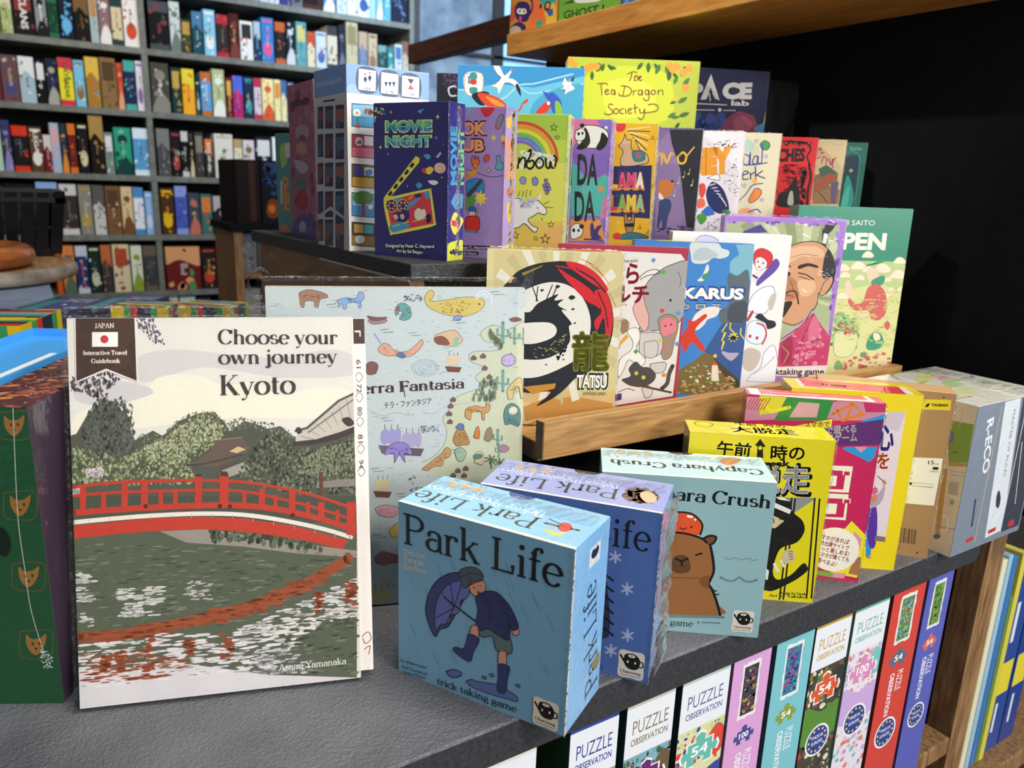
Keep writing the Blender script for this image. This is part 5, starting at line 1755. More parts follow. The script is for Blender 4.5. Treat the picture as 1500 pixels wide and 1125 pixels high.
game_box('boxed_game', 'purple-edged game box with a portrait of a bearded samurai in a pink robe', 'game box', 'boxed games on the oak ledge', (0.3971,0.2187,0.1352,-0.5875,0,0.1272,0.018,0.1792), ['a47ad0','9a72c6','8a64b4','b18ad8','9068b8'], {
'F': '''
P a9b48a 18,1739 1203,1760 1271,118 132,171
P c3cba6 912,976 1930,630 1955,752
P 8d9a6c 912,976 1962,849 1957,976
P c3cba6 912,976 1940,1073 1903,1197
P 8d9a6c 912,976 1864,1290 1798,1404
P c3cba6 912,976 1740,1486 1651,1586
P 8d9a6c 912,976 1575,1654 1466,1735
P c3cba6 912,976 1376,1788 1253,1844
P 8d9a6c 912,976 1156,1878 1025,1908
P c3cba6 912,976 923,1922 790,1924
P 8d9a6c 912,976 691,1916 563,1891
P c3cba6 912,976 468,1863 352,1812
P 8d9a6c 912,976 268,1764 168,1689
P c3cba6 912,976 99,1623 21,1527
P 8d9a6c 912,976 -30,1448 -82,1336
P c3cba6 912,976 -110,1244 -133,1122
P 8d9a6c 912,976 -139,1026 -130,898
P a47ad0 -53,1805 1262,1820 1291,115 1252,117 1197,1742 9,1735
N a47ad0 64 30 18 44 0.5 0 7,1753 1176,1759 1173,1714 11,1717
N a47ad0 65 40 9 26 2 0 1173,1651 1213,1688 1297,139 1268,138
P 4a3a8a 203,1634 378,1713 460,1634 205,1616
S cf9a72 632,813 619,1227 666,1450 803,1537 985,1553 1125,1467 1182,1322 1214,1156 1150,1013 1074,1019 1071,906 1011,789 876,669 720,702
C 2a201c 10 632,813 619,1227 666,1450 803,1537 985,1553 1125,1467 1182,1322 1214,1156 1150,1013 1074,1019 1071,906 1011,789 876,669 720,702 632,813
S e0b48e 636,1394 772,1491 972,1507 1072,1447 1043,1390 857,1402 684,1303
S b87a54 698,1192 816,1141 870,1012 805,934 688,967
S e0b48e 844,1142 1001,1148 1032,1055 949,977 870,1012
S 2a2a2a 1082,1373 1113,1485 1181,1396 1220,1286 1214,1156 1172,1192 1128,1171 1086,1207
P 2a2a2a 1024,1672 1051,1737 1153,1726 1132,1685 1100,1648 1083,1502 1042,1533
P e2e2e0 1045,1646 1092,1639 1079,1535 1044,1546
S cf9a72 1115,1133 1189,1202 1204,1137 1164,1042 1115,993 1085,1010
C 2a201c 7 1115,1133 1189,1202 1204,1137 1164,1042 1115,993 1085,1010 1115,1133
S 2a1f1a 824,1299 922,1331 1027,1307 1020,1283 926,1298 837,1265
L 2a1f1a 13 833,1225 919,1210 999,1163
L 2a1f1a 8 847,1189 963,1156
L 2a1f1a 15 674,1312 742,1287
S 2a1f1a 673,1247 750,1222 736,1185 689,1192
C 2a1f1a 17 722,997 774,1031 831,1020 858,955 875,898
L 7a3a30 11 742,984 809,975
S 2a1f1a 716,892 787,923 809,896 765,799 725,740
C 7a4a34 8 760,1139 800,1047 756,1026
C 7a4a34 5 731,1379 855,1420 1022,1408
P b8a8b4 739,548 946,710 1020,866 1046,810 956,634 749,471
L 2a201c 11 744,509 951,672 1031,847
P c23a6a 713,450 850,572 1046,810 1160,661 1269,550 1277,217 744,196
S d86a8c 1018,732 1091,754 1149,603 1110,466 1040,424
S a02a54 751,451 855,533 870,260 777,237
L 4a2a1c 8 1048,791 970,518 875,221
N d86a8c/e08aa0 66 50 16 35 0.8 0.6 900,477 1143,641 1252,256 894,222
L b08a4a 14 753,432 839,357 796,237
P e6dcd8 706,194 1284,237 1297,99 717,96
T 1c1a1c h 0 71 578,102 1250,133 tricktaking game
''',
}, 'wrap', 't')
game_box('boxed_game', 'green game box with a white title and a figure among clouds, rightmost on the ledge', 'game box', 'boxed games on the oak ledge', (0.4959,0.2025,0.1352,-0.589,0.03,0.1246,0.032,0.191), ['2c8a70','2c8a70','1c5a4a','3a9a80','2c8a70'], {
'F': '''
P a9cc86 -10,1316 1251,1339 1248,1226 -18,1218
P dcdb98 0,1062 570,1201 1256,1110 1279,65 100,17
S b9d28c 329,1094 504,1257 836,1250 1227,1303 1248,1031 957,1079 615,1007
T e6ecdc n 0 57 235,1705 845,1719 HITASHI SAITO
T efeedd h 16 176 286,1450 993,1465 OPEN
S e2a890 639,1239 657,1278 702,1326 763,1318 819,1265 792,1229 698,1226
S efe6c4 644,1243 659,1274 703,1321 764,1313 813,1265 791,1235 697,1232
S e2a890 893,1219 913,1259 963,1315 1033,1306 1096,1246 1066,1205 960,1201
S efe6c4 898,1223 915,1255 964,1309 1033,1300 1090,1246 1065,1212 959,1208
S e2a890 1105,1314 1119,1354 1153,1387 1200,1381 1245,1339 1223,1312 1151,1310
S efe6c4 1110,1318 1120,1350 1154,1383 1201,1377 1239,1339 1223,1317 1151,1314
S e2a890 1081,1158 1100,1198 1148,1251 1215,1242 1276,1185 1248,1145 1145,1141
S efe6c4 1086,1162 1102,1194 1149,1245 1215,1237 1270,1184 1247,1152 1144,1148
S e2a890 752,1369 765,1408 798,1438 842,1433 885,1393 864,1368 796,1366
S efe6c4 757,1373 767,1404 799,1435 843,1429 879,1393 863,1373 795,1370
S e2a890 492,1214 507,1253 545,1289 594,1283 641,1239 618,1210 541,1207
S efe6c4 498,1218 509,1249 545,1285 595,1279 635,1239 617,1215 540,1212
S e2a890 533,1137 546,1177 577,1204 619,1199 659,1161 639,1138 575,1136
S efe6c4 539,1141 548,1173 578,1201 620,1196 653,1161 638,1142 574,1140
S e2a890 706,1114 718,1154 747,1179 786,1174 824,1138 805,1117 745,1115
S efe6c4 712,1118 719,1150 748,1176 787,1170 818,1138 804,1121 744,1118
S e2a890 770,1205 784,1244 819,1277 866,1271 911,1229 889,1203 817,1200
S efe6c4 776,1209 786,1240 820,1274 867,1267 905,1229 888,1207 816,1205
S e2a890 1032,1107 1040,1146 1064,1163 1094,1159 1126,1130 1109,1114 1062,1112
S efe6c4 1037,1111 1042,1143 1064,1160 1095,1156 1120,1130 1109,1117 1062,1115
S e2a890 1088,1001 1095,1041 1114,1051 1140,1048 1166,1024 1152,1011 1113,1010
S efe6c4 1093,1005 1096,1037 1115,1049 1140,1046 1161,1024 1152,1014 1113,1012
S e2a890 1185,1005 1195,1045 1222,1067 1259,1062 1295,1029 1277,1009 1221,1007
S efe6c4 1190,1009 1197,1041 1223,1064 1259,1059 1289,1028 1276,1012 1220,1010
S e2a890 522,901 537,941 575,978 625,971 672,926 649,897 572,894
S efe6c4 528,905 539,937 576,973 626,967 667,926 648,902 571,899
S e2a890 1040,920 1051,960 1078,982 1114,978 1151,944 1132,924 1076,922
S efe6c4 1046,925 1052,956 1079,979 1115,975 1145,944 1132,928 1076,926
P 2f9470 805,1268 1004,1372 1001,1322 830,1298
S efd0b4 836,1250 933,1254 963,1177 935,1097 877,1095 837,1172
S 3a9a74 894,1116 1012,1179 1039,1121 999,1061 921,1058
S d4645c 866,1036 957,1079 1068,985 1106,788 1051,686 953,682 900,780 763,775 674,851 676,910 753,854 828,877
S efd0b4 605,1085 651,1106 693,1010 693,931 654,929 615,1007
S efd0b4 786,756 863,769 906,740 852,702
N 8fbc7a/a6c88a 67 160 16 36 0.8 0 547,766 777,675 840,497 822,334 539,363
S dfe0a4 561,506 677,531 820,496 819,354 753,249 592,263
C 7aac7a 6 561,506 677,531 820,496 819,354 753,249 592,263 561,506
N d4645c 68 20 12 18 1 0 582,648 765,615 801,495 600,507
S 2f9470 933,399 975,522 1074,526 1130,407 1060,343 961,335
C 2f9470 2 933,399 975,522 1074,526 1130,407 1060,343 961,335 933,399
S efe6c4 995,523 1054,525 1082,466 1026,443
N d88a78/efc4a4/c8605c 69 50 19 41 0.6 0 594,243 1218,349 1256,85 598,58
P 3a9a74 880,275 924,317 952,257 894,243
S 7aac6a 601,110 639,204 710,124 664,91
P d4645c 1115,588 1130,689 1174,590
N c4cf82 70 120 16 40 0.3 0 554,866 1267,1032 1277,352 687,450
S d4645c 1099,628 1133,669 1170,631 1147,569
''',
}, 'gloss', '')
game_box('big_game_box', 'tall dark green game box with orange animal crests, at the left behind the guidebook', 'game box', None, (-0.2717,0.1788,0,-0.4968,0,0.0407,0.235,0.2013), ['174a2b','3a2a3a','174a2b','5c3236','1a1a1a'], {
'F': '''
C 6e4a22 5 242,1979 407,1989 418,1906 384,1819 236,1821 229,1904 242,1979
S 94642c 274,1961 301,1935 350,1939 388,1966 369,1894 328,1841 294,1844 269,1897
E 143c24 305 1905 6 11
E 143c24 344 1907 7 11
S 143c24 312,1879 329,1879 318,1864
C 6e4a22 5 213,1475 383,1484 394,1397 359,1305 206,1308 200,1396 213,1475
S 94642c 246,1455 274,1428 324,1432 363,1460 343,1384 301,1328 266,1332 241,1388
E 143c24 277 1396 7 12
E 143c24 318 1398 7 12
S 143c24 285,1368 302,1368 292,1352
C 6e4a22 5 204,1002 379,1011 390,919 354,822 197,827 191,919 204,1002
S 94642c 238,982 267,952 318,957 358,986 338,906 295,848 259,852 233,911
E 143c24 270 919 8 12
E 143c24 312 921 8 12
S 143c24 278,890 296,890 285,873
C 6e4a22 5 191,529 370,537 381,441 344,339 184,345 177,442 191,529
S 94642c 225,507 255,477 307,481 348,511 328,428 283,366 246,371 220,433
E 143c24 258 442 8 14
E 143c24 301 443 8 13
S 143c24 266,411 285,411 273,393
E 0c1a12 162 1150 50 99
C d8dcd8 3 338,2119 318,1877 285,1491 271,1252 272,965 277,669 325,342
N cfd6d2/9aa8a0 71 40 4 9 0.6 0 313,2192 406,2194 404,2102 299,2082
N cfd6d2 72 40 4 9 0.6 0 294,397 379,407 353,252 298,264
''',
'T': '''
N 8a4a44/c0623c/d88a4a/5a2f34/a85a50 73 200 20 70 0.5 1 0,0 419,0 419,2350 0,2350
N e8dcd4/cfc2be 74 160 3 9 0.8 1 0,0 419,0 419,2350 0,2350
''',
}, 'wrap', '')
game_box('card_game_box', 'navy game box with a film clapperboard drawing, leftmost of the riser front row', 'game box', 'small boxed games along the front of the riser', (0.0505,0.3229,0.2705,-1.0859,0,0.0815,0.0249,0.1333), ['2a2568','35307c','2a2568','3a3784','2a2568'], {
'F': '''
T d8e070 h 46 95 136,1087 639,1090 MOVIE
T 3a8ac0 h 22 82 147,1094 629,1096 MOVIE
T 6abf8a h 14 47 152,1127 625,1128 MOVIE
T d8e070 h 46 92 135,962 637,969 NIGHT
T 3a8ac0 h 22 80 146,968 626,975 NIGHT
T 6abf8a h 14 44 151,1002 622,1007 NIGHT
P 7ac0e0 -27,1297 -9,1297 -10,1284 -27,1284
P 7ac0e0 105,1276 122,1275 122,1262 105,1263
P e8dc4a 85,1246 103,1246 102,1233 85,1233
P e8dc4a -25,1312 -7,1311 -7,1298 -25,1299
P 4a9ac4 -33,1207 -15,1207 -15,1193 -33,1194
P e8dc4a -34,1269 -16,1269 -17,1256 -34,1256
P e8dc4a 24,1293 41,1293 41,1280 24,1280
P e8dc4a 101,1285 118,1285 118,1272 101,1272
P 7ac0e0 32,1273 50,1273 50,1260 32,1260
P e8dc4a 10,1270 28,1270 28,1257 10,1257
P e8dc4a 48,1257 65,1257 65,1243 48,1244
P e8dc4a 61,1261 79,1261 78,1248 61,1248
P 7ac0e0 5,1185 22,1185 22,1172 5,1172
P e8dc4a 81,1291 99,1290 98,1277 81,1278
P 4a9ac4 101,1276 118,1275 118,1262 100,1263
P e8dc4a 14,1221 32,1221 32,1208 14,1208
P 4a9ac4 68,1266 85,1266 85,1253 67,1253
P e8dc4a 7,1208 25,1208 25,1195 7,1195
P e8dc4a -34,1289 -16,1289 -16,1276 -34,1276
P 4a9ac4 -2,1197 16,1196 16,1183 -2,1183
P 4a9ac4 19,1278 37,1278 37,1265 19,1265
P e8dc4a 24,1272 41,1272 41,1258 23,1259
P 4a9ac4 74,1266 92,1266 92,1253 74,1253
P 4a9ac4 113,1248 131,1248 131,1235 113,1235
P e8dc4a 198,1270 201,1256 215,1253 201,1249 198,1236 194,1249 181,1253 194,1256
P e8dc4a 699,1234 704,1214 724,1209 704,1203 699,1184 693,1203 674,1209 693,1214
P e8dc4a 78,979 82,960 101,956 82,951 78,933 73,951 55,956 73,960
P e8dc4a 378,641 380,632 389,630 380,627 378,619 375,627 367,630 375,632
P e8dc4a 762,993 763,986 770,985 763,983 762,977 760,983 754,985 760,986
P e8dc4a 750,724 752,715 761,713 752,710 750,702 747,710 739,713 747,715
P 4a9ac4 482,1259 560,1280 519,1236
S 4a9ac4 555,891 604,904 629,882 601,859
S 4a9ac4 472,643 512,661 544,635 502,610
S 3a7ac0 675,1045 689,1055 701,1039 685,1023 669,1036
S 3a7ac0 148,905 161,912 174,899 161,889
P b8c0d0 683,879 731,925 743,909 707,873
E e6c0a8 729 790 61 44
C 8a5a4a 3 708,796 728,813 759,797 749,765 719,761
S e6d04a 568,770 626,801 663,776 627,736 589,741
S d8403a 535,773 568,787 585,761 560,741
S e8e4e0 606,680 679,685 714,666 669,645 627,657
P e8dc4a 109,515 471,886 513,867 505,831 171,511
P 1c1a44 154,545 194,587 216,564 185,532
P 1c1a44 216,609 256,650 278,627 247,596
P 1c1a44 278,672 317,713 339,690 309,659
P 1c1a44 339,734 378,775 399,752 369,722
P 1c1a44 399,796 437,836 459,813 429,783
S e8dc4a 109,503 243,538 459,584 624,614 640,599 685,352 677,301 461,246 219,196 178,212
P d83a4a 136,492 620,598 668,317 205,219
P 4a9ac4 136,492 308,528 319,452 153,428
E e8dc4a 200 451 69 57
E 2a2568 200 451 62 52
E e8a04a 238 452 13 10
E e8a04a 219 426 13 10
E e8a04a 181 425 13 11
E e8a04a 162 449 14 10
E e8a04a 182 475 13 10
E e8a04a 219 476 14 10
E e8dc4a 330 456 67 56
E 2a2568 330 456 61 51
E e8a04a 367 458 13 10
E e8a04a 348 432 13 10
E e8a04a 311 430 13 10
E e8a04a 293 455 13 10
E e8a04a 312 481 13 11
E e8a04a 349 482 13 10
P 2a2568 220,388 395,422 406,354 330,299 219,328
S e8e4c8 460,408 503,443 566,438 584,380 524,343 471,349
S d83a4a 507,486 545,496 579,477 549,429 515,444
S 4a9ac4 179,273 286,310 384,302 395,268 219,215
S 4a9ac4 374,421 460,475 523,528 460,517 395,473
P 2a2568 459,559 523,575 536,545 472,529
P 4a9ac4 557,579 620,591 629,532 587,522
S e0b48a 220,362 253,377 275,348 242,325
S e0b48a 297,369 330,385 347,355 319,333
S 1c1a3a 584,380 630,399 641,349 601,314
L e8dc4a 8 219,267 297,289
L e8dc4a 8 330,299 395,320
L e8dc4a 8 395,515 442,545
L e8dc4a 7 546,344 588,363
L e8dc4a 7 439,322 525,340
L 15132e 41 141,84 666,111
T eef0f4 k 4 30 132,76 675,105 Designed by Peter C. Hayward
L 15132e 39 263,50 539,57
T eef0f4 k 4 29 254,39 548,46 Art by Sai Beppu
''',
'R': '''
T 4a9ac4 h 18 96 133,655 119,1136 MOVIE
T 74c07a h 18 86 243,657 227,1132 NIGHT
P 4a9ac4 44,507 117,589 240,573 228,456 121,440
S e8dc4a 48,341 106,420 184,388 247,353 218,303 127,224 65,273
P d83a4a 63,357 155,335 150,288 64,307
S dfe04a 2,133 98,167 260,160 273,-12 5,-1
T 20204a r 20 40 40,62 245,50 allplay
''',
}, 'wrap', 're')
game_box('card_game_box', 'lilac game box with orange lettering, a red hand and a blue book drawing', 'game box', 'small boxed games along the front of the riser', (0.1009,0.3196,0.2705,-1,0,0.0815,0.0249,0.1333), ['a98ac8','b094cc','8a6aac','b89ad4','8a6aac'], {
'F': '''
T 3a1f2a h 60 115 157,1092 633,1098 BOOK
T f0a06a h 24 102 165,1098 625,1104 BOOK
T 3a1f2a h 60 109 180,945 610,954 CLUB
T f0a06a h 24 95 188,952 602,961 CLUB
S d8343c 564,1323 593,1263 617,1246 661,1262 699,1327
S 7ab0c4 435,1324 466,1324 460,1275 436,1263
S 8a8494 712,1167 744,1252 777,1272 793,1249 773,1184 744,1143
C 3a2030 5 712,1167 744,1252 777,1272 793,1249 773,1184 744,1143 712,1167
P d8503a 705,1164 735,1174 725,1135
P f0d84a 700,1101 710,1082 729,1072 710,1061 700,1043 689,1061 671,1072 689,1082
S f0d84a 773,1077 801,1094 821,1070 812,1037 783,1045
E d8503a 803 1028 23 13
S e8703a 486,848 481,890 496,912 515,882 524,916 537,883 552,908 557,874 569,866 537,815 497,822
C 3a2030 6 486,848 481,890 496,912 515,882 524,916 537,883 552,908 557,874 569,866 537,815 497,822 486,848
S d8503a 604,892 632,926 666,915 653,871 614,864
C 3a2030 5 604,892 632,926 666,915 653,871 614,864 604,892
S 5aa8b4 724,811 741,878 730,911 768,920 770,879 810,838 792,800 747,799
C 3a2030 6 724,811 741,878 730,911 768,920 770,879 810,838 792,800 747,799 724,811
P 3a2030 658,819 666,798 687,790 666,781 658,761 649,781 629,790 649,798
P f0d84a 658,807 663,795 675,790 663,784 658,773 652,784 641,790 652,795
C 3a2030 5 427,795 508,780 608,748 707,734 803,750
C e89a3a 45 428,735 508,763 527,814
S 3a8ac4 430,675 509,712 599,706 621,646 613,578 532,609 453,537
C 3a2030 5 430,675 509,712 599,706 621,646 613,578 532,609 453,537 430,675
P 4a464c 432,571 579,714 600,689 453,528
P f0d84a 584,616 598,576 636,594 618,556 658,542 618,527 636,489 598,507 584,468 569,507 531,489 549,527 510,542 549,556 531,594 569,576
P 5a9a4a 429,536 533,575 516,452 431,431
P 8a8a90 455,467 576,455 566,385 456,388
S 3a5ac4 455,432 485,465 532,453 537,410 496,413
C 3a2030 5 455,432 485,465 532,453 537,410 496,413 455,432
S e8c09a 476,416 529,414 518,374 481,377
S d83a2c 432,361 517,382 575,359 569,253 439,246
C 3a2030 7 432,361 517,382 575,359 569,253 439,246 432,361
L 3a8ac4 16 439,241 562,233
N 8a6aac 80 60 3 4 1 0 449,710 823,737 833,189 462,149
L 3a3040 35 255,82 683,102
T d8d4d8 k 4 22 171,62 671,91 Designed by Peter C. Hayward
L 3a3040 35 298,27 563,41
T d8d4d8 k 4 22 315,17 557,30 Art by Sai Beppu
''',
'R': '''
T e8944a r 20 91 133,723 111,1093 BOOK
T e8944a r 20 85 234,725 213,1066 CLUB
S d8503a 66,619 168,655 215,586 113,551
S e8c03a 76,499 180,498 172,340 107,359
S dfe04a -18,101 104,130 343,108 354,-12 -12,13
S f0c04a 20,1234 118,1259 105,1176 33,1162
''',
}, 'wrap', 'ret')
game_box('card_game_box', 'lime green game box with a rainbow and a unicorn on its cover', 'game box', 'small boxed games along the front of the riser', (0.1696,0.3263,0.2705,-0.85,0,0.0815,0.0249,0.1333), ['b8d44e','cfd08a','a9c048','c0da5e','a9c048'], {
'F': '''
P e0e060 257,874 858,889 844,79 245,46
P a9cc4a 319,1325 835,1321 824,1102 328,1093
P c2d850 328,1093 828,1102 824,888 336,876
P e8c85a 317,317 811,340 785,76 327,50
P f0b86a 639,257 813,303 785,76 568,64
C d8502c 30 723,913 701,1020 644,1115 560,1190 456,1236 341,1252 226,1233 123,1183
C e89a3a 30 685,912 665,1008 615,1093 539,1159 446,1202 343,1215 241,1199 148,1153
C e8dc4a 30 647,911 629,995 583,1071 517,1130 434,1166 344,1179 254,1165 173,1124
C 7ac05a 30 608,910 593,983 553,1049 495,1100 424,1132 345,1143 267,1130 198,1094
C 5a8ad8 30 573,909 561,972 527,1028 477,1072 415,1102 347,1109 278,1099 218,1067
C 8a6ac8 30 538,908 526,962 499,1008 456,1047 405,1069 348,1077 291,1067 241,1043
N e6ecc0/eef2d4 81 60 15 34 0.8 0 332,985 683,957 686,885 338,821
C 23241f 20 330,832 342,923
C 23241f 21 344,883 373,928 405,914 401,834
C 23241f 21 433,991 456,1002 451,944 422,892 424,845 460,828 494,862 480,905 438,893
C 23241f 20 534,928 508,884 538,837 580,853 585,900 557,928 534,928
C 23241f 21 611,930 614,858 646,840 659,902 669,848 703,853 711,929 687,957
C 23241f 22 159,820 198,960 269,972 267,910 201,887 283,819
P 23241f 676,1258 686,1228 717,1227 693,1208 701,1178 676,1195 650,1178 658,1208 634,1227 665,1228
P a9cc4a 676,1241 682,1223 701,1222 686,1210 691,1192 676,1202 660,1192 665,1210 650,1222 669,1223
P 23241f 713,1158 720,1136 743,1135 725,1121 731,1100 713,1112 694,1100 700,1121 682,1135 705,1136
P a9cc4a 713,1146 717,1132 732,1132 720,1123 724,1109 713,1117 701,1109 705,1123 693,1132 708,1132
P 23241f 698,868 702,855 716,854 705,846 709,833 698,841 686,833 690,846 679,854 693,855
P a9cc4a 698,860 700,852 708,852 702,847 704,840 698,844 691,840 693,847 687,852 695,852
P 23241f 691,344 700,318 728,317 706,299 713,273 691,288 668,273 675,299 653,317 681,318
P e8c85a 691,330 697,313 714,312 700,301 705,284 691,294 676,284 681,301 667,312 684,313
P 23241f 639,221 653,182 694,180 662,155 673,116 639,138 604,116 615,155 583,180 624,182
P e8c85a 639,199 647,175 673,174 653,158 660,133 639,147 617,133 624,158 604,174 630,175
P 23241f 544,196 551,175 573,174 556,160 562,139 544,151 525,139 531,160 514,174 536,175
P e8c85a 544,184 548,171 562,170 551,162 555,149 544,157 532,149 536,162 525,170 539,171
P 23241f 332,232 343,200 376,199 350,178 359,146 332,165 304,146 313,178 287,199 320,200
P e8c85a 332,215 339,195 360,194 343,181 349,160 332,172 314,160 320,181 303,194 324,195
S 8a9ad0 352,720 380,752 421,732 413,685 373,684
C 23241f 5 352,720 380,752 421,732 413,685 373,684 352,720
S 8a8ad0 480,734 514,753 543,721 531,676 492,679
C 23241f 5 480,734 514,753 543,721 531,676 492,679 480,734
E 23241f 609 674 22 22
E 8a7ac0 609 674 16 17
E 23241f 642 680 21 22
E 8a7ac0 642 680 16 16
E 23241f 621 643 21 22
E 8a7ac0 621 643 15 17
E 23241f 655 648 22 22
E 8a7ac0 655 648 16 17
E 23241f 638 610 21 22
E 8a7ac0 638 610 15 16
E 23241f 621 720 21 22
E 8a7ac0 621 720 15 17
L 23241f 5 366,619 344,553
L 23241f 6 401,617 388,564
L 23241f 5 435,631 424,556
L 23241f 6 474,623 466,576
S f0f0ea 289,542 369,536 392,452 450,492 507,541 568,515 640,444 622,397 562,413 514,383 456,343 498,288 559,263 531,223 490,250 418,303 359,262 278,278
C 23241f 8 289,542 369,536 392,452 450,492 507,541 568,515 640,444 622,397 562,413 514,383 456,343 498,288 559,263 531,223 490,250 418,303 359,262 278,278 289,542
P f0ecd8 537,542 573,617 577,534
N d0c8e0/c0d0e8 82 26 12 23 1 0 368,545 546,552 452,455 383,433
E 23241f 550 459 8 7
L 23241f 6 608,498 665,528
L 23241f 5 629,472 707,469
L 23241f 6 594,368 605,340
''',
}, 'wrap', 'ret')
game_box('card_game_box', 'pastel game box with a panda lying on top of tall black letters', 'game box', 'small boxed games along the front of the riser', (0.2301,0.3352,0.2705,-0.87,0,0.0815,0.0249,0.1333), ['8f74c8','a68ad4','8a6ac0','9a80d0','8a6ac0'], {
'F': '''
P e27aa8 371,1336 650,1339 737,1211 427,1056
P 5ab8b0 415,903 681,853 846,763 831,398 444,380
S 8a6ac0 427,1056 544,1133 740,1174 838,1027 802,838 647,757 500,848
P e27aa8 779,570 837,610 841,398 753,355
P e89a4a 446,341 753,355 827,143 438,122
P e8943a 743,711 754,679 787,678 761,657 770,625 743,644 715,625 724,657 698,678 731,679
S f2f0ec 458,1225 535,1273 675,1269 777,1211 775,1118 708,1061 548,1062 465,1113
C 23241f 8 458,1225 535,1273 675,1269 777,1211 775,1118 708,1061 548,1062 465,1113 458,1225
S 23241f 718,1210 780,1156 766,1081 709,1035 668,1060 703,1136
S 23241f 537,1254 579,1208 605,1115 568,1059 509,1038 468,1057 524,1133
S f2f0ec 449,1216 507,1245 549,1208 543,1143 484,1123 446,1150
C 23241f 6 449,1216 507,1245 549,1208 543,1143 484,1123 446,1150 449,1216
E 23241f 512 1271 24 22
E 23241f 480 1192 14 17
E 23241f 520 1198 12 15
E f2f0ec 758 1255 16 14
T 2a2a2c n 26 306 158,687 702,705 PAN DA
T 2a2a2c n 26 301 144,319 697,345 PAN DA
S f2f0ec 451,262 500,304 563,287 578,209 529,157 457,153
C 23241f 8 451,262 500,304 563,287 578,209 529,157 457,153 451,262
E 23241f 564 277 26 25
E 23241f 483 234 17 20
E 23241f 535 236 14 17
S 4a3a7a 655,292 684,313 713,176 673,164
S 4a3a7a 717,275 777,298 741,217 785,170 683,165
L 4a3a7a 16 602,150 786,150
''',
}, 'wrap', 'ret')
game_box('card_game_box', 'golden yellow game box with a llama above colourful letters on navy', 'game box', 'small boxed games along the front of the riser', (0.2864,0.3307,0.2705,-0.83,0,0.0815,0.0249,0.1333), ['e8b62a','e8c86a','d8a01a','f0c44a','d8a01a'], {
'F': '''
N e8b02a 84 8 80 139 1 0 378,1279 860,1286 869,183 413,160
E d8403a 428 1299 56 58
L f2e4b0 9 501,1271 739,1300
L 4a3a1a 10 514,1256 735,1254
L f2e4b0 10 527,1241 731,1208
L 4a3a1a 10 540,1225 726,1161
L f2e4b0 9 554,1210 722,1115
L 4a3a1a 10 567,1195 717,1068
L f2e4b0 10 580,1180 713,1022
L 4a3a1a 10 593,1165 709,975
S d8b088 421,1105 468,1164 480,1222 508,1165 549,1166 566,1069 678,1052 732,1014 728,936 486,900 451,968 476,1047
C 23241f 8 421,1105 468,1164 480,1222 508,1165 549,1166 566,1069 678,1052 732,1014 728,936 486,900 451,968 476,1047 421,1105
S 3a8a8a 567,1049 678,1062 705,975 605,953
C 23241f 6 567,1049 678,1062 705,975 605,953 567,1049
E d84a6a 637 1016 28 27
P 2b2f5c 373,897 786,918 804,372 377,384
T e8902a h 60 158 258,664 345,667 L
T 4aa07a h 40 157 253,673 336,676 L
T e8902a h 60 158 354,667 441,670 L
T e0c23a h 40 155 349,677 432,680 L
T e8902a h 60 157 449,670 535,673 A
T d83a6a h 40 155 444,680 526,683 A
T e8902a h 60 156 544,674 630,677 M
T d84a7a h 40 155 539,683 621,686 M
T e8902a h 60 156 638,677 723,680 A
T e8e4d0 h 40 154 633,687 714,689 A
T e8902a h 60 160 272,431 361,434 L
T 3a8ac0 h 40 158 268,441 352,444 L
T e8902a h 60 160 369,435 457,438 L
T d83a5a h 40 157 364,445 447,448 L
T e8902a h 60 159 465,439 552,442 A
T 7ab04a h 40 157 460,449 543,452 A
T e8902a h 60 159 560,443 647,446 M
T e0c84a h 40 156 555,453 638,456 M
T e8902a h 60 158 655,447 741,450 A
T 8ac08a h 40 156 650,457 732,460 A
L e8902a 11 399,668 711,679
L e8902a 11 404,436 716,449
S a8805a 533,391 551,422 577,352 608,354 623,425 644,375 645,274 618,211 576,219 546,289
C 23241f 8 533,391 551,422 577,352 608,354 623,425 644,375 645,274 618,211 576,219 546,289 533,391
P 23241f 545,310 644,319 639,277 556,274
S 3a7a8a 495,184 618,221 743,207 808,169 477,142
C 23241f 6 495,184 618,221 743,207 808,169 477,142 495,184
E d8403a 471 173 46 37
P 23241f 772,1217 782,1194 796,1175 772,1177 747,1175 761,1194
P e8b02a 772,1206 778,1192 786,1180 772,1181 757,1180 765,1192
P 23241f 803,730 813,707 827,688 803,690 778,688 792,707
P e8b02a 803,719 809,705 817,693 803,694 788,693 796,705
P 23241f 707,306 717,283 732,262 707,264 681,262 696,283
P e8b02a 707,295 713,280 722,268 707,269 691,268 700,280
P 23241f 803,259 813,236 828,215 803,217 777,215 792,236
P e8b02a 803,248 809,233 818,221 803,222 787,221 796,233
''',
}, 'wrap', 'ret')
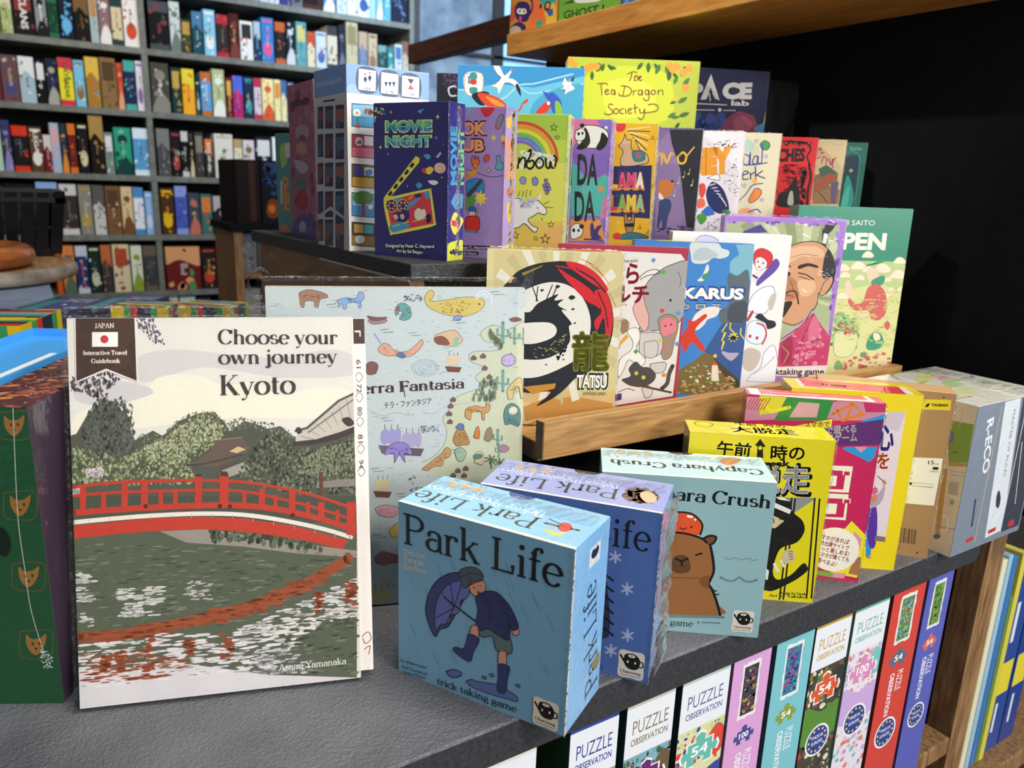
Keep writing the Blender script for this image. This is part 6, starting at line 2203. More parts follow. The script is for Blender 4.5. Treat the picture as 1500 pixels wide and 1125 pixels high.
game_box('card_game_box', 'black and violet game box with gold script and a fox in a suit', 'game box', 'small boxed games along the front of the riser', (0.3537,0.3318,0.2705,-0.72,0,0.0815,0.0249,0.1333), ['6a5a84','c0bcc8','4a4060','5a5468','4a4060'], {
'F': '''
P 7a6494 340,1322 452,1314 821,194 387,175
P 25252f 452,1314 817,1322 804,262 700,280
P 8a74a0 312,1115 432,1292 599,904 722,281 386,198
C d8ae3a 20 189,958 222,1112 265,1135 295,1049 213,936
C d8ae3a 20 342,1028 373,1062 391,1030 394,942
C d8ae3a 23 406,1063 448,965 485,1065 508,1055
C d8ae3a 22 576,1046 618,1080 655,1037 638,971 583,969 562,1024 586,1053
C d8ae3a 15 655,1037 704,1104 730,1137
S c87838 376,742 429,788 510,768 551,736 521,635 447,576 387,608
E 2a1a14 526 769 18 13
S e8e0d0 396,642 446,587 425,564 389,585
S 34406e 404,541 458,576 521,556 534,478 508,386 496,260 461,259 441,361 415,257 398,267 402,427
C 1a1a2a 4 404,541 458,576 521,556 534,478 508,386 496,260 461,259 441,361 415,257 398,267 402,427 404,541
L 9a94b0 6 512,612 635,750
E d8c890 590 749 12 9
L d8c890 5 599,749 603,816
E d8c890 641 817 11 9
L d8c890 4 650,817 653,884
E d8c890 694 852 11 9
L d8c890 4 703,852 706,918
E d8c890 738 732 11 9
L d8c890 5 747,732 750,799
E d8c890 557 614 11 9
L d8c890 4 566,614 569,681
N 4a3a6a 85 20 19 46 0.4 0 380,267 790,284 799,193 387,175
''',
}, 'wrap', 'te')
game_box('card_game_box', 'white game box with large orange block letters and doodles', 'game box', 'small boxed games along the front of the riser', (0.41,0.3222,0.2705,-0.72,0,0.0815,0.0115,0.1333), ['e6dee2','d8d4dc','d2ccd0','e4e0e4','d2ccd0'], {
'F': '''
T e89a2c h 70 254 -99,836 690,906 MONEY
N 3a3a44 86 40 4 16 0.5 0.5 378,1189 732,1265 744,1154 518,1148
N 3a3a44/55555c 87 60 4 14 0.5 0 636,882 753,1065 801,615 627,746
S f0ecec 436,819 546,868 576,801
C 3a3a44 7 436,819 546,868 576,801 436,819
S 252c5c 441,648 476,763 532,777 631,700 705,542 703,450 589,434 489,511
L eceaf0 9 471,740 534,761
L eceaf0 9 502,712 558,720
L eceaf0 9 532,683 583,680
L eceaf0 10 562,654 608,640
L eceaf0 10 593,626 632,599
L eceaf0 10 623,597 657,559
L eceaf0 9 654,568 682,518
S d8503a 352,736 407,761 436,693 411,600 374,622
S e8704a 355,575 423,589 442,509 364,483
P 3a6ac0 403,438 466,510 513,500 567,421 477,394
S 4a9a3a 360,390 427,427 479,371 416,298
N 2a2a30 88 70 4 14 0.6 0 477,394 797,430 701,240 445,241
N 5aa04a 89 20 9 18 1 0 655,471 723,474 728,428 659,425
''',
}, 'wrap', 'te')
game_box('card_game_box', 'cream game box with blue hand lettering and a bottle-cap doodle', 'game box', 'small boxed games along the front of the riser', (0.4668,0.2889,0.2705,-0.72,0,0.058,0.0249,0.1333), ['dcd3b4','e8e4d8','c9bf9e','e4dcc0','c9bf9e'], {
'F': '''
S b8d4c0 173,1230 238,1254 293,1166 207,1118
S 4a9a5a 347,1212 397,1253 457,1215 441,1158 380,1157
C 2a5a3a 9 347,1212 397,1253 457,1215 441,1158 380,1157 347,1212
C 4a4f9a 14 246,1074 187,1095 185,1005 245,984 253,1120 263,984
C 4a4f9a 14 303,1076 288,1008 334,998 337,1077 303,1076
C 4a4f9a 14 379,1213 390,1011
C 4a4f9a 14 348,1077 351,1010 390,1006
C 4a4f9a 14 188,982 313,986 447,1012
C 33386a 14 200,868 255,893 229,915 197,891 205,823 261,829
C 33386a 14 277,894 289,826
C 33386a 14 284,871 322,904
C 33386a 14 327,963 344,827
C 33386a 14 344,873 411,921
C 33386a 14 348,873 443,842
P f0b03a 338,849 345,821 369,835 355,811 383,804 355,796 369,772 345,786 338,759 330,786 306,772 320,796 293,804 320,811 306,835 330,821
S e8853a 287,595 343,713 387,726 427,681 379,599 313,561
C 2a3a7a 9 287,595 343,713 387,726 427,681 379,599 313,561 287,595
C 2a4a9a 12 174,568 256,663 315,758 427,784
S e8a070 184,475 273,506 345,481 372,447 187,440
C 2a4a9a 14 302,456 390,494 440,457
P 7a6aa8 428,1112 435,1090 458,1089 440,1075 446,1054 428,1066 409,1054 415,1075 397,1089 420,1090
P d8d0b4 428,1100 432,1086 447,1086 435,1077 439,1063 428,1071 416,1063 420,1077 408,1086 423,1086
P 7a6aa8 436,634 444,612 467,611 449,596 455,574 436,587 416,574 422,596 404,611 427,612
P d8d0b4 436,621 440,607 455,607 443,598 447,584 436,592 424,584 428,598 416,607 431,607
P 7a6aa8 223,787 231,765 254,764 236,749 242,727 223,740 203,727 209,749 191,764 214,765
P d8d0b4 223,774 227,760 242,760 230,751 234,737 223,745 211,737 215,751 203,760 218,760
P 7a6aa8 307,1276 314,1254 337,1253 319,1239 325,1218 307,1230 288,1218 294,1239 276,1253 299,1254
P d8d0b4 307,1264 311,1250 326,1250 314,1241 318,1227 307,1235 295,1227 299,1241 287,1250 302,1250
''',
}, 'wrap', 'te')
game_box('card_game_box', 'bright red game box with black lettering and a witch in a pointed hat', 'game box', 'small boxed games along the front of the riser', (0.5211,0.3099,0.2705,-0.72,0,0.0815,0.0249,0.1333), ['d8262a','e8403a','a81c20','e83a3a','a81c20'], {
'F': '''
T 1d1414 h 30 142 133,1041 682,1067 WITCHES
C 1d1414 19 393,1271 486,1285 605,1272 701,1256 738,1186 707,1115 754,1022
N 1d1414 90 30 10 24 0.6 0 390,1294 745,1280 739,1233 421,1236
C 1d1414 29 742,1022 777,880 766,736 775,568
N a01a1c 91 70 15 38 0.5 0 447,1013 730,1021 713,783 472,798
S 1d1414 432,530 439,676 530,716 645,756 677,685 671,540
P 1d1414 527,740 615,904 645,751
L 1d1414 22 494,722 691,767
S b8b0a8 557,693 591,706 616,562 549,559
C 1d1414 12 429,555 442,652 397,723
N 1d1414 92 30 10 24 2 0 642,971 719,926 752,567 704,565
''',
}, 'wrap', 'e')
game_box('card_game_box', 'tan game box with pink handwriting and a pile of brown books', 'game box', 'small boxed games along the front of the riser', (0.5699,0.3058,0.2705,-0.72,0,0.0815,0.0249,0.1333), ['d6c596','e0d8c0','c0b084','ded0a4','c0b084'], {
'F': '''
C c03a5a 15 493,1204 514,1228 534,1169 556,1181
C c03a5a 15 460,1082 526,1132
C c03a5a 14 548,1060 562,1133 603,1098 597,1050
C c03a5a 15 625,1111 659,1039 673,1112 683,1004
C c03a5a 15 688,1089 707,1125
P 8a6a4a 482,912 668,967 756,945 760,823 697,747 492,641
P 4a6a5a 521,986 611,1038 756,945 558,890
P b0543a 522,791 648,942 750,896 639,819 510,691
P 9a7a52 486,691 672,759 806,751 805,578 501,567
P 6a5a80 688,821 781,848 769,577 720,575
L 3a2a1c 10 555,718 696,574
C b8ac88 7 508,1276 600,1303 700,1269 758,1283
''',
}, 'wrap', 'te')
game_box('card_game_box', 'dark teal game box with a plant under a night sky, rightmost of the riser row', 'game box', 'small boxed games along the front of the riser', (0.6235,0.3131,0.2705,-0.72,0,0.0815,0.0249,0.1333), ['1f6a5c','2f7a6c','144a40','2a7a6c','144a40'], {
'F': '''
P 123c4c 531,1158 713,1188 742,1064 738,556 563,549
C 2f8a7a 17 531,1158 621,1223 713,1183 742,1064 749,569
P d8d890 648,1026 655,998 683,991 655,983 648,956 640,983 613,991 640,998
S 2f9a88 601,551 591,807 624,935 717,709 713,555
S 4ab8a4 588,550 596,679 653,809 663,553
T 8fb8a4 n 0 45 594,1240 742,1239 Solo
''',
}, 'gloss', '')
game_box('family_game_box', 'tall game box printed as an apartment block with balconies, left of the clapperboard box', 'game box', None, (0.0397,0.3598,0.2705,0.0414,0,0.0856,0.0812,0.1691), ['ebe7e2','d8d8e8','d8d4d4','9ab8ea','c0bcc0'], {
'F': '''
P 8fb0e6 -12,1694 868,1685 870,1435 -18,1428
S a8c4ee -18,1445 41,1517 98,1506 135,1442
S 54607a 116,1662 298,1657 292,1466 108,1466
P e9eaee 123,1656 294,1653 288,1472 116,1474
S 54607a 341,1655 530,1650 525,1455 335,1456
P e9eaee 349,1649 526,1646 521,1462 343,1464
S 54607a 556,1649 751,1645 748,1447 552,1447
P e9eaee 564,1643 747,1641 744,1453 560,1455
P 33365a 166,1571 186,1597 205,1575 185,1536
E d8505a 186 1614 10 9
P 33365a 211,1587 231,1613 250,1591 230,1552
E d8505a 231 1630 10 8
P 33365a 378,1566 414,1566 396,1520
P 33365a 418,1570 454,1570 436,1524
P 33365a 458,1574 495,1574 476,1528
P 4a3a6a 620,1618 690,1618 657,1569
P c85a6a 653,1569 624,1524 691,1523
T 24262c n 0 24 174,1479 241,1478 10+
T 24262c n 0 24 401,1472 472,1470 1-5
T 24262c n 0 24 620,1471 695,1470 ~20
P ebe7e2 -18,1435 892,1441 906,-15 -48,3
P 2c2a30 45,1351 290,1354 288,1142 41,1142
P 7ab8e0 53,1341 290,1347 289,1239 51,1236
P 4a9ac0 51,1232 289,1236 288,1149 49,1150
L 2a6a8a 3 66,1226 64,1151
L 2a6a8a 3 91,1227 90,1151
L 2a6a8a 3 116,1227 115,1151
L 2a6a8a 3 141,1227 140,1151
L 2a6a8a 3 167,1227 166,1151
L 2a6a8a 3 192,1227 191,1151
L 2a6a8a 3 218,1227 217,1151
L 2a6a8a 4 243,1227 243,1151
L 2a6a8a 4 269,1228 268,1151
P 2c2a30 40,1082 288,1080 285,864 36,870
P b03a5a 48,1072 287,1073 286,963 46,965
P e87a8a 46,961 286,960 285,871 44,877
L 7a2a40 3 61,955 60,878
L 7a2a40 4 86,955 85,877
L 7a2a40 3 112,954 110,877
L 7a2a40 3 137,954 136,876
L 7a2a40 3 163,953 162,876
L 7a2a40 3 188,953 187,875
L 7a2a40 4 214,953 213,875
L 7a2a40 3 240,952 239,874
L 7a2a40 3 266,952 265,874
P 2c2a30 35,814 285,807 282,586 31,598
P 6a5228 43,804 285,799 283,688 41,694
P d8a83a 41,690 283,684 282,593 39,605
L 7a5a1c 3 56,684 55,606
L 7a5a1c 3 82,683 80,604
L 7a5a1c 3 107,682 106,603
L 7a5a1c 3 133,681 132,602
L 7a5a1c 3 159,680 158,601
L 7a5a1c 3 185,679 184,600
L 7a5a1c 3 211,678 210,599
L 7a5a1c 3 237,677 236,598
L 7a5a1c 3 263,676 262,597
P 2c2a30 30,550 282,537 279,313 26,330
P 8ab8e4 38,539 282,530 281,416 36,427
P 5a9ad0 36,424 281,412 280,320 34,337
L 2a5a8a 3 51,417 50,337
L 2a5a8a 3 77,415 76,335
L 2a5a8a 3 103,414 101,334
L 2a5a8a 3 129,412 127,332
L 2a5a8a 3 155,411 154,330
L 2a5a8a 3 181,409 180,329
L 2a5a8a 3 207,408 206,327
L 2a5a8a 3 234,406 233,325
L 2a5a8a 3 260,405 259,324
P 2c2a30 25,277 279,259 276,31 21,53
P 5a4a2c 33,266 279,252 278,136 31,153
P a8823a 30,149 278,132 277,38 29,60
L 4a3a1a 3 46,141 45,60
L 4a3a1a 3 72,139 71,58
L 4a3a1a 3 98,137 97,56
L 4a3a1a 3 124,135 123,54
L 4a3a1a 3 151,133 149,51
L 4a3a1a 3 177,131 176,49
L 4a3a1a 3 204,129 202,47
L 4a3a1a 3 230,127 229,44
L 4a3a1a 4 257,125 256,42
E f4f0e6 97 1268 39 34
E e0a03a 97 1268 16 14
L 3a8a4a 9 99,1237 103,1166
P c0503a 76,1164 131,1164 124,1136 82,1137
N a8622c 93 16 13 20 1 0 162,1307 270,1307 270,1273 162,1273
E f0c4c8 113 1014 39 42
S 4a8a3a 85,1000 129,1029 138,994
P f0dce0 168,1066 257,1064 256,983 167,985
P 4a4a9a 62,789 144,787 143,708 60,712
P e6d8b8 164,784 260,780 259,707 163,709
S 3a7ac0 174,749 234,769 243,719 183,710
S 4a8a3a 41,503 81,552 171,565 241,534 251,480 200,446 80,452
L a8502c 27 149,451 152,340
E d8403a 190 501 14 13
E f4f0e6 223 415 25 22
L 3a8a4a 5 223,397 225,342
P d8b06a 52,255 146,248 145,167 51,174
P 4ab0b8 156,248 248,240 247,162 155,166
S f2f0ec 64,130 104,148 151,133 146,81 93,71 63,90
''',
'L': '''
P 8fb0e6 3,1688 792,1694 779,1439 -18,1431
T d8e4f4 k 10 39 75,1538 721,1540 BLOCK-A-BLOCK
P e2dcd8 -18,1435 779,1445 775,1365 -23,1373
L 4a4a52 18 240,1394 526,1392
P 47465a 82,1352 237,1351 222,1141 66,1147
P 8a5a4a 95,1315 219,1312 211,1207 86,1205
P 4a5a7a 104,1230 151,1232 146,1159 99,1160
P 47465a 277,1348 484,1343 471,1134 263,1141
P 6a6a7a 290,1312 467,1306 461,1197 282,1197
P 7a4a5a 299,1222 374,1222 369,1151 294,1153
P 47465a 542,1343 747,1338 736,1127 529,1134
P b06a6a 554,1307 731,1301 725,1186 547,1186
P 5a7a8a 563,1210 638,1210 634,1141 559,1144
P 47465a 61,1091 218,1094 203,873 45,874
P 4a5a7a 74,1053 200,1054 192,943 66,938
P 5a7a8a 83,964 131,967 125,888 78,889
P 47465a 259,1090 469,1091 454,861 243,862
P 7a4a5a 272,1053 452,1052 445,940 264,935
P 8a5a4a 281,960 357,963 352,886 276,887
P 47465a 527,1089 734,1090 722,850 513,851
P 5a7a8a 539,1053 718,1052 712,936 532,931
P 6a6a7a 548,956 624,958 620,884 544,885
P 47465a 40,813 199,820 184,609 24,606
P 8a5a4a 53,775 180,779 173,674 44,664
P 6a6a7a 63,691 111,696 105,623 57,622
P 47465a 240,816 452,823 438,593 224,588
P 6a6a7a 253,778 435,783 428,677 245,667
P b06a6a 262,693 339,698 335,627 258,626
P 47465a 511,819 721,826 708,578 496,573
P b06a6a 523,783 705,787 699,681 517,671
P 4a5a7a 533,697 610,701 606,632 529,631
P 47465a 18,533 179,545 163,317 1,309
P 4a5a7a 31,494 160,502 152,388 22,375
P 4a5a7a 40,403 89,409 83,329 35,326
P 47465a 221,539 435,552 420,296 203,285
P 7a4a5a 234,501 418,511 411,399 225,384
P 7a4a5a 243,411 321,418 316,340 238,336
P 47465a 495,547 707,560 693,278 478,266
P 5a7a8a 507,511 691,520 685,411 500,396
P 5a7a8a 517,422 595,429 591,353 513,349
P 47465a -4,250 159,266 143,42 -21,29
P 8a5a4a 9,211 140,223 132,110 0,93
P 5a7a8a 19,122 69,130 63,52 13,48
P 47465a 201,260 419,279 402,16 183,-2
P 6a6a7a 214,222 401,237 394,129 206,108
P 8a5a4a 224,136 303,146 298,70 219,64
P 47465a 478,273 694,292 678,-7 461,-26
P b06a6a 491,236 677,251 672,148 485,128
P 6a6a7a 501,155 581,164 577,91 497,85
P cdd0dc -1,289 355,399 695,322 693,292 353,365 -4,258
''',
}, 'gloss', 't')
game_box('family_game_box', 'tall dusty-pink game box at the left edge of the riser beside the apartment-block box', 'game box', None, (0.0482,0.5685,0.2705,-1.5477,0,0.0843,0.05,0.1673), ['b87088','d88aa0','a8607a','e49ab0','a8607a'], {
'F': '''
N b06a84/c88a9c/8a4a6a 94 60 37 96 0.8 0 97,1642 887,1659 779,33 -20,20
E c0a8b0 441 1152 226 82
E 8a5a6a 435 1090 114 37
S d8a090 229,1012 430,1049 584,985 514,924 254,938
S c8c0c8 145,864 598,800 494,716 266,736
S 6a8a80 190,649 456,653 510,549 212,542
S b84a4a 207,498 508,528 522,337 223,324
S 6a5a9a -10,111 351,265 793,203 777,12 -24,-14
S a8b8d8 236,127 357,189 471,141 432,73 263,57
S 6a4452 129,1450 284,1523 443,1484 602,1510 710,1475 657,1431 405,1434
''',
}, 'wrap', 'e')
game_box('memory_game_box', 'small teal game box with orange letters, furthest left on the riser edge', 'game box', None, (0.0461,0.62,0.2705,-1.2695,0,0.0316,0.04,0.1168), ['4a8a8a','4a9a94','3a7a7a','5aa8a0','3a7a7a'], {
'F': '''
S a8c45a 92,1003 197,1058 251,958 222,824 117,778
S e0d8c8 195,1025 297,1057 300,914 226,891
T e8902a h 30 128 247,280 244,667 MEMO
L e6e6d8 24 83,351 93,614
S d8784a 25,58 111,99 213,81 230,19 42,7
''',
}, 'gloss', '')
game_box('large_game_box', 'sky blue game box with white gulls and colourful birds, behind the front row', 'game box', 'large boxed games at the back of the riser', (0.2059,0.455,0.2705,-0.62,0,0.141,0.045,0.1946), ['4aa4d4','b8c4c8','3a84b4','7ac4e4','3a84b4'], {
'F': '''
P 3a94cc -9,1937 1403,1974 1415,1394 0,1435
P 6ac0dc -4,1662 420,1756 855,1727 1409,1864 1416,1374 0,1414
C a8dcea 17 -4,1683 204,1668 490,1594 681,1743 854,1768 1110,1836 1280,1881
C a8dcea 12 704,1723 815,1665 987,1690 1201,1737 1403,1783
S 4aa8cc 862,1564 1073,1713 1415,1763 1426,1395 870,1378
S f2ece2 80,1852 269,1857 274,1670 179,1614 84,1665
C d86a6a 6 80,1852 269,1857 274,1670 179,1614 84,1665 80,1852
E 3a9a9a 174 1826 44 48
E d8404a 175 1769 40 32
S 3a9a9a 137,1707 216,1709 217,1656 178,1639 139,1654
P 3a9a9a 113,1829 131,1829 141,1748 115,1747
S f2ece8 393,1937 439,1858 483,1818 420,1756 366,1734 443,1716 466,1655 518,1758 572,1770 638,1741 706,1651 680,1763 614,1812 570,1821 610,1913 547,1861 515,1850 458,1943
S 2a2438 649,1732 711,1631 704,1702 670,1763
P d8502c 589,1892 620,1927 607,1883
C 3a3040 5 393,1937 439,1858 483,1818 420,1756 366,1734
C 3a3040 5 518,1758 572,1770 638,1741
S f2ece8 1166,1787 1195,1848 1230,1798 1293,1830 1264,1779 1309,1730 1246,1697 1194,1665 1202,1716 1148,1715 1190,1747
S 3a3040 1261,1819 1302,1857 1284,1800
C 3a3040 6 1166,1787 1195,1848 1230,1798 1293,1830
C 3a3040 5 1194,1665 1202,1716 1148,1715
S 1f2230 157,1626 269,1670 357,1652 338,1548 251,1525
S e04a2c 226,1648 358,1642 490,1594 558,1514 428,1479 294,1547
S f0983a 314,1620 447,1582 536,1523 426,1530
C c86a3a 22 648,1454 712,1497 732,1550 785,1598
S d8502c 732,1560 795,1607 779,1561
S d8402c 888,1461 950,1546 1035,1599 1059,1549 997,1465
S 3a5ac0 955,1689 1020,1671 1074,1682 1165,1593 1171,1470 1084,1467 1036,1569
S 8ac03a 1100,1591 1167,1552 1184,1429 1119,1427
E f2ece8 1025 1568 18 20
''',
}, 'wrap', 'ret')
game_box('large_game_box', 'lime green game box with brown script framed by orange flowers', 'game box', 'large boxed games at the back of the riser', (0.3527,0.45,0.2705,-0.56,0,0.1596,0.042,0.2182), ['bcca3c','a8b438','e8e4d0','cfdc5a','a8b438'], {
'F': '''
P b9c63c 9,2160 1626,2130 1700,1374 54,1317
S cfd83a 208,1949 528,2091 1116,2068 1303,1810 1235,1494 575,1381 184,1548
S dfe050 448,1869 771,1968 1063,1846 1037,1577 566,1516
S 4a7a34 57,2129 58,2084 94,2053 93,2099
S 2f5a28 154,2078 186,2035 241,2027 209,2071
S 3a6a2c 297,2029 274,1976 300,1924 323,1977
S 4a7a34 361,2129 373,2080 419,2054 408,2103
S 3a6a2c 432,2121 401,2078 415,2027 446,2070
S 2f5a28 480,2111 496,2064 545,2042 528,2090
S 3a6a2c 504,2090 540,2059 588,2061 553,2093
S 2f5a28 411,2087 361,2069 343,2023 392,2041
S 3a6a2c 898,2148 848,2118 839,2062 890,2092
S 3a6a2c 968,2150 944,2092 974,2034 999,2093
S 3a6a2c 1039,2142 1053,2086 1106,2057 1092,2112
S 4a7a34 1110,2133 1060,2086 1064,2018 1115,2066
S 4a7a34 1181,2125 1177,2057 1227,2006 1232,2074
S 2f5a28 1233,2072 1200,2013 1226,1948 1259,2008
S 4a7a34 1332,2010 1290,1970 1294,1913 1336,1953
S 2f5a28 1271,2041 1291,1999 1338,1983 1317,2025
S 4a7a34 1346,1588 1285,1579 1254,1530 1314,1539
S 4a7a34 1397,1545 1341,1557 1296,1528 1352,1515
S 3a6a2c 1346,1722 1297,1724 1264,1691 1313,1690
S 2f5a28 1403,1477 1357,1449 1349,1396 1396,1424
S 2f5a28 1416,2122 1366,2075 1371,2007 1421,2054
S 4a7a34 1475,1993 1415,1956 1405,1889 1465,1925
S 4a7a34 1472,1771 1400,1760 1362,1702 1434,1713
S 3a6a2c 1512,1594 1438,1596 1388,1547 1462,1544
S f0a03a -13,2133 13,2174 55,2171 85,2133 55,2092 8,2099
S f0a03a 24,2106 49,2147 92,2144 122,2106 91,2065 44,2072
S f0a03a 190,2058 216,2098 258,2095 289,2057 258,2016 211,2023
S f0a03a 236,2081 261,2121 304,2118 334,2080 304,2040 256,2047
S f0a03a 1181,2125 1206,2165 1248,2162 1280,2124 1251,2084 1203,2091
S f0a03a 1220,2083 1245,2123 1287,2120 1319,2082 1289,2041 1242,2048
S f0a03a 1264,2117 1289,2157 1331,2154 1363,2116 1333,2076 1286,2083
S f0a03a 1352,2054 1376,2095 1419,2092 1450,2053 1421,2013 1374,2020
S f0a03a 1418,2100 1442,2141 1485,2138 1517,2100 1488,2059 1440,2066
S f0a03a 1391,1880 1416,1920 1458,1917 1490,1879 1461,1838 1413,1845
S f0a03a 294,2083 320,2123 362,2120 392,2082 362,2042 315,2049
S f0b84a 1296,1748 1324,1777 1351,1745 1323,1717
C 7a3a2a 11 721,2010 789,2039 837,2032
C 7a3a2a 12 778,2030 771,1973 755,1937
C 7a3a2a 12 816,1992 816,1939 825,1944
C 7a3a2a 12 813,1974 839,1997 855,1976 848,1940
C 7a3a2a 12 870,1963 892,1986 878,1990 866,1963 886,1941 904,1951
C 7a3a2a 12 372,1888 470,1896 495,1879
C 7a3a2a 11 412,1890 424,1813 432,1762
C 7a3a2a 12 472,1799 509,1813 489,1830 467,1803 483,1768 520,1783
C 7a3a2a 12 574,1820 546,1824 544,1784 577,1776 584,1821 592,1772
C 7a3a2a 12 660,1876 755,1862 787,1814 751,1764 656,1761 638,1787
C 7a3a2a 11 703,1873 687,1766
C 7a3a2a 11 810,1828 814,1775
C 7a3a2a 11 811,1815 847,1830
C 7a3a2a 12 911,1832 876,1831 874,1786 908,1783 918,1828 922,1779
C 7a3a2a 12 993,1835 960,1834 959,1794 992,1790 998,1835 1006,1733 965,1718 939,1740
C 7a3a2a 12 1040,1836 1024,1809 1049,1788 1081,1807 1064,1837 1040,1836
C 7a3a2a 12 1111,1839 1115,1790
C 7a3a2a 11 1113,1821 1148,1845 1169,1828 1172,1788
C 7a3a2a 12 569,1655 533,1661 521,1627 561,1595 575,1557 517,1537 474,1553
C 7a3a2a 12 619,1612 589,1598 597,1558 630,1554 647,1591 619,1612
C 7a3a2a 12 702,1611 670,1605 668,1565 706,1557
C 7a3a2a 12 731,1612 739,1558
C 7a3a2a 11 764,1586 802,1610 778,1622 761,1590 777,1559 810,1570
C 7a3a2a 12 840,1671 853,1567
C 7a3a2a 12 825,1624 876,1635
C 7a3a2a 12 901,1618 914,1573 947,1579 963,1620
C 7a3a2a 12 963,1620 960,1530 925,1495 895,1516
C 7a3a2a 12 966,1575 1037,1586 1107,1602 1127,1648 1077,1680 1006,1671
''',
}, 'gloss', '')
game_box('large_game_box', 'navy game box with a white rocket title in a loose clear bag', 'game box', 'large boxed games at the back of the riser', (0.4865,0.4215,0.2705,-0.4,0,0.14,0.03,0.2196), ['262a52','1c2044','1c2044','3a3e68','1c2044'], {
'F': '''
P 23264c -114,1666 1866,1762 1743,1368 -82,1290
N 2c4a94/3a3a7a/33509c 95 60 38 107 1 0 424,1566 1071,1622 1191,1344 449,1313
T e8e6e4 h 30 173 177,1817 315,1822 S
T e8e6e4 h 30 173 365,1827 499,1831 P
P e8e6e4 591,2124 742,1813 679,1830 607,1926 554,1814 478,1810
P 23264c 603,1963 637,1903 612,1872 581,1900
L e8e6e4 13 594,1888 614,1802
T e8e6e4 h 40 180 784,1845 1163,1865 CE
L d8d6d4 14 210,1757 841,1763
T e8e6e4 k 16 65 907,1761 1146,1768 lab
L c8c6d0 14 301,1679 679,1692
E e8e6e4 755 1698 25 23
L c8c6d0 13 806,1695 971,1701
S 8a3a5a 793,1430 861,1586 1006,1690 1123,1675 1243,1630 1294,1452 1133,1342 872,1357
S a8506a 960,1591 1098,1636 1224,1552 1150,1446 1003,1465
P a8a06a 1420,1943 1720,1652 1671,1469 1371,1533
P 4a4a3a 1455,1895 1682,1650 1651,1507 1402,1560
P c8be7a 1473,1870 1576,1748 1422,1587
S 4a8ab4 1262,1477 1367,1559 1490,1513 1612,1466 1506,1384
''',
}, 'matte', '')
game_box('large_game_box', 'dark plum game box with a white curled letter, just left of the gull box', 'game box', 'large boxed games at the back of the riser', (0.2352,0.565,0.2705,-0.56,0,0.0427,0.03,0.199), ['24202e','24202e','1c1922','38343e','1c1922'], {
'F': '''
P 2b2838 68,1996 273,1972 275,1827 53,1820
L 14131c 10 71,2005 67,1820
C d8dcea 20 224,1842 164,1824 147,1791 174,1727 243,1729
C d8dcea 15 224,1845 241,1826
N 6a5a9a/8a4a7a 96 20 5 12 1 0 85,1981 256,1955 258,1859 87,1853
''',
}, 'wrap', 't')
game_box('puzzle_box', 'white-topped puzzle box with olive lettering, leftmost under the counter', 'puzzle', 'upright picture puzzle boxes under the counter', (-0.035,0.01,-0.29,0,0,0.0727,0.2,0.254), ['5a8a5a','2a4a34','2a4a34','e0e0d8','2a4a34'], {
'F': '''
R 5a8a5a 0 0 727 2020
R e6e8ec 0 2040 727 2485
R e0e0d8 0 2485 727 2540
T 8a9a4a n 0 130 101,2240 639,2240 PUZZLE
T 8a9a4a k 8 62 87,2140 647,2140 OBSERVATION
N 6a9a6a/3a6a4a/8ab47a -350 130 14 46 0.8 0.7 0,2020 727,2020 727,600 0,600
N 6a9a6a/3a6a4a/8ab47a -349 90 8 24 1.5 0.5 0,2020 727,2020 727,1640 0,1640
S 3a6a4a 581,1980 727,1920 727,1720 581,1680 436,1800
S 8ab47a 0,1640 363,1540 727,1590 727,1240 0,1240
P f2f0ea 150,1932 288,1932 273,2013 363,2063 452,2013 437,1932 575,1932 575,1829 649,1858 681,1780 649,1706 575,1730 575,1607 437,1607 452,1681 363,1718 273,1681 288,1607 150,1607 150,1730 76,1701 44,1780 76,1853 150,1829
P d8503a 173,1916 296,1916 283,1988 363,2032 442,1988 429,1916 552,1916 552,1823 618,1850 646,1780 618,1714 552,1736 552,1626 429,1626 442,1692 363,1725 283,1692 296,1626 173,1626 173,1736 107,1709 79,1780 107,1845 173,1823
E eceaf0 363 1220 247 247
E 33458e 363 1220 217 217
E e8cc4a 535 1220 19 19
E e8cc4a 512 1306 19 19
E e8cc4a 449 1369 19 19
E e8cc4a 362 1392 19 19
E e8cc4a 276 1369 19 19
E e8cc4a 213 1306 19 19
E e8cc4a 190 1219 19 19
E e8cc4a 213 1133 19 19
E e8cc4a 276 1070 19 19
E e8cc4a 363 1047 19 19
E e8cc4a 449 1070 19 19
E e8cc4a 512 1133 19 19
T e8e8f0 k 0 54 251,1249 474,1249 MADE IN
T e8e8f0 k 0 54 251,1158 474,1158 EUROPE
''',
}, 'gloss', '')
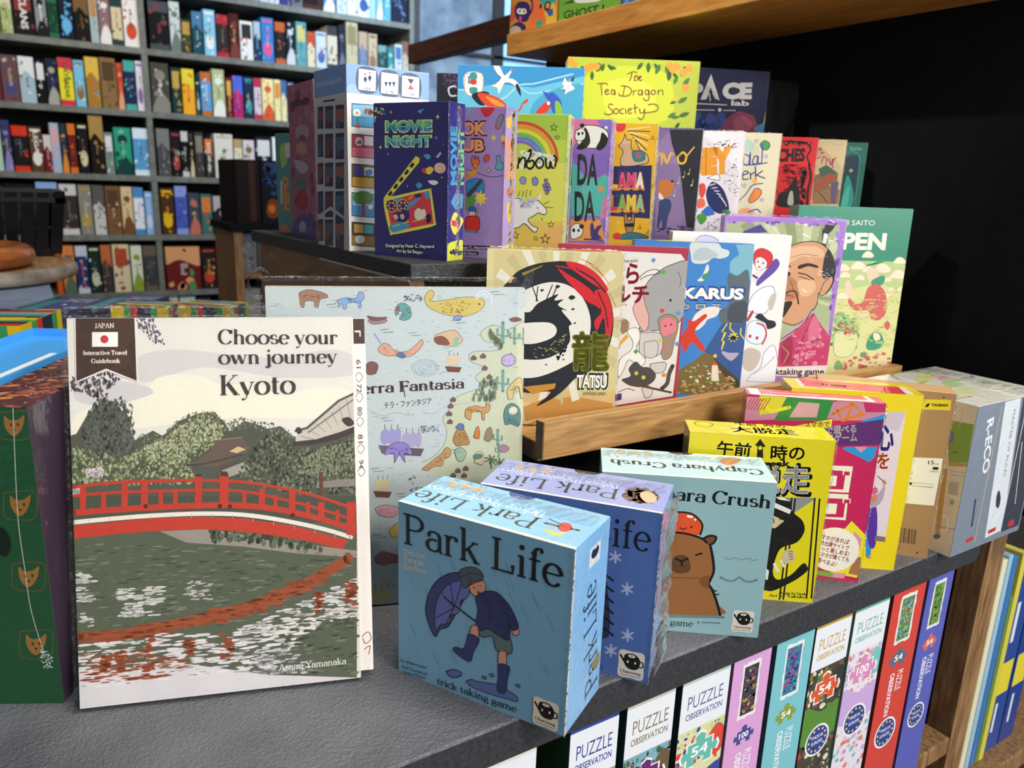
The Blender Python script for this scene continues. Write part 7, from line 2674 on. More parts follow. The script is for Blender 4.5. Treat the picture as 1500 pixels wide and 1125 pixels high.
game_box('puzzle_box', 'white-topped puzzle box with a blue stripe and dark blue lettering', 'puzzle', 'upright picture puzzle boxes under the counter', (0.0669,0.01,-0.29,0,0,0.0452,0.2,0.254), ['7ab08a','3a5a3a','3a5a3a','2f4a9a','3a5a3a'], {
'F': '''
R 7ab08a 0 0 452 2020
R e6e8ec 0 2040 452 2485
R 2f4a9a 0 2485 452 2540
T 3a3f94 n 0 130 63,2240 397,2240 PUZZLE
T 3a3f94 k 8 62 54,2140 402,2140 OBSERVATION
N 8ac09a/4a8a6a/a8d4b0 669 130 14 46 0.8 0.7 0,2020 452,2020 452,600 0,600
N 8ac09a/4a8a6a/a8d4b0 670 90 8 24 1.5 0.5 0,2020 452,2020 452,1640 0,1640
S 4a8a6a 361,1980 452,1920 452,1720 361,1680 271,1800
S a8d4b0 0,1640 226,1540 452,1590 452,1240 0,1240
P f2f0ea 94,1874 179,1874 170,1925 226,1956 281,1925 272,1874 357,1874 357,1810 403,1828 423,1780 403,1734 357,1749 357,1672 272,1672 281,1718 226,1741 170,1718 179,1672 94,1672 94,1749 48,1731 28,1780 48,1825 94,1810
P d8503a 108,1864 184,1864 176,1909 226,1937 275,1909 267,1864 343,1864 343,1807 384,1823 402,1780 384,1738 343,1752 343,1684 267,1684 275,1725 226,1745 176,1725 184,1684 108,1684 108,1752 67,1736 49,1780 67,1821 108,1807
E eceaf0 226 1220 153 153
E 33458e 226 1220 134 134
E e8cc4a 333 1220 12 12
E e8cc4a 318 1273 12 12
E e8cc4a 279 1312 12 12
E e8cc4a 225 1327 12 12
E e8cc4a 172 1312 12 12
E e8cc4a 133 1273 12 12
E e8cc4a 118 1219 12 12
E e8cc4a 133 1166 12 12
E e8cc4a 172 1127 12 12
E e8cc4a 226 1112 12 12
E e8cc4a 279 1127 12 12
E e8cc4a 318 1166 12 12
T e8e8f0 k 0 33 157,1238 294,1238 MADE IN
T e8e8f0 k 0 33 157,1181 294,1181 EUROPE
''',
}, 'gloss', '')
game_box('puzzle_box', 'puzzle box with brown lettering and a purple jigsaw piece marked 100', 'puzzle', 'upright picture puzzle boxes under the counter', (0.12,0.01,-0.29,0,0,0.0495,0.2,0.254), ['7aa8b8','2a4a5a','2a4a5a','c8c4b8','2a4a5a'], {
'F': '''
R 7aa8b8 0 0 495 2020
R e6e8ec 0 2040 495 2485
R c8c4b8 0 2485 495 2540
T 8a7a60 n 0 130 69,2240 435,2240 PUZZLE
T 8a7a60 k 8 62 59,2140 440,2140 OBSERVATION
N 4a7a5a/6a5a3a/88b0bc/2a4a3a 1200 130 14 46 0.8 0.7 0,2020 495,2020 495,600 0,600
N 4a7a5a/6a5a3a/88b0bc/2a4a3a 1201 90 8 24 1.5 0.5 0,2020 495,2020 495,1640 0,1640
S 6a5a3a 396,1980 495,1920 495,1720 396,1680 297,1800
S 88b0bc 0,1640 247,1540 495,1590 495,1240 0,1240
P f2f0ea 102,1883 196,1883 186,1939 247,1972 307,1939 297,1883 391,1883 391,1813 441,1833 463,1780 441,1729 391,1746 391,1662 297,1662 307,1712 247,1738 186,1712 196,1662 102,1662 102,1746 52,1726 30,1780 52,1830 102,1813
P 6a2a70 118,1872 201,1872 192,1922 247,1952 301,1922 292,1872 375,1872 375,1809 421,1827 440,1780 421,1735 375,1750 375,1675 292,1675 301,1720 247,1742 192,1720 201,1675 118,1675 118,1750 72,1732 53,1780 72,1824 118,1809
T f6f4f0 k 8 87 159,1755 334,1755 100
E eceaf0 247 1220 168 168
E 33458e 247 1220 147 147
E e8cc4a 364 1220 13 13
E e8cc4a 348 1278 13 13
E e8cc4a 305 1321 13 13
E e8cc4a 246 1337 13 13
E e8cc4a 188 1321 13 13
E e8cc4a 145 1278 13 13
E e8cc4a 129 1219 13 13
E e8cc4a 145 1161 13 13
E e8cc4a 188 1118 13 13
E e8cc4a 247 1102 13 13
E e8cc4a 305 1118 13 13
E e8cc4a 348 1161 13 13
T e8e8f0 k 0 36 171,1240 322,1240 MADE IN
T e8e8f0 k 0 36 171,1178 322,1178 EUROPE
''',
}, 'gloss', '')
game_box('puzzle_box', 'puzzle box with grey-violet lettering and a mint jigsaw piece marked 54', 'puzzle', 'upright picture puzzle boxes under the counter', (0.1771,0.01,-0.29,0,0,0.0543,0.2,0.254), ['d8d8a8','2f4a44','2f4a44','b8c8c0','2f4a44'], {
'F': '''
R d8d8a8 0 0 542 2020
R e6e8ec 0 2040 542 2485
R b8c8c0 0 2485 542 2540
T 6a6a9a n 0 130 75,2240 476,2240 PUZZLE
T 6a6a9a k 8 62 65,2140 482,2140 OBSERVATION
N e0d48a/d84a3a/3a4a9a/b8d0a0 1771 130 14 46 0.8 0.7 0,2020 542,2020 542,600 0,600
N e0d48a/d84a3a/3a4a9a/b8d0a0 1772 90 8 24 1.5 0.5 0,2020 542,2020 542,1640 0,1640
S d84a3a 433,1980 542,1920 542,1720 433,1680 325,1800
S 3a4a9a 0,1640 271,1540 542,1590 542,1240 0,1240
P f2f0ea 112,1893 215,1893 204,1954 271,1991 337,1954 326,1893 429,1893 429,1816 484,1838 508,1780 484,1724 429,1743 429,1651 326,1651 337,1706 271,1734 204,1706 215,1651 112,1651 112,1743 57,1721 33,1780 57,1835 112,1816
P 6ab8a8 129,1881 221,1881 211,1935 271,1968 330,1935 320,1881 412,1881 412,1812 461,1832 482,1780 461,1730 412,1747 412,1665 320,1665 330,1714 271,1739 211,1714 221,1665 129,1665 129,1747 80,1727 59,1780 80,1829 129,1812
T f6f4f0 k 8 95 175,1752 366,1752 54
E eceaf0 271 1220 184 184
E 33458e 271 1220 161 161
E e8cc4a 399 1220 14 14
E e8cc4a 382 1284 14 14
E e8cc4a 335 1331 14 14
E e8cc4a 270 1348 14 14
E e8cc4a 206 1331 14 14
E e8cc4a 159 1284 14 14
E e8cc4a 142 1219 14 14
E e8cc4a 159 1155 14 14
E e8cc4a 206 1108 14 14
E e8cc4a 271 1091 14 14
E e8cc4a 335 1108 14 14
E e8cc4a 382 1155 14 14
T e8e8f0 k 0 40 188,1242 353,1242 MADE IN
T e8e8f0 k 0 40 188,1174 353,1174 EUROPE
''',
}, 'gloss', '')
game_box('puzzle_box', 'pink puzzle box spine with a dark picture inset', 'puzzle', 'upright picture puzzle boxes under the counter', (0.2353,0.01,-0.29,0,0,0.0467,0.2,0.254), ['d8a0d0','c490bc','c490bc','d8a0d0','c490bc'], {
'F': '''
P e6e4e0 119,2450 137,2443 159,2442 196,2458 213,2449 241,2459 262,2445 277,2452 313,2457 343,2450 348,2390 336,2330 342,2270 345,2210 350,2150 340,2090 353,2030 335,1970 350,1910 315,1897 300,1901 279,1903 259,1909 234,1902 199,1892 180,1903 152,1901 112,1900 121,1960 120,2020 128,2080 116,2140 126,2200 120,2260 130,2320 121,2380
R 3a3440 144 1935 321 2415
N 3a3440/4a5a7a/8a4a3a/5a4a5a/2a4a5a/c09a4a 2353 150 8 26 0.8 0.5 158,1960 307,1960 307,2390 158,2390
P d8a0d0 135,1779 199,1779 192,1817 233,1839 273,1817 266,1779 330,1779 330,1732 364,1746 378,1710 364,1676 330,1687 330,1631 266,1631 273,1664 233,1681 192,1664 199,1631 135,1631 135,1687 101,1673 87,1710 101,1743 135,1732
P 4a4a8c 146,1772 202,1772 196,1805 233,1825 269,1805 263,1772 319,1772 319,1730 350,1742 363,1710 350,1679 319,1689 319,1639 263,1639 269,1669 233,1684 196,1669 202,1639 146,1639 146,1689 115,1677 102,1710 115,1740 146,1730
T f6f4f0 k 8 58 174,1693 291,1693 100
T f0eef2 n 0 105 260,1550 260,1310 PUZZLE
T f0eef2 k 8 78 158,1550 158,1040 OBSERVATION
E eceaf0 233 820 153 153
E 33458e 233 820 134 134
E e8cc4a 340 820 12 12
E e8cc4a 325 873 12 12
E e8cc4a 286 912 12 12
E e8cc4a 232 927 12 12
E e8cc4a 179 912 12 12
E e8cc4a 140 873 12 12
E e8cc4a 125 819 12 12
E e8cc4a 140 766 12 12
E e8cc4a 179 727 12 12
E e8cc4a 233 712 12 12
E e8cc4a 286 727 12 12
E e8cc4a 325 766 12 12
T e8e8f0 k 0 33 164,838 301,838 MADE IN
T e8e8f0 k 0 33 164,781 301,781 EUROPE
''',
}, 'gloss', '')
game_box('puzzle_box', 'teal puzzle box spine with an undersea picture inset', 'puzzle', 'upright picture puzzle boxes under the counter', (0.2889,0.01,-0.29,0,0,0.0509,0.2,0.254), ['7cc0c8','2f5a5a','2f5a5a','7cc0c8','2f5a5a'], {
'F': '''
P e6e4e0 140,2450 156,2458 177,2457 210,2452 227,2448 262,2441 286,2452 317,2452 334,2451 374,2450 374,2390 367,2330 367,2270 375,2210 374,2150 367,2090 375,2030 382,1970 385,1910 349,1902 317,1900 300,1892 282,1900 253,1899 218,1908 201,1893 171,1894 138,1900 141,1960 136,2020 139,2080 125,2140 139,2200 135,2260 137,2320 136,2380
R 2a7a9a 157 1935 351 2415
N 2a7a9a/3a5aa0/b04a6a/4aa0b0/1f4a7a/8a4a8a 2889 150 8 26 0.8 0.5 173,1960 335,1960 335,2390 173,2390
P 7cc0c8 147,1786 216,1786 209,1826 254,1851 298,1826 291,1786 360,1786 360,1734 397,1749 413,1710 397,1673 360,1685 360,1623 291,1623 298,1660 254,1679 209,1660 216,1623 147,1623 147,1685 110,1670 94,1710 110,1746 147,1734
P 8a9a3a 159,1778 220,1778 214,1814 254,1836 293,1814 287,1778 348,1778 348,1731 381,1745 396,1710 381,1677 348,1688 348,1633 287,1633 293,1666 254,1682 214,1666 220,1633 159,1633 159,1688 126,1674 111,1710 126,1742 159,1731
T f6f4f0 k 8 64 189,1691 318,1691 54
T f0eef2 n 0 105 285,1550 285,1310 PUZZLE
T f0eef2 k 8 78 173,1550 173,1040 OBSERVATION
E eceaf0 254 820 167 167
E 33458e 254 820 146 146
E e8cc4a 370 820 13 13
E e8cc4a 355 878 13 13
E e8cc4a 312 921 13 13
E e8cc4a 253 936 13 13
E e8cc4a 195 921 13 13
E e8cc4a 152 878 13 13
E e8cc4a 137 819 13 13
E e8cc4a 152 761 13 13
E e8cc4a 195 718 13 13
E e8cc4a 254 703 13 13
E e8cc4a 312 718 13 13
E e8cc4a 355 761 13 13
T e8e8f0 k 0 36 178,840 329,840 MADE IN
T e8e8f0 k 0 36 178,778 329,778 EUROPE
''',
}, 'gloss', '')
game_box('puzzle_box', 'puzzle box with gold lettering and an orange jigsaw piece', 'puzzle', 'upright picture puzzle boxes under the counter', (0.3426,0.01,-0.29,0,0,0.0524,0.2,0.254), ['4a453c','6a4a3a','6a4a3a','c09a3a','6a4a3a'], {
'F': '''
R 4a453c 0 0 524 2020
R e6e8ec 0 2040 524 2485
R c09a3a 0 2485 524 2540
T c8a048 n 0 130 73,2240 461,2240 PUZZLE
T c8a048 k 8 62 62,2140 466,2140 OBSERVATION
N c8402c/3a3a34/5a8a3a/e0d4b8/6a5a4a 3426 130 14 46 0.8 0.7 0,2020 524,2020 524,600 0,600
N c8402c/3a3a34/5a8a3a/e0d4b8/6a5a4a 3427 90 8 24 1.5 0.5 0,2020 524,2020 524,1640 0,1640
S 3a3a34 419,1980 524,1920 524,1720 419,1680 314,1800
S 5a8a3a 0,1640 262,1540 524,1590 524,1240 0,1240
P f2f0ea 109,1890 208,1890 197,1948 262,1984 326,1948 315,1890 414,1890 414,1815 468,1836 491,1780 468,1726 414,1744 414,1655 315,1655 326,1709 262,1735 197,1709 208,1655 109,1655 109,1744 55,1723 32,1780 55,1833 109,1815
P d85a34 125,1878 214,1878 204,1930 262,1962 319,1930 309,1878 398,1878 398,1811 446,1830 466,1780 446,1732 398,1748 398,1669 309,1669 319,1716 262,1740 204,1716 214,1669 125,1669 125,1748 77,1729 57,1780 77,1827 125,1811
T f6f4f0 k 8 92 169,1753 354,1753 54
E eceaf0 262 1220 178 178
E 33458e 262 1220 156 156
E e8cc4a 386 1220 14 14
E e8cc4a 369 1282 14 14
E e8cc4a 324 1327 14 14
E e8cc4a 261 1344 14 14
E e8cc4a 199 1327 14 14
E e8cc4a 154 1282 14 14
E e8cc4a 137 1219 14 14
E e8cc4a 154 1157 14 14
E e8cc4a 199 1112 14 14
E e8cc4a 262 1095 14 14
E e8cc4a 324 1112 14 14
E e8cc4a 369 1157 14 14
T e8e8f0 k 0 39 181,1241 342,1241 MADE IN
T e8e8f0 k 0 39 181,1175 342,1175 EUROPE
''',
}, 'gloss', '')
game_box('puzzle_box', 'puzzle box with mint lettering and a pink jigsaw piece', 'puzzle', 'upright picture puzzle boxes under the counter', (0.3999,0.01,-0.29,0,0,0.0547,0.2,0.254), ['e6dce4','7ab4a0','7ab4a0','6ab09a','7ab4a0'], {
'F': '''
R e6dce4 0 0 547 2020
R e6e8ec 0 2040 547 2485
R 6ab09a 0 2485 547 2540
T 7ab0a0 n 0 130 76,2240 481,2240 PUZZLE
T 7ab0a0 k 8 62 65,2140 486,2140 OBSERVATION
N e0b8d0/7ac0b8/c8a8d8/d8806a 3999 130 14 46 0.8 0.7 0,2020 547,2020 547,600 0,600
N e0b8d0/7ac0b8/c8a8d8/d8806a 4000 90 8 24 1.5 0.5 0,2020 547,2020 547,1640 0,1640
S 7ac0b8 437,1980 547,1920 547,1720 437,1680 328,1800
S c8a8d8 0,1640 273,1540 547,1590 547,1240 0,1240
P f2f0ea 113,1894 217,1894 205,1955 273,1993 340,1955 328,1894 432,1894 432,1817 488,1839 512,1780 488,1724 432,1742 432,1650 328,1650 340,1705 273,1733 205,1705 217,1650 113,1650 113,1742 57,1720 33,1780 57,1835 113,1817
P d88ab8 130,1882 223,1882 213,1937 273,1970 332,1937 322,1882 415,1882 415,1813 465,1832 486,1780 465,1730 415,1746 415,1664 322,1664 332,1713 273,1738 213,1713 223,1664 130,1664 130,1746 80,1727 59,1780 80,1829 130,1813
T f6f4f0 k 8 96 176,1752 369,1752 100
E eceaf0 273 1220 185 185
E 33458e 273 1220 162 162
E e8cc4a 402 1220 14 14
E e8cc4a 385 1284 14 14
E e8cc4a 337 1332 14 14
E e8cc4a 272 1349 14 14
E e8cc4a 208 1332 14 14
E e8cc4a 160 1284 14 14
E e8cc4a 143 1219 14 14
E e8cc4a 160 1155 14 14
E e8cc4a 208 1107 14 14
E e8cc4a 273 1090 14 14
E e8cc4a 337 1107 14 14
E e8cc4a 385 1155 14 14
T e8e8f0 k 0 40 189,1242 356,1242 MADE IN
T e8e8f0 k 0 40 189,1173 356,1173 EUROPE
''',
}, 'gloss', '')
game_box('puzzle_box', 'red puzzle box spine with a green crowded picture inset', 'puzzle', 'upright picture puzzle boxes under the counter', (0.4614,0.01,-0.29,0,0,0.0562,0.2,0.254), ['d2483c','7a1f1c','7a1f1c','d2483c','7a1f1c'], {
'F': '''
P e6e4e0 154,2450 176,2449 202,2455 233,2451 266,2458 295,2457 316,2456 351,2445 375,2454 421,2450 409,2390 424,2330 411,2270 409,2210 413,2150 416,2090 424,2030 417,1970 418,1910 395,1901 364,1897 334,1893 307,1906 283,1909 242,1907 223,1908 188,1892 144,1900 148,1960 142,2020 141,2080 149,2140 146,2200 139,2260 142,2320 138,2380
R 4a8a5a 173 1935 387 2415
N 4a8a5a/8ab04a/c0b04a/5a6a9a/b86a4a/7ab8c0 4614 150 8 26 0.8 0.5 190,1960 370,1960 370,2390 190,2390
P d2483c 163,1794 239,1794 230,1838 280,1866 329,1838 320,1794 396,1794 396,1737 437,1753 455,1710 437,1669 396,1682 396,1614 320,1614 329,1655 280,1676 230,1655 239,1614 163,1614 163,1682 122,1666 104,1710 122,1750 163,1737
P 5a6a80 175,1785 243,1785 236,1825 280,1849 323,1825 316,1785 384,1785 384,1734 420,1748 436,1710 420,1673 384,1685 384,1625 316,1625 323,1661 280,1679 236,1661 243,1625 175,1625 175,1685 139,1671 123,1710 139,1746 175,1734
T f6f4f0 k 8 70 209,1689 350,1689 54
T f0eef2 n 0 105 314,1550 314,1310 PUZZLE
T f0eef2 k 8 78 190,1550 190,1040 OBSERVATION
E eceaf0 280 820 185 185
E 33458e 280 820 162 162
E e8cc4a 409 820 14 14
E e8cc4a 392 884 14 14
E e8cc4a 344 932 14 14
E e8cc4a 279 949 14 14
E e8cc4a 215 932 14 14
E e8cc4a 167 884 14 14
E e8cc4a 150 819 14 14
E e8cc4a 167 755 14 14
E e8cc4a 215 707 14 14
E e8cc4a 280 690 14 14
E e8cc4a 344 707 14 14
E e8cc4a 392 755 14 14
T e8e8f0 k 0 40 196,842 363,842 MADE IN
T e8e8f0 k 0 40 196,773 363,773 EUROPE
''',
}, 'gloss', '')
game_box('puzzle_box', 'violet-blue puzzle box spine, rightmost under the counter', 'puzzle', 'upright picture puzzle boxes under the counter', (0.523,0.01,-0.29,0,0,0.0468,0.2,0.254), ['5d62b4','4a4f94','4a4f94','5d62b4','4a4f94'], {
'F': '''
P e6e4e0 127,2450 139,2444 170,2458 194,2441 209,2458 231,2447 266,2453 293,2456 303,2459 340,2450 337,2390 347,2330 348,2270 349,2210 340,2150 350,2090 339,2030 341,1970 351,1910 328,1903 293,1897 271,1905 256,1901 221,1909 213,1900 179,1904 159,1905 114,1900 122,1960 114,2020 121,2080 112,2140 114,2200 121,2260 115,2320 123,2380
R 5a8a4a 144 1935 322 2415
N 5a8a4a/7aa04a/4a7a3a/a09a4a/3a6a3a 5230 150 8 26 0.8 0.5 158,1960 308,1960 308,2390 158,2390
P 5d62b4 135,1780 198,1780 192,1817 233,1839 273,1817 267,1780 330,1780 330,1732 364,1746 378,1710 364,1676 330,1687 330,1630 267,1630 273,1664 233,1681 192,1664 198,1630 135,1630 135,1687 101,1673 87,1710 101,1743 135,1732
P d8705a 146,1772 202,1772 196,1805 233,1826 269,1805 263,1772 319,1772 319,1730 350,1742 363,1710 350,1679 319,1689 319,1639 263,1639 269,1669 233,1684 196,1669 202,1639 146,1639 146,1689 115,1677 102,1710 115,1740 146,1730
T f6f4f0 k 8 58 174,1693 291,1693 54
T f0eef2 n 0 105 261,1550 261,1310 PUZZLE
T f0eef2 k 8 78 158,1550 158,1040 OBSERVATION
E eceaf0 233 820 154 154
E 33458e 233 820 135 135
E e8cc4a 340 820 12 12
E e8cc4a 326 873 12 12
E e8cc4a 286 913 12 12
E e8cc4a 232 927 12 12
E e8cc4a 179 913 12 12
E e8cc4a 139 873 12 12
E e8cc4a 125 819 12 12
E e8cc4a 139 766 12 12
E e8cc4a 179 726 12 12
E e8cc4a 233 712 12 12
E e8cc4a 286 726 12 12
E e8cc4a 326 766 12 12
T e8e8f0 k 0 33 163,838 302,838 MADE IN
T e8e8f0 k 0 33 163,781 302,781 EUROPE
''',
}, 'gloss', '')
game_box('striped_game_box', 'rainbow-striped game box nearest the light blue tray', 'game box', 'striped game boxes behind the guidebook', (-0.3485,0.7917,0,-0.4,0,0.12,0.125,0.15), ['e8c81e','e8c81e','e8c81e','e8c81e','e8c81e'], {
'F': '''
R e8c81e 0 0 150 1500
R e8c81e 150 0 300 1500
R 3aa05a 300 0 450 1500
R d8342c 450 0 600 1500
R 24264a 600 0 750 1500
R 24264a 750 0 900 1500
R 3aa05a 900 0 1050 1500
R e8c81e 1050 0 1200 1500
''',
'T': '''
R d8342c 0 0 1200 138
R 24264a 0 138 1200 277
R 3aa05a 0 277 1200 416
R e8c81e 0 416 1200 555
R 3a3a3a 0 555 1200 694
R 3aa05a 0 694 1200 833
R 5ab8dc 0 833 1200 972
R d8342c 0 972 1200 1111
R 24264a 0 1111 1200 1250
R e8c81e 0 375 1032 600
P 2a2a24 240,450 660,525 660,562 240,500
R 24264a 0 1170 600 1250
R 3aa05a 600 1170 900 1250
R e8c81e 900 1170 1200 1250
''',
'R': '''
R e8c81e 0 0 156 1500
R e8c81e 156 0 312 1500
R 3aa05a 312 0 468 1500
R d8342c 468 0 625 1500
R 24264a 625 0 781 1500
R 24264a 781 0 937 1500
R 3aa05a 937 0 1093 1500
R e8c81e 1093 0 1250 1500
''',
}, 'gloss', '')
game_box('striped_game_box', 'rainbow-striped game box in the middle of three, behind the guidebook', 'game box', 'striped game boxes behind the guidebook', (-0.127,0.875,0,-0.62,0,0.078,0.055,0.15), ['e8c81e','e8c81e','e8c81e','e8c81e','e8c81e'], {
'F': '''
R e8c81e 0 0 97 1500
R e8c81e 97 0 195 1500
R 3aa05a 195 0 292 1500
R d8342c 292 0 390 1500
R 24264a 390 0 487 1500
R 24264a 487 0 585 1500
R 3aa05a 585 0 682 1500
R e8c81e 682 0 780 1500
''',
'T': '''
R d8342c 0 0 780 61
R 24264a 0 61 780 122
R 3aa05a 0 122 780 183
R e8c81e 0 183 780 244
R 3a3a3a 0 244 780 305
R 3aa05a 0 305 780 366
R 5ab8dc 0 366 780 427
R d8342c 0 427 780 488
R 24264a 0 488 780 550
R e8c81e 0 165 670 264
P 2a2a24 156,198 429,231 429,247 156,220
R 24264a 0 470 390 550
R 3aa05a 390 470 585 550
R e8c81e 585 470 780 550
''',
'R': '''
R e8c81e 0 0 68 1500
R e8c81e 68 0 137 1500
R 3aa05a 137 0 206 1500
R d8342c 206 0 275 1500
R 24264a 275 0 343 1500
R 24264a 343 0 412 1500
R 3aa05a 412 0 481 1500
R e8c81e 481 0 550 1500
''',
}, 'gloss', '')
game_box('striped_game_box', 'rainbow-striped game box furthest right of three, behind the guidebook', 'game box', 'striped game boxes behind the guidebook', (-0.04,0.857,0,-0.74,0,0.082,0.055,0.15), ['e8c81e','e8c81e','e8c81e','e8c81e','e8c81e'], {
'F': '''
R e8c81e 0 0 102 1500
R e8c81e 102 0 205 1500
R 3aa05a 205 0 307 1500
R d8342c 307 0 410 1500
R 24264a 410 0 512 1500
R 24264a 512 0 615 1500
R 3aa05a 615 0 717 1500
R e8c81e 717 0 820 1500
''',
'T': '''
R d8342c 0 0 820 61
R 24264a 0 61 820 122
R 3aa05a 0 122 820 183
R e8c81e 0 183 820 244
R 3a3a3a 0 244 820 305
R 3aa05a 0 305 820 366
R 5ab8dc 0 366 820 427
R d8342c 0 427 820 488
R 24264a 0 488 820 550
R e8c81e 0 165 705 264
P 2a2a24 164,198 451,231 451,247 164,220
R 24264a 0 470 410 550
R 3aa05a 410 470 615 550
R e8c81e 615 470 820 550
''',
'R': '''
R e8c81e 0 0 68 1500
R e8c81e 68 0 137 1500
R 3aa05a 137 0 206 1500
R d8342c 206 0 275 1500
R 24264a 275 0 343 1500
R 24264a 343 0 412 1500
R 3aa05a 412 0 481 1500
R e8c81e 481 0 550 1500
''',
}, 'gloss', '')
game_box('navy_game_box', 'navy boxed game lying behind the striped boxes, nearest the round pedestal', 'game box', 'navy boxed games on the side table', (-0.254,0.995,0,-0.5,0,0.082,0.155,0.13), ['23233c','2c2c50','1f1f34','2e3050','1f1f34'], {
'T': '''
R 4a4f86 120 60 790 1500
R 3a8a94 60 40 260 1180
L eceef2 26 300,1000 420,1180
L eceef2 26 390,1130 500,1120
L eceef2 26 480,1000 580,1060
L eceef2 26 570,1130 660,1180
L eceef2 26 660,1000 740,1120
L eceef2 24 300,1250 760,1290
P eceef2 420,700 470,800 520,700
N 3a8a94/5ab0b4 5 30 20 50 0.3 0.6 80,60 330,60 330,900 80,900
''',
}, 'gloss', '')
game_box('navy_game_box', 'navy boxed game lying behind the striped boxes, further right', 'game box', 'navy boxed games on the side table', (-0.163,0.99,0,-0.5,0,0.082,0.155,0.13), ['23233c','2c2c50','1f1f34','2e3050','1f1f34'], {
'T': '''
R 4a4f86 120 60 790 1500
R 3a8a94 60 40 260 1180
L eceef2 26 300,1000 420,1180
L eceef2 26 390,1130 500,1120
L eceef2 26 480,1000 580,1060
L eceef2 26 570,1130 660,1180
L eceef2 26 660,1000 740,1120
L eceef2 24 300,1250 760,1290
P eceef2 420,700 470,800 520,700
N 3a8a94/5ab0b4 5 30 20 50 0.3 0.6 80,60 330,60 330,900 80,900
''',
}, 'gloss', '')
game_box('card_game_box', 'orange game box with cartoon ghouls, at the far end of the high wooden shelf', 'game box', 'boxed games on the high wooden shelf', (0.513,0.845,0.5815,-1.5708,0,0.137,0.14,0.19), ['d88a3a','d88a3a','d88a3a','d88a3a','d88a3a'], {
'F': '''
S 3aa08a 247,639 662,529 1069,265 1292,270 1269,544 242,722
S e0b83a 999,196 1289,309 1353,-12 1092,-16 852,97
S e8703a 596,337 745,475 908,369 995,237 1084,85 1015,-5 850,118 774,88 700,17 576,54 649,167
S 4aa080 774,88 927,127 992,38 859,5
S d8603a -37,434 177,443 146,259 -3,238
S 3a2a5a 138,386 216,478 383,473 550,416 618,314 586,196 488,148 278,188 166,278
C 3a2a5a 47 583,237 677,325 649,430 584,501
S efe9e0 204,356 264,388 349,363 391,365 474,340 499,280 376,278 249,307
E 3a2a5a 301 337 34 17
E 3a2a5a 427 318 33 17
S d8489a 274,251 357,250 362,187 312,181
S 3a2a5a 68,144 279,178 493,86 456,18 203,41 29,85
S c8b8a8 -15,91 155,132 328,77 333,-8 -11,26
E 2a1c2a 1105 289 92 68
E e8904a 1112 294 54 40
E 2a1c2a 912 317 36 36
P 3a5aa8 1072,225 1258,236 1267,137 1155,134
''',
}, 'gloss', '')
game_box('card_game_box', 'green game box with dark block letters on the high wooden shelf', 'game box', 'boxed games on the high wooden shelf', (0.513,0.703,0.5815,-1.5708,0,0.147,0.14,0.19), ['6ea53a','6ea53a','6ea53a','6ea53a','6ea53a'], {
'F': '''
T 2c3a1c k 10 116 138,37 1113,-16 GHOST !
S e8e4e0 403,262 701,287 997,203 971,153 510,204
S 3a5a2a 126,259 334,273 372,230 162,244
''',
}, 'gloss', '')
game_box('card_game_box', 'blue game box on the high wooden shelf, nearest of the three', 'game box', 'boxed games on the high wooden shelf', (0.513,0.551,0.5815,-1.5708,0,0.131,0.14,0.19), ['2f6ac0','2f6ac0','2f6ac0','2f6ac0','2f6ac0'], {
'F': '''
N 7ac0e0/3a7ac8 5 20 22 55 1 0 3,82 401,52 413,-51 -45,-14
L e8eef4 28 -141,53 -188,26
L e8eef4 28 -229,36 -260,84
L e8eef4 29 -235,99 -157,78
''',
}, 'gloss', '')

def find(bit):
    return next(o for l, o in BUILT.items() if bit in l)
def sheet(name, parent, pts, mat, seed=0, amp=0.0006, nx=30, ny=30):
    """a soft, slightly rippled sheet of film spanned by four corners, in the parent's own frame"""
    rnd = random.Random(seed)
    a, b, c, d = [Vector(p) for p in pts]
    nrm = (b - a).cross(d - a).normalized()
    ph = [rnd.uniform(0, 6.28) for _ in range(4)]
    v, f = [], []
    for j in range(ny + 1):
        for i in range(nx + 1):
            u, t = i / nx, j / ny
            p = a.lerp(b, u).lerp(d.lerp(c, u), t)
            k = math.sin(u * 17 + ph[0] + 3 * t) * math.sin(t * 11 + ph[1]) + 0.6 * math.sin(u * 41 + t * 23 + ph[2]) + 0.4 * rnd.uniform(-1, 1)
            v.append(p + nrm * amp * k)
    for j in range(ny):
        for i in range(nx):
            q = j * (nx + 1) + i
            f.append((q, q + 1, q + nx + 2, q + nx + 1))
    me = bpy.data.meshes.new(name)
    me.from_pydata(v, [], f)
    me.materials.append(M[mat])
    me.polygons.foreach_set('use_smooth', [True] * len(f))
    return link(name, me, parent)
# the guidebook: index page peeping out at its fore-edge, and its clear sleeve
gb = find('red bridge')
w, h = 0.1773, 0.2507
pg = link('index_page', box_mesh('index_page', 0.009, 0.002, h - 0.004, ['#ece4dc'] * 5, M['matte'], 0.0003), gb)
pg.location = (w - 0.0002, 0.004, 0.003)
a = Art(); a.lim = (90, 2465)
a.ops([('R', '#4b352d', 10, 2290, 88, 2464), ('R', '#e8e0d8', 20, 2370, 60, 2382), ('R', '#e8e0d8', 52, 2340, 60, 2382)] +
      [('T', '#6a4a44', t, 'k', 25, z, 25, z - 60, 34) for t, z in (('61', 2180), ('72', 2010), ('80', 1850), ('81', 1660), ('94', 1480))] +
      [('C', '#7a8a6a', 5, [(15, z), (40, z + 30), (66, z), (40, z - 34), (20, z - 10)]) for z in (2060, 1920, 1750, 1560, 1400)] +
      [('C', '#8a3a34', 6, [(15, 240), (60, 270), (80, 220), (40, 190), (20, 230)]), ('C', '#8a3a34', 6, [(30, 150), (70, 170), (60, 110)])])
a.build('index_marks', M['matte'], pg, FACES['F'](0.009, 0.002, h))
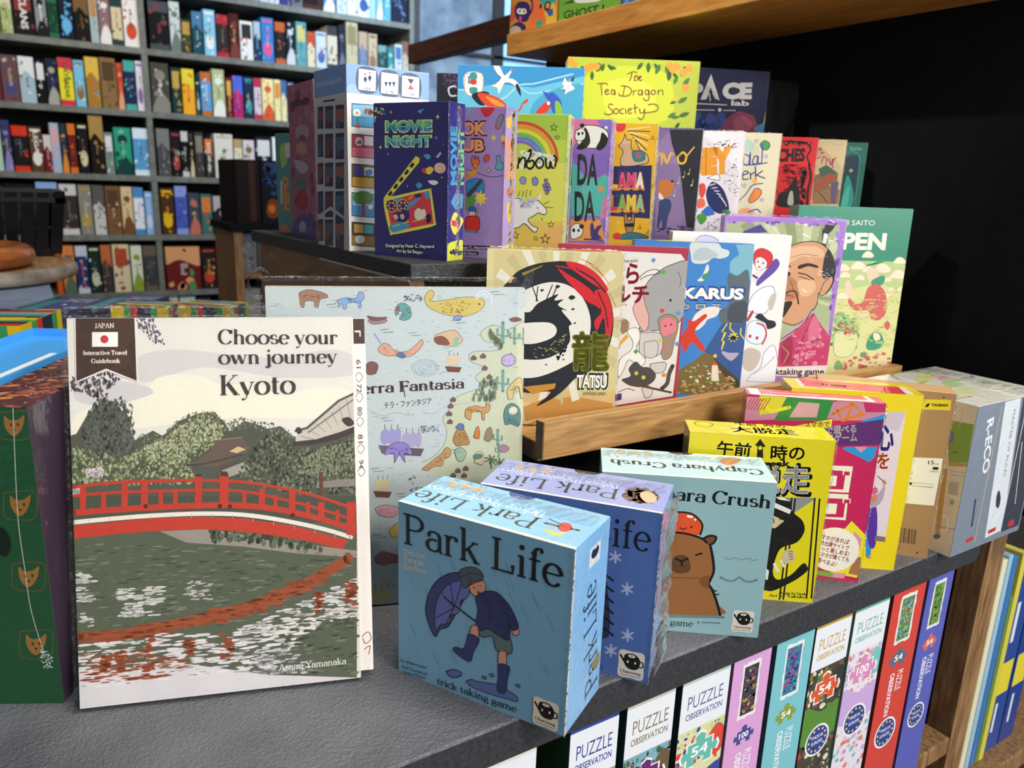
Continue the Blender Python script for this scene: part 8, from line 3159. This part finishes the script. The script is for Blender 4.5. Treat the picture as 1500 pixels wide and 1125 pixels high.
sheet('plastic_sleeve', gb, ((-0.0035, -0.0012, 0.001), (w + 0.0075, -0.0012, 0.001), (w + 0.0075, -0.0006, h + 0.0068), (-0.0035, -0.0006, h + 0.0068)), 'bag', 4, 0.0003)
crumple('sleeve_edge', gb, (-0.003, 0.004, h + 0.004), (w * 0.7, 0.004, h + 0.0045), (0, 0.2, 1), (0, -1, 0), 0.0075, 8, 0.0016, 46, 'film')
crumple('sleeve_edge', gb, (-0.003, 0.004, 0.004), (-0.003, 0.004, h + 0.006), (1, 0, 0), (0, -1, 0), 0.0045, 9, 0.0008, 40, 'film')
crumple('sleeve_fold', gb, (-0.003, 0.0045, h + 0.0066), (w * 0.99, 0.0045, h + 0.0072), (0, 0.2, 1), (0, -1, 0), 0.0011, 18, 0.0009, 70, 'seam')
crumple('sleeve_fold', gb, (-0.0028, -0.0012, h + 0.0006), (w * 0.8, -0.0012, h + 0.0009), (0, 0, 1), (0, -1, 0), 0.0012, 19, 0.0006, 70, 'seam')
tf = find('sea monsters')
w, h = 0.1896, 0.2613
sheet('plastic_sleeve', tf, ((-0.006, -0.0012, 0.001), (w + 0.004, -0.0012, 0.001), (w + 0.004, -0.0008, h + 0.004), (-0.006, -0.0008, h + 0.004)), 'bag', 5, 0.0003)
crumple('sleeve_edge', tf, (-0.004, 0.005, h + 0.0025), (w + 0.003, 0.005, h + 0.003), (0, 0.2, 1), (0, -1, 0), 0.004, 10, 0.0014, 46, 'film')
crumple('sleeve_fold', tf, (0.0, 0.005, h + 0.0042), (w, 0.005, h + 0.0047), (0, 0.2, 1), (0, -1, 0), 0.001, 20, 0.0008, 70, 'seam')
def curl(parent, cx, cz, y):
    """rolled corner of the sleeve"""
    v, f = [], []
    n, k = 22, 8
    for i in range(n + 1):
        t = i / n
        a = 0.4 + t * 4.6
        r = 0.0115 - 0.005 * t
        for j in range(k + 1):
            s = j / k
            v.append((cx + r * math.cos(a) * (1 - 0.2 * s), y + 0.006 * s - 0.002 * math.sin(a), cz + 1.25 * r * math.sin(a) + 0.003 * s))
    for i in range(n):
        for j in range(k):
            q = i * (k + 1) + j
            f.append((q, q + 1, q + k + 2, q + k + 1))
    me = bpy.data.meshes.new('sleeve_curl')
    me.from_pydata(v, [], f)
    me.materials.append(M['film'])
    me.polygons.foreach_set('use_smooth', [True] * len(f))
    link('sleeve_curl', me, parent)
curl(tf, -0.004, h - 0.004, -0.003)
v = [(w - 0.004, -0.004, h - 0.014), (w + 0.016, -0.006, h + 0.018), (w + 0.013, -0.002, h - 0.012), (w + 0.006, -0.0015, h - 0.02)]
me = bpy.data.meshes.new('sleeve_corner'); me.from_pydata(v, [], [(0, 1, 2), (0, 2, 3)]); me.materials.append(M['film']); link('sleeve_corner', me, tf)
# loose bag around the navy space box
sp = find('rocket title')
sheet('clear_bag', sp, ((0.128, -0.001, 0.02), (0.183, -0.001, 0.02), (0.183, 0.004, 0.2085), (0.128, -0.0006, 0.2115)), 'bag', 6, 0.0006, 16, 20)

# light blue tray behind the green box
tr = empty('blue_tray', (-0.3184, 0.2703, 0.0), -0.4968)
tag(tr, 'bright light-blue open tray box behind the tall green box', 'tray')
blue = flat('bright_blue_card', '#4aa6f0', 0.35)
m_ = MB()
m_.quadbox(0, 0, 0, 0.072, 0.19, 0.193)
m_.build('body', blue, tr, bevel=0.001)
m_ = MB()
for q in ((0, 0, 0.193, 0.072, 0.002, 0.2), (0, 0.188, 0.193, 0.072, 0.19, 0.2), (0, 0.002, 0.193, 0.002, 0.188, 0.2), (0.07, 0.002, 0.193, 0.072, 0.188, 0.2)): m_.quadbox(*q)
m_.build('rim', blue, tr)
m_ = MB().quadbox(0.05, 0.03, 0.1932, 0.066, 0.12, 0.1936).build('white_label', flat('white_sticker', '#eef0f2', 0.5), tr)

# thin picture books and a blue box beyond the partition
for i, (x, t, c, cn, ht) in enumerate(((0.727, 0.006, '#a8423c', 'dull red', 0.3), (0.735, 0.013, '#c9c46a', 'yellow-green', 0.318), (0.750, 0.012, '#e6dfc0', 'cream', 0.312), (0.764, 0.011, '#9cc0d6', 'pale blue', 0.315), (0.777, 0.012, '#3f78b4', 'mid blue', 0.31), (0.791, 0.008, '#6a8a4a', 'leaf green', 0.25), (0.801, 0.012, '#d8cc4a', 'bright yellow', 0.31))):
    o = link('picture_book', box_mesh('picture_book', t, 0.2, ht, [c] * 5, M['gloss'], 0.0008))
    o.location = (x, 0.04, -0.4)
    tag(o, cn + ' thin picture book spine on the lower shelf beyond the partition', 'book', 'thin picture books beyond the partition')
for x, c, cn in ((0.818, '#2a4a94', 'deep blue'), (0.862, '#24408a', 'dark royal blue')):
    o = link('boxed_set', box_mesh('boxed_set', 0.04, 0.2, 0.27, [c] * 5, M['gloss']))
    o.location = (x, 0.045, -0.4)
    tag(o, cn + ' boxed set with a yellow label, beyond the thin picture books', 'game box', 'blue boxed sets beyond the partition')
    a = Art(); a.lim = (400, 2700)
    a.ops([('R', c, 0, 0, 400, 2700), ('R', '#e8d43a', 40, 900, 360, 1400), ('R', '#e4e6ea', 120, 1700, 200, 2300), ('R', '#e4e6ea', 120, 300, 180, 760)]).build('spine_label', M['gloss'], o, FACES['F'](0.04, 0.2, 0.27))
tag(MB().quadbox(0.7225, 0.02, -0.43, 1.3, 0.3, -0.4005).build('lower_shelf', M['edgewood'], bevel=0.002), 'wooden shelf board beyond the partition under the thin picture books', 'shelf')

# dark boxes on and in the narrow case
def plain_box(name, label, category, group, loc, w, d, h, cols, ops, mat='gloss', rz=0.0):
    o = link(name, box_mesh(name, w, d, h, cols, M[mat]))
    o.location = loc; o.rotation_euler = (0, 0, rz)
    tag(o, label, category, group)
    a = Art(); a.lim = (w * 1e4 - 3, h * 1e4 - 3)
    a.STEP = 0.00001
    if ops: a.ops([('R', cols[0], 0, 0, int(w * 1e4), int(h * 1e4))] + ops).build('front_cover', M[mat], o, FACES['F'](w, d, h))
    return o
plain_box('game_box', 'dark brown game box on the black top of the narrow case', 'game box', None, (0.352, 2.135, 0.1905), 0.07, 0.24, 0.192, ['#1a1210'] * 5, [('R', '#3a2620', 380, 100, 560, 1850)], 'spine')
plain_box('game_box', 'navy game box with an orange robot picture on the narrow case', 'game box', None, (0.426, 2.135, 0.1905), 0.2, 0.24, 0.192, ['#12151f'] * 5, [('R', '#2c4468', 120, 1520, 900, 1860), ('N', 3, 40, ['#2c4a7a', '#1c2a44'], [(100, 900), (1000, 900), (1000, 1800), (100, 1800)], 40, 110, .6, .5), ('S', '#7a3a1f', [(120, 350), (200, 700), (420, 760), (520, 520), (470, 220), (240, 180)]), ('S', '#3a4a5a', [(560, 300), (620, 620), (860, 640), (900, 240)]), ('E', '#c86a2a', 300, 470, 110, 130, 0)], 'spine')
for i, (x, t, h, c, cn) in enumerate(((0.364, 0.045, 0.125, '#6a6a6e', 'mid grey'), (0.412, 0.05, 0.118, '#4a4a50', 'slate'), (0.465, 0.04, 0.12, '#7a7470', 'warm grey'))):
    plain_box('game_box', cn + ' small game box on the upper shelf inside the narrow case', 'game box', 'small grey game boxes in the narrow case', (x, 2.16, 0.0355), t, 0.18, h, [c] * 5, [('N', i, 18, ['#8a8a8e', '#3a3a40', '#5a5048'], [(40, 60), (t * 9000, 60), (t * 9000, h * 9000), (40, h * 9000)], 30, 90, .8, .5)])
for i, (x, t, h, c, cn) in enumerate(((0.364, 0.05, 0.17, '#8a8680', 'pale grey'), (0.418, 0.03, 0.18, '#2a3a6a', 'navy'), (0.452, 0.045, 0.165, '#b0a898', 'beige'), (0.5, 0.05, 0.175, '#5a5a60', 'dark grey'))):
    plain_box('game_box', cn + ' small game box on the lower shelf inside the narrow case', 'game box', 'small grey game boxes in the narrow case', (x, 2.16, -0.1845), t, 0.18, h, [c] * 5, [('N', i + 9, 14, ['#8a8a8e', '#3a3a40', '#9a9080'], [(40, 60), (t * 9000, 60), (t * 9000, h * 9000), (40, h * 9000)], 30, 80, .8, .5)])

# ------------------------------------------------------------------ boxed games on the back bookcase: label, shelf, x, width, z, height, ink colours, lettering
SPINES = [
 ("slate grey game box,back bookcase's top shelf,first right of upright",10548,560,13172,1347,['5a6a80','8a96a8'],''),
 ("grey-blue game box,back bookcase's top shelf,second right of upright",11151,512,13172,1639,['6a7f9a','c0c8d0'],''),
 ("white and blue game box,back bookcase's top shelf,third right of upright",11700,575,13172,1629,['c8d0dc','4a6ab0'],''),
 ("indigo game box,back bookcase's top shelf,fourth right of upright",12316,640,13172,1834,['3a3c7a','c07a3a','8aa0d0'],''),
 ("grey game box,back bookcase's top shelf,fifth right of upright",13025,651,13172,1740,['6a6e76','3a3c44'],''),
 ("very dark brown game box,back bookcase's top shelf,sixth right of upright",13723,1158,13172,2304,['1e1618','4a2a24','c8c0b8'],''),
 ("blue and cream game box,back bookcase's top shelf,seventh right of upright",14973,717,13172,2049,['4a7ac0','e0d8c0'],''),
 ("pale grey game box,back bookcase's top shelf,eighth right of upright",15814,632,13172,2067,['c0ccda','5a7aa8'],''),
 ("cream and navy game box,back bookcase's top shelf,ninth right of upright",16487,642,13172,2279,['d8d4c4','3a5a9a'],''),
 ("white with blue figures game box,back bookcase's top shelf,tenth right of upright",17168,779,13172,2287,['d8dce4','3a5a94'],''),
 ("pale cyan game box,back bookcase's top shelf,eleventh right of upright",17985,368,13172,2274,['9ac0dc'],''),
 ("light blue game box,back bookcase's top shelf,twelfth right of upright",18419,423,13172,2344,['86b4dc','d0e0ec'],''),
 ("turquoise game box,back bookcase's top shelf,thirteenth right of upright",18908,454,13172,2312,['5aa0c0','c4dce4'],''),
 ("midnight blue game box,back bookcase's top shelf,fourteenth right of upright",19429,1071,13172,2548,['1c2438','5a6a94'],''),
 ("red and white game box,back bookcase's second shelf,first left of upright",3812,722,9916,2660,['ece6e0','d4502e','3a4a34'],''),
 ("cream with dark circles game box,back bookcase's second shelf,second left of upright",3232,501,9916,2447,['d8c8a0','24403c','b84a34'],''),
 ("mauve game box,back bookcase's second shelf,third left of upright",2636,530,9916,2549,['8a6a70','e8e4dc','a8703a'],''),
 ("landscape-painted game box,back bookcase's second shelf,fourth left of upright",2198,378,9916,2382,['a8b8b8','c08a4a','5a7a94'],''),
 ("black and bronze game box,back bookcase's second shelf,fifth left of upright",1470,676,9916,2389,['16140f','7a5a34'],''),
 ("dark navy game box,back bookcase's second shelf,sixth left of upright",787,629,9916,2286,['141c2c','6ab0dc'],''),
 ("dark green game box,back bookcase's second shelf,seventh left of upright",269,454,9916,2198,['17402c','2a6a4a'],''),
 ("grey with a white cross game box,back bookcase's second shelf,eighth left of upright",-287,498,9916,2209,['8a8c90','1c1c20','e8e4e0'],''),
 ("black game box,back bookcase's second shelf,ninth left of upright",-1273,916,9916,2094,['17161a','8a3a30','e0dcd8'],'CLANS'),
 ("light green and cream game box,back bookcase's second shelf,tenth left of upright",-1791,470,9916,2073,['a8b87a','d8ccb0','7a4a3a'],''),
 ("olive game box,back bookcase's second shelf,eleventh left of upright",-2285,447,9916,1823,['6a6a3a','b0a070'],''),
 ("large black game box,back bookcase's second shelf,first right of upright",5073,1000,9916,2506,['131316','4a4c52','8a3a3a'],''),
 ("smoky white game box,back bookcase's second shelf,second right of upright",6149,520,9916,2595,['c8d0ca','6a7a72','3a4440'],''),
 ("olive with a gold seal game box,back bookcase's second shelf,third right of upright",6716,508,9916,1768,['3c3c2a','b8944a','5a6a4a'],''),
 ("dark teal game box,back bookcase's second shelf,fourth right of upright",7307,546,9916,2245,['1f4a54','4a7aa0','e0e4e0'],''),
 ("sky blue and green game box,back bookcase's second shelf,fifth right of upright",7937,607,9916,2434,['8ac0e0','e4e8e4','3a7a3a'],''),
 ("red-topped black game box,back bookcase's second shelf,sixth right of upright",8617,639,9916,2267,['2a2826','b02a3a','6a6864'],''),
 ("red-brown game box,back bookcase's second shelf,seventh right of upright",9329,531,9916,2416,['4a1c1a','7a3a34','c0a070'],''),
 ("half white half charcoal game box,back bookcase's second shelf,eighth right of upright",9931,705,9916,2098,['e6e4e0','2e3034','c04a3a'],''),
 ("navy with pale lettering game box,back bookcase's second shelf,ninth right of upright",10708,371,9916,2156,['1c3a5c','a8c0d0'],''),
 ("blue and pink game box,back bookcase's second shelf,tenth right of upright",11156,702,9916,2443,['3a7ac0','d85a8a','7ac0d8'],''),
 ("black with an orange panel game box,back bookcase's second shelf,eleventh right of upright",11953,589,9916,2299,['1e2024','c06034'],''),
 ("navy-black game box,back bookcase's second shelf,twelfth right of upright",12616,528,9916,2412,['161c2a','c8ccd0'],''),
 ("teal landscape game box,back bookcase's second shelf,thirteenth right of upright",13218,618,9916,2474,['5a9aa0','c8c07a','2a4a5a'],''),
 ("red-striped cream game box,back bookcase's second shelf,fourteenth right of upright",13903,448,9916,2004,['d8ccb0','c04a2a','8a7a5a'],''),
 ("blue and white game box,back bookcase's second shelf,fifteenth right of upright",14439,636,9916,2071,['c4ccd4','3a6aa8','c05a4a'],''),
 ("beige-framed dark game box,back bookcase's second shelf,sixteenth right of upright",15156,621,9916,2485,['d0c4b0','3a3a3c'],''),
 ("ink blue game box,back bookcase's second shelf,seventeenth right of upright",15880,419,9916,2629,['1c2434','6a6a7a'],''),
 ("khaki game box,back bookcase's second shelf,eighteenth right of upright",16379,739,9916,2865,['b8b090','8a8060'],''),
 ("dusty blue game box,back bookcase's second shelf,nineteenth right of upright",17204,561,9916,2417,['6a7a9a','b09a80'],''),
 ("sandy game box,back bookcase's second shelf,twentieth right of upright",17843,582,9916,2374,['b8a48a','8a6a50'],''),
 ("small dark teal game box,back bookcase's second shelf,twenty-first right of upright",18501,552,9916,1773,['2a4a50','6a9a90'],''),
 ("small green-blue game box,back bookcase's second shelf,twenty-second right of upright",19145,412,9916,1679,['3a7a80','8ac0b0'],''),
 ("small white and blue game box,back bookcase's second shelf,twenty-third right of upright",19652,498,9916,1948,['b8c8d4','4a6a94'],''),
 ("small brown and white game box,back bookcase's second shelf,twenty-fourth right of upright",20217,394,9916,2192,['c0b0a0','7a5a4a'],''),
 ("white floral game box,back bookcase's third shelf,first left of upright",4206,328,6632,2593,['e2dce4','8a6aa0'],''),
 ("navy and teal game box,back bookcase's third shelf,second left of upright",3595,555,6632,2572,['1f2c4a','4aa89a','6a4a8a'],''),
 ("orange-red game box,back bookcase's third shelf,third left of upright",3249,283,6632,2404,['c0442a','e0a080'],''),
 ("wood-brown game box,back bookcase's third shelf,fourth left of upright",2456,746,6632,2597,['8a6a44','5a4028','3a4a2a'],''),
 ("golden brown game box,back bookcase's third shelf,fifth left of upright",1743,640,6632,2552,['a87a34','e0b84a','3a94c0','d8603a'],''),
 ("light blue and brown game box,back bookcase's third shelf,sixth left of upright",1195,467,6632,2332,['7ac0e0','8a6a4a','e0e0d8'],''),
 ("yellow with red corner game box,back bookcase's third shelf,seventh left of upright",489,637,6632,2379,['e8dc2a','d8344a','2a7a4a'],'DAYBREAK'),
 ("dark grey-blue game box,back bookcase's third shelf,eighth left of upright",-89,504,6632,2272,['23263a','a8a498','4a4a7a'],''),
 ("plain black game box,back bookcase's third shelf,ninth left of upright",-558,410,6632,2161,['101013','e0e0e0'],''),
 ("pale blue with a white sticker game box,back bookcase's third shelf,tenth left of upright",-1298,676,6632,2253,['a8bcc8','e4e6e4','8a7a5a','2a4a3a'],''),
 ("brown and purple game box,back bookcase's third shelf,eleventh left of upright",-2077,729,6632,2253,['6a4a4a','4a4a7a','c0b08a'],''),
 ("maroon game box,back bookcase's third shelf,twelfth left of upright",-2469,339,6632,2198,['6a2a34'],''),
 ("taupe game box,back bookcase's third shelf,first right of upright",4962,916,6632,2616,['4a453e','8a8478','c8c4bc'],''),
 ("teal with gold bands game box,back bookcase's third shelf,second right of upright",6009,468,6632,2460,['1c3a3a','c0a04a'],''),
 ("bright orange game box,back bookcase's third shelf,third right of upright",6575,641,6632,2445,['f0a82a','e8d03a','c8342a'],''),
 ("thin dark teal game box,back bookcase's third shelf,fourth right of upright",7297,190,6632,1879,['1f3c40','c0c8c0'],''),
 ("blue sky and orange game box,back bookcase's third shelf,fifth right of upright",7583,551,6632,2377,['5aa0d4','c06a34','e0dcd0'],''),
 ("pale green game box,back bookcase's third shelf,sixth right of upright",8219,667,6632,2592,['b4bc8a','e8e8dc','6a7a4a'],''),
 ("maroon with gold letters game box,back bookcase's third shelf,seventh right of upright",8978,307,6632,2200,['6a1a2c','d8a84a'],'GOLONDA'),
 ("magenta game box,back bookcase's third shelf,eighth right of upright",9360,553,6632,2343,['b02a6a','4a6ad0','e0609a'],''),
 ("navy with teal flame game box,back bookcase's third shelf,ninth right of upright",9996,506,6632,2360,['1c2c4a','3a94a0','d8c86a'],''),
 ("pink and navy game box,back bookcase's third shelf,tenth right of upright",10584,388,6632,2325,['d8c8d0','c02a54','2a2c4a'],''),
 ("cream yellow wide game box,back bookcase's third shelf,eleventh right of upright",11056,668,6632,2341,['efe0a0','d85a34','c8803a'],''),
 ("cream yellow orange square game box,back bookcase's third shelf,twelfth right of upright",11797,330,6632,2352,['f0e4ac','e08a3a'],''),
 ("cream yellow blue square game box,back bookcase's third shelf,thirteenth right of upright",12201,310,6632,2345,['ece0aa','4a6a9a'],''),
 ("blue game box,back bookcase's third shelf,fourteenth right of upright",12619,337,6632,2277,['4a6a9a','a8b8c8'],''),
 ("ice blue game box,back bookcase's fourth shelf,first left of upright",3780,754,3147,2552,['5a9ac8','d8e8f0','2a5a94'],''),
 ("emerald landscape game box,back bookcase's fourth shelf,second left of upright",2837,828,3147,2531,['2a9a7a','14403c','8ad0a0'],''),
 ("grey-green game box,back bookcase's fourth shelf,third left of upright",2352,397,3147,2225,['7a8a80','e0e0dc','3a4a40'],''),
 ("tall black-brown game box,back bookcase's fourth shelf,fourth left of upright",1644,670,3147,3054,['1a1413','a8884a'],''),
 ("black with a cream disc game box,back bookcase's fourth shelf,fifth left of upright",1057,475,3147,2641,['17161a','d8cca0','8a4a3a'],''),
 ("rust red game box,back bookcase's fourth shelf,sixth left of upright",602,359,3147,2567,['6a1f1c','d8702c'],''),
 ("dark teal with orange sword game box,back bookcase's fourth shelf,seventh left of upright",244,283,3147,2560,['1f3c40','e08a34'],''),
 ("powder blue and pink game box,back bookcase's fourth shelf,eighth left of upright",-217,405,3147,2552,['a8b4cc','d8a8b0'],''),
 ("crimson game box,back bookcase's fourth shelf,ninth left of upright",-564,337,3147,1926,['7a1c22','d8ccc4'],''),
 ("brown game box,back bookcase's fourth shelf,tenth left of upright",-1188,570,3147,2299,['5a3c2a','e8e4dc','b06a34'],'LEGACY'),
 ("black with a red glow game box,back bookcase's fourth shelf,eleventh left of upright",-1954,696,3147,2310,['19171a','d8341c','6a6a6a'],''),
 ("indigo game box,back bookcase's fourth shelf,twelfth left of upright",-2392,364,3147,2553,['3a3a6a','8a84b8','d8c84a'],''),
 ("pale green game box,back bookcase's fourth shelf,thirteenth left of upright",-2749,293,3147,2394,['b0d0b8'],''),
 ("charcoal game box,back bookcase's fourth shelf,first right of upright",5007,670,3147,2605,['4a4a4a','7a7a78'],''),
 ("black and red game box,back bookcase's fourth shelf,second right of upright",5762,464,3147,2511,['18171a','a83a34','c8c0b8'],''),
 ("black with white letters game box,back bookcase's fourth shelf,third right of upright",6297,366,3147,2531,['141416','c8c8c4'],''),
 ("dark with cream letter game box,back bookcase's fourth shelf,fourth right of upright",6733,222,3147,2512,['22201f','c8b890'],''),
 ("grey-brown game box,back bookcase's fourth shelf,fifth right of upright",7037,469,3147,2539,['3a3634','8a7a6a'],''),
 ("orange-topped charcoal game box,back bookcase's fourth shelf,sixth right of upright",7587,400,3147,2186,['26262a','d8783a','e8e4dc'],'DUNE'),
 ("large off-white game box,back bookcase's fourth shelf,seventh right of upright",8132,1032,3147,2516,['dcd8cc','b8b0a0','6a8a5a'],''),
 ("cream game box,back bookcase's fourth shelf,eighth right of upright",9251,451,3147,2261,['e0d8c0','b89a6a'],''),
 ("pinkish white game box,back bookcase's fourth shelf,ninth right of upright",9785,639,3147,2254,['dcccd0','6a7034'],''),
 ("black with white script game box,back bookcase's fourth shelf,tenth right of upright",10514,952,3147,2504,['18181c','d8d8d8'],''),
 ("thin white game box,back bookcase's fourth shelf,eleventh right of upright",11529,193,3147,2519,['e8e8e8'],''),
 ("baby blue game box,back bookcase's fifth shelf,first left of upright",4137,397,-154,2401,['8ab4e0','c8d8ec'],''),
 ("white and sky blue game box,back bookcase's fifth shelf,second left of upright",3548,508,-154,2620,['e4e8ec','4a8ac8','c08a5a'],''),
 ("cream with a brown planet game box,back bookcase's fifth shelf,third left of upright",2922,559,-154,2645,['d8c090','7a4c2c'],''),
 ("copper brown game box,back bookcase's fifth shelf,fourth left of upright",2142,713,-154,2668,['7a5434','5a3c24','c8b898'],''),
 ("white and grey game box,back bookcase's fifth shelf,fifth left of upright",1499,567,-154,2668,['c8c4bc','5a5654'],''),
 ("taupe with gold foot game box,back bookcase's fifth shelf,sixth left of upright",810,613,-154,2690,['8a8478','b0943a','c8c4b8'],''),
 ("dark brown with white marks game box,back bookcase's fifth shelf,seventh left of upright",-83,802,-154,2708,['3a2c28','d0ccc8','5a6a70'],''),
 ("light blue game box,back bookcase's fifth shelf,eighth left of upright",-1149,978,-154,2779,['8ab0dc','c4d4ea'],''),
 ("wide black game box,back bookcase's fifth shelf,ninth left of upright",-2588,1362,-154,2662,['14151c','3a2a2a'],''),
 ("dark umber game box,back bookcase's fifth shelf,tenth left of upright",-3011,366,-154,2596,['2a1f1c'],''),
 ("yellow and brown game box,back bookcase's fifth shelf,first right of upright",4965,682,-154,2639,['4a2f1c','e8b41c','d89a14'],''),
 ("violet blue game box,back bookcase's fifth shelf,second right of upright",5753,643,-154,2767,['4a5ab0','8a9ad8','3a3a8a'],''),
 ("slate with red figures game box,back bookcase's fifth shelf,third right of upright",6465,612,-154,2393,['3a4454','c06a5a','c8b060'],''),
 ("teal and orange game box,back bookcase's fifth shelf,fourth right of upright",7157,611,-154,2343,['3a6a64','d87a34','c0503a'],''),
 ("brown-black game box,back bookcase's fifth shelf,fifth right of upright",7859,934,-154,2251,['231c1c','b0a8a8','7a5a5a'],''),
 ("dark grey game box,back bookcase's fifth shelf,sixth right of upright",8907,524,-154,2112,['33312f','e0dcd8'],''),
 ("lead grey game box,back bookcase's sixth shelf,first left of upright",3807,727,-3422,2619,['3c3e42','6a5a4a'],''),
 ("pale green with a triangle game box,back bookcase's sixth shelf,second left of upright",3162,563,-3422,2627,['dcdcc4','8aa034','4a4a54'],''),
 ("beige with red figures game box,back bookcase's sixth shelf,third left of upright",2217,848,-3422,2701,['d8c8a0','b04a2a','6a3a54'],''),
 ("dark grey game box,back bookcase's sixth shelf,fourth left of upright",1624,512,-3422,2688,['36383c','c06a3a'],''),
 ("bottle green game box,back bookcase's sixth shelf,fifth left of upright",1010,542,-3422,2652,['1a2f20','c8c8b0','3a6a94'],''),
 ("royal navy game box,back bookcase's sixth shelf,sixth left of upright",370,571,-3422,2659,['23336a','c8ccd8','d8703a'],''),
 ("orange with a square picture game box,back bookcase's sixth shelf,seventh left of upright",-306,589,-3422,2667,['e08440','5a6a5a','f0c88a'],''),
 ("burnt orange game box,back bookcase's sixth shelf,eighth left of upright",-638,252,-3422,2610,['c85a24'],''),
 ("wide oxblood game box,back bookcase's sixth shelf,first right of upright",4999,1901,-3422,2554,['6a1c1c','d89a6a','4a8a54','c8c0b8'],''),
 ("black-brown with red dots game box,back bookcase's sixth shelf,second right of upright",7005,798,-3422,2468,['241c1c','b8402c','c09a4a'],''),
 ("scarlet game box,back bookcase's sixth shelf,third right of upright",7895,883,-3422,2687,['b01c2c','e8d8d8','5a6a6a'],''),
 ("ice blue game box,back bookcase's bottom shelf,first left of upright",3960,460,-6822,3010,['a8c8dc'],''),
 ("white game box,back bookcase's bottom shelf,first right of upright",4870,635,-6822,3010,['dcdcdc','8a8a8a'],''),
 ("black game box,back bookcase's bottom shelf,second right of upright",5608,873,-6822,2986,['16171a','c8c8c8'],''),
 ("dark game box,back bookcase's bottom shelf,third right of upright",6630,738,-6822,2872,['23242a','6a6a72'],''),
 ("sky blue game box,back bookcase's bottom shelf,fourth right of upright",7976,646,-6822,2906,['8ac4dc','dce8ec'],''),
]

for k, (label, x, w, z, h, inks, txt) in enumerate(SPINES):
    rnd = random.Random(k * 7 + 1)
    ops = []
    if len(inks) > 1:
        c1 = inks[1]
        style = k % 5
        if style == 0: ops += [('R', c1, 0, int(h * .78), w, h), ('R', c1, 0, 0, w, int(h * .12))]
        elif style == 1: ops += [('S', c1, [(0, int(h * .1)), (int(w * .5), int(h * .4)), (w, int(h * .2)), (w, 0), (0, 0)]), ('E', c1, w // 2, int(h * .75), int(w * .3), int(w * .3), 0)]
        elif style == 2: ops += [('R', c1, int(w * .12), int(h * .55), int(w * .88), int(h * .92))]
        elif style == 3: ops += [('S', c1, [(0, h), (w, h), (w, int(h * .55)), (int(w * .4), int(h * .7)), (0, int(h * .6))])]
        else: ops += [('E', c1, w // 2, int(h * .3), int(w * .36), int(h * .16), 0), ('R', c1, int(w * .1), int(h * .9), int(w * .9), int(h * .95))]
        ops.append(('N', k, 9, inks[1:2] + inks[1:3], [(int(w * .08), int(h * .05)), (int(w * .92), int(h * .05)), (int(w * .92), int(h * .95)), (int(w * .08), int(h * .95))], max(15, w * .04), max(30, w * .13), 1.5, .8))
        if not txt:
            c2 = inks[-1]
            for j in range(rnd.randint(4, 7)):
                y0 = int(h * (.35 + j * .055)); ops.append(('R', c2, int(w * .42), y0, int(w * rnd.uniform(.5, .64)), y0 + int(h * .03)))
    if txt:
        c2 = {'DAYBREAK': '#2a5a2a', 'GOLONDA': '#d8a84a'}.get(txt, '#e8e4dc')
        ops.append(('T', c2, txt, 'h', int(w * .36), int(h * .9), int(w * .36), int(h * .14), int(w * .34)))
        if txt == 'DAYBREAK': ops.insert(0, ('P', '#d8344c', [(0, h), (w, h), (w, int(h * .72)), (0, int(h * .86))]))
    plain_box('boxed_game', label, 'game box', 'boxed games on the back bookcase', (x * 1e-4, 4.6, z * 1e-4 - 0.0015), w * 1e-4, 0.28, h * 1e-4 + 0.0, [inks[0]] * 5, ops, 'spine')
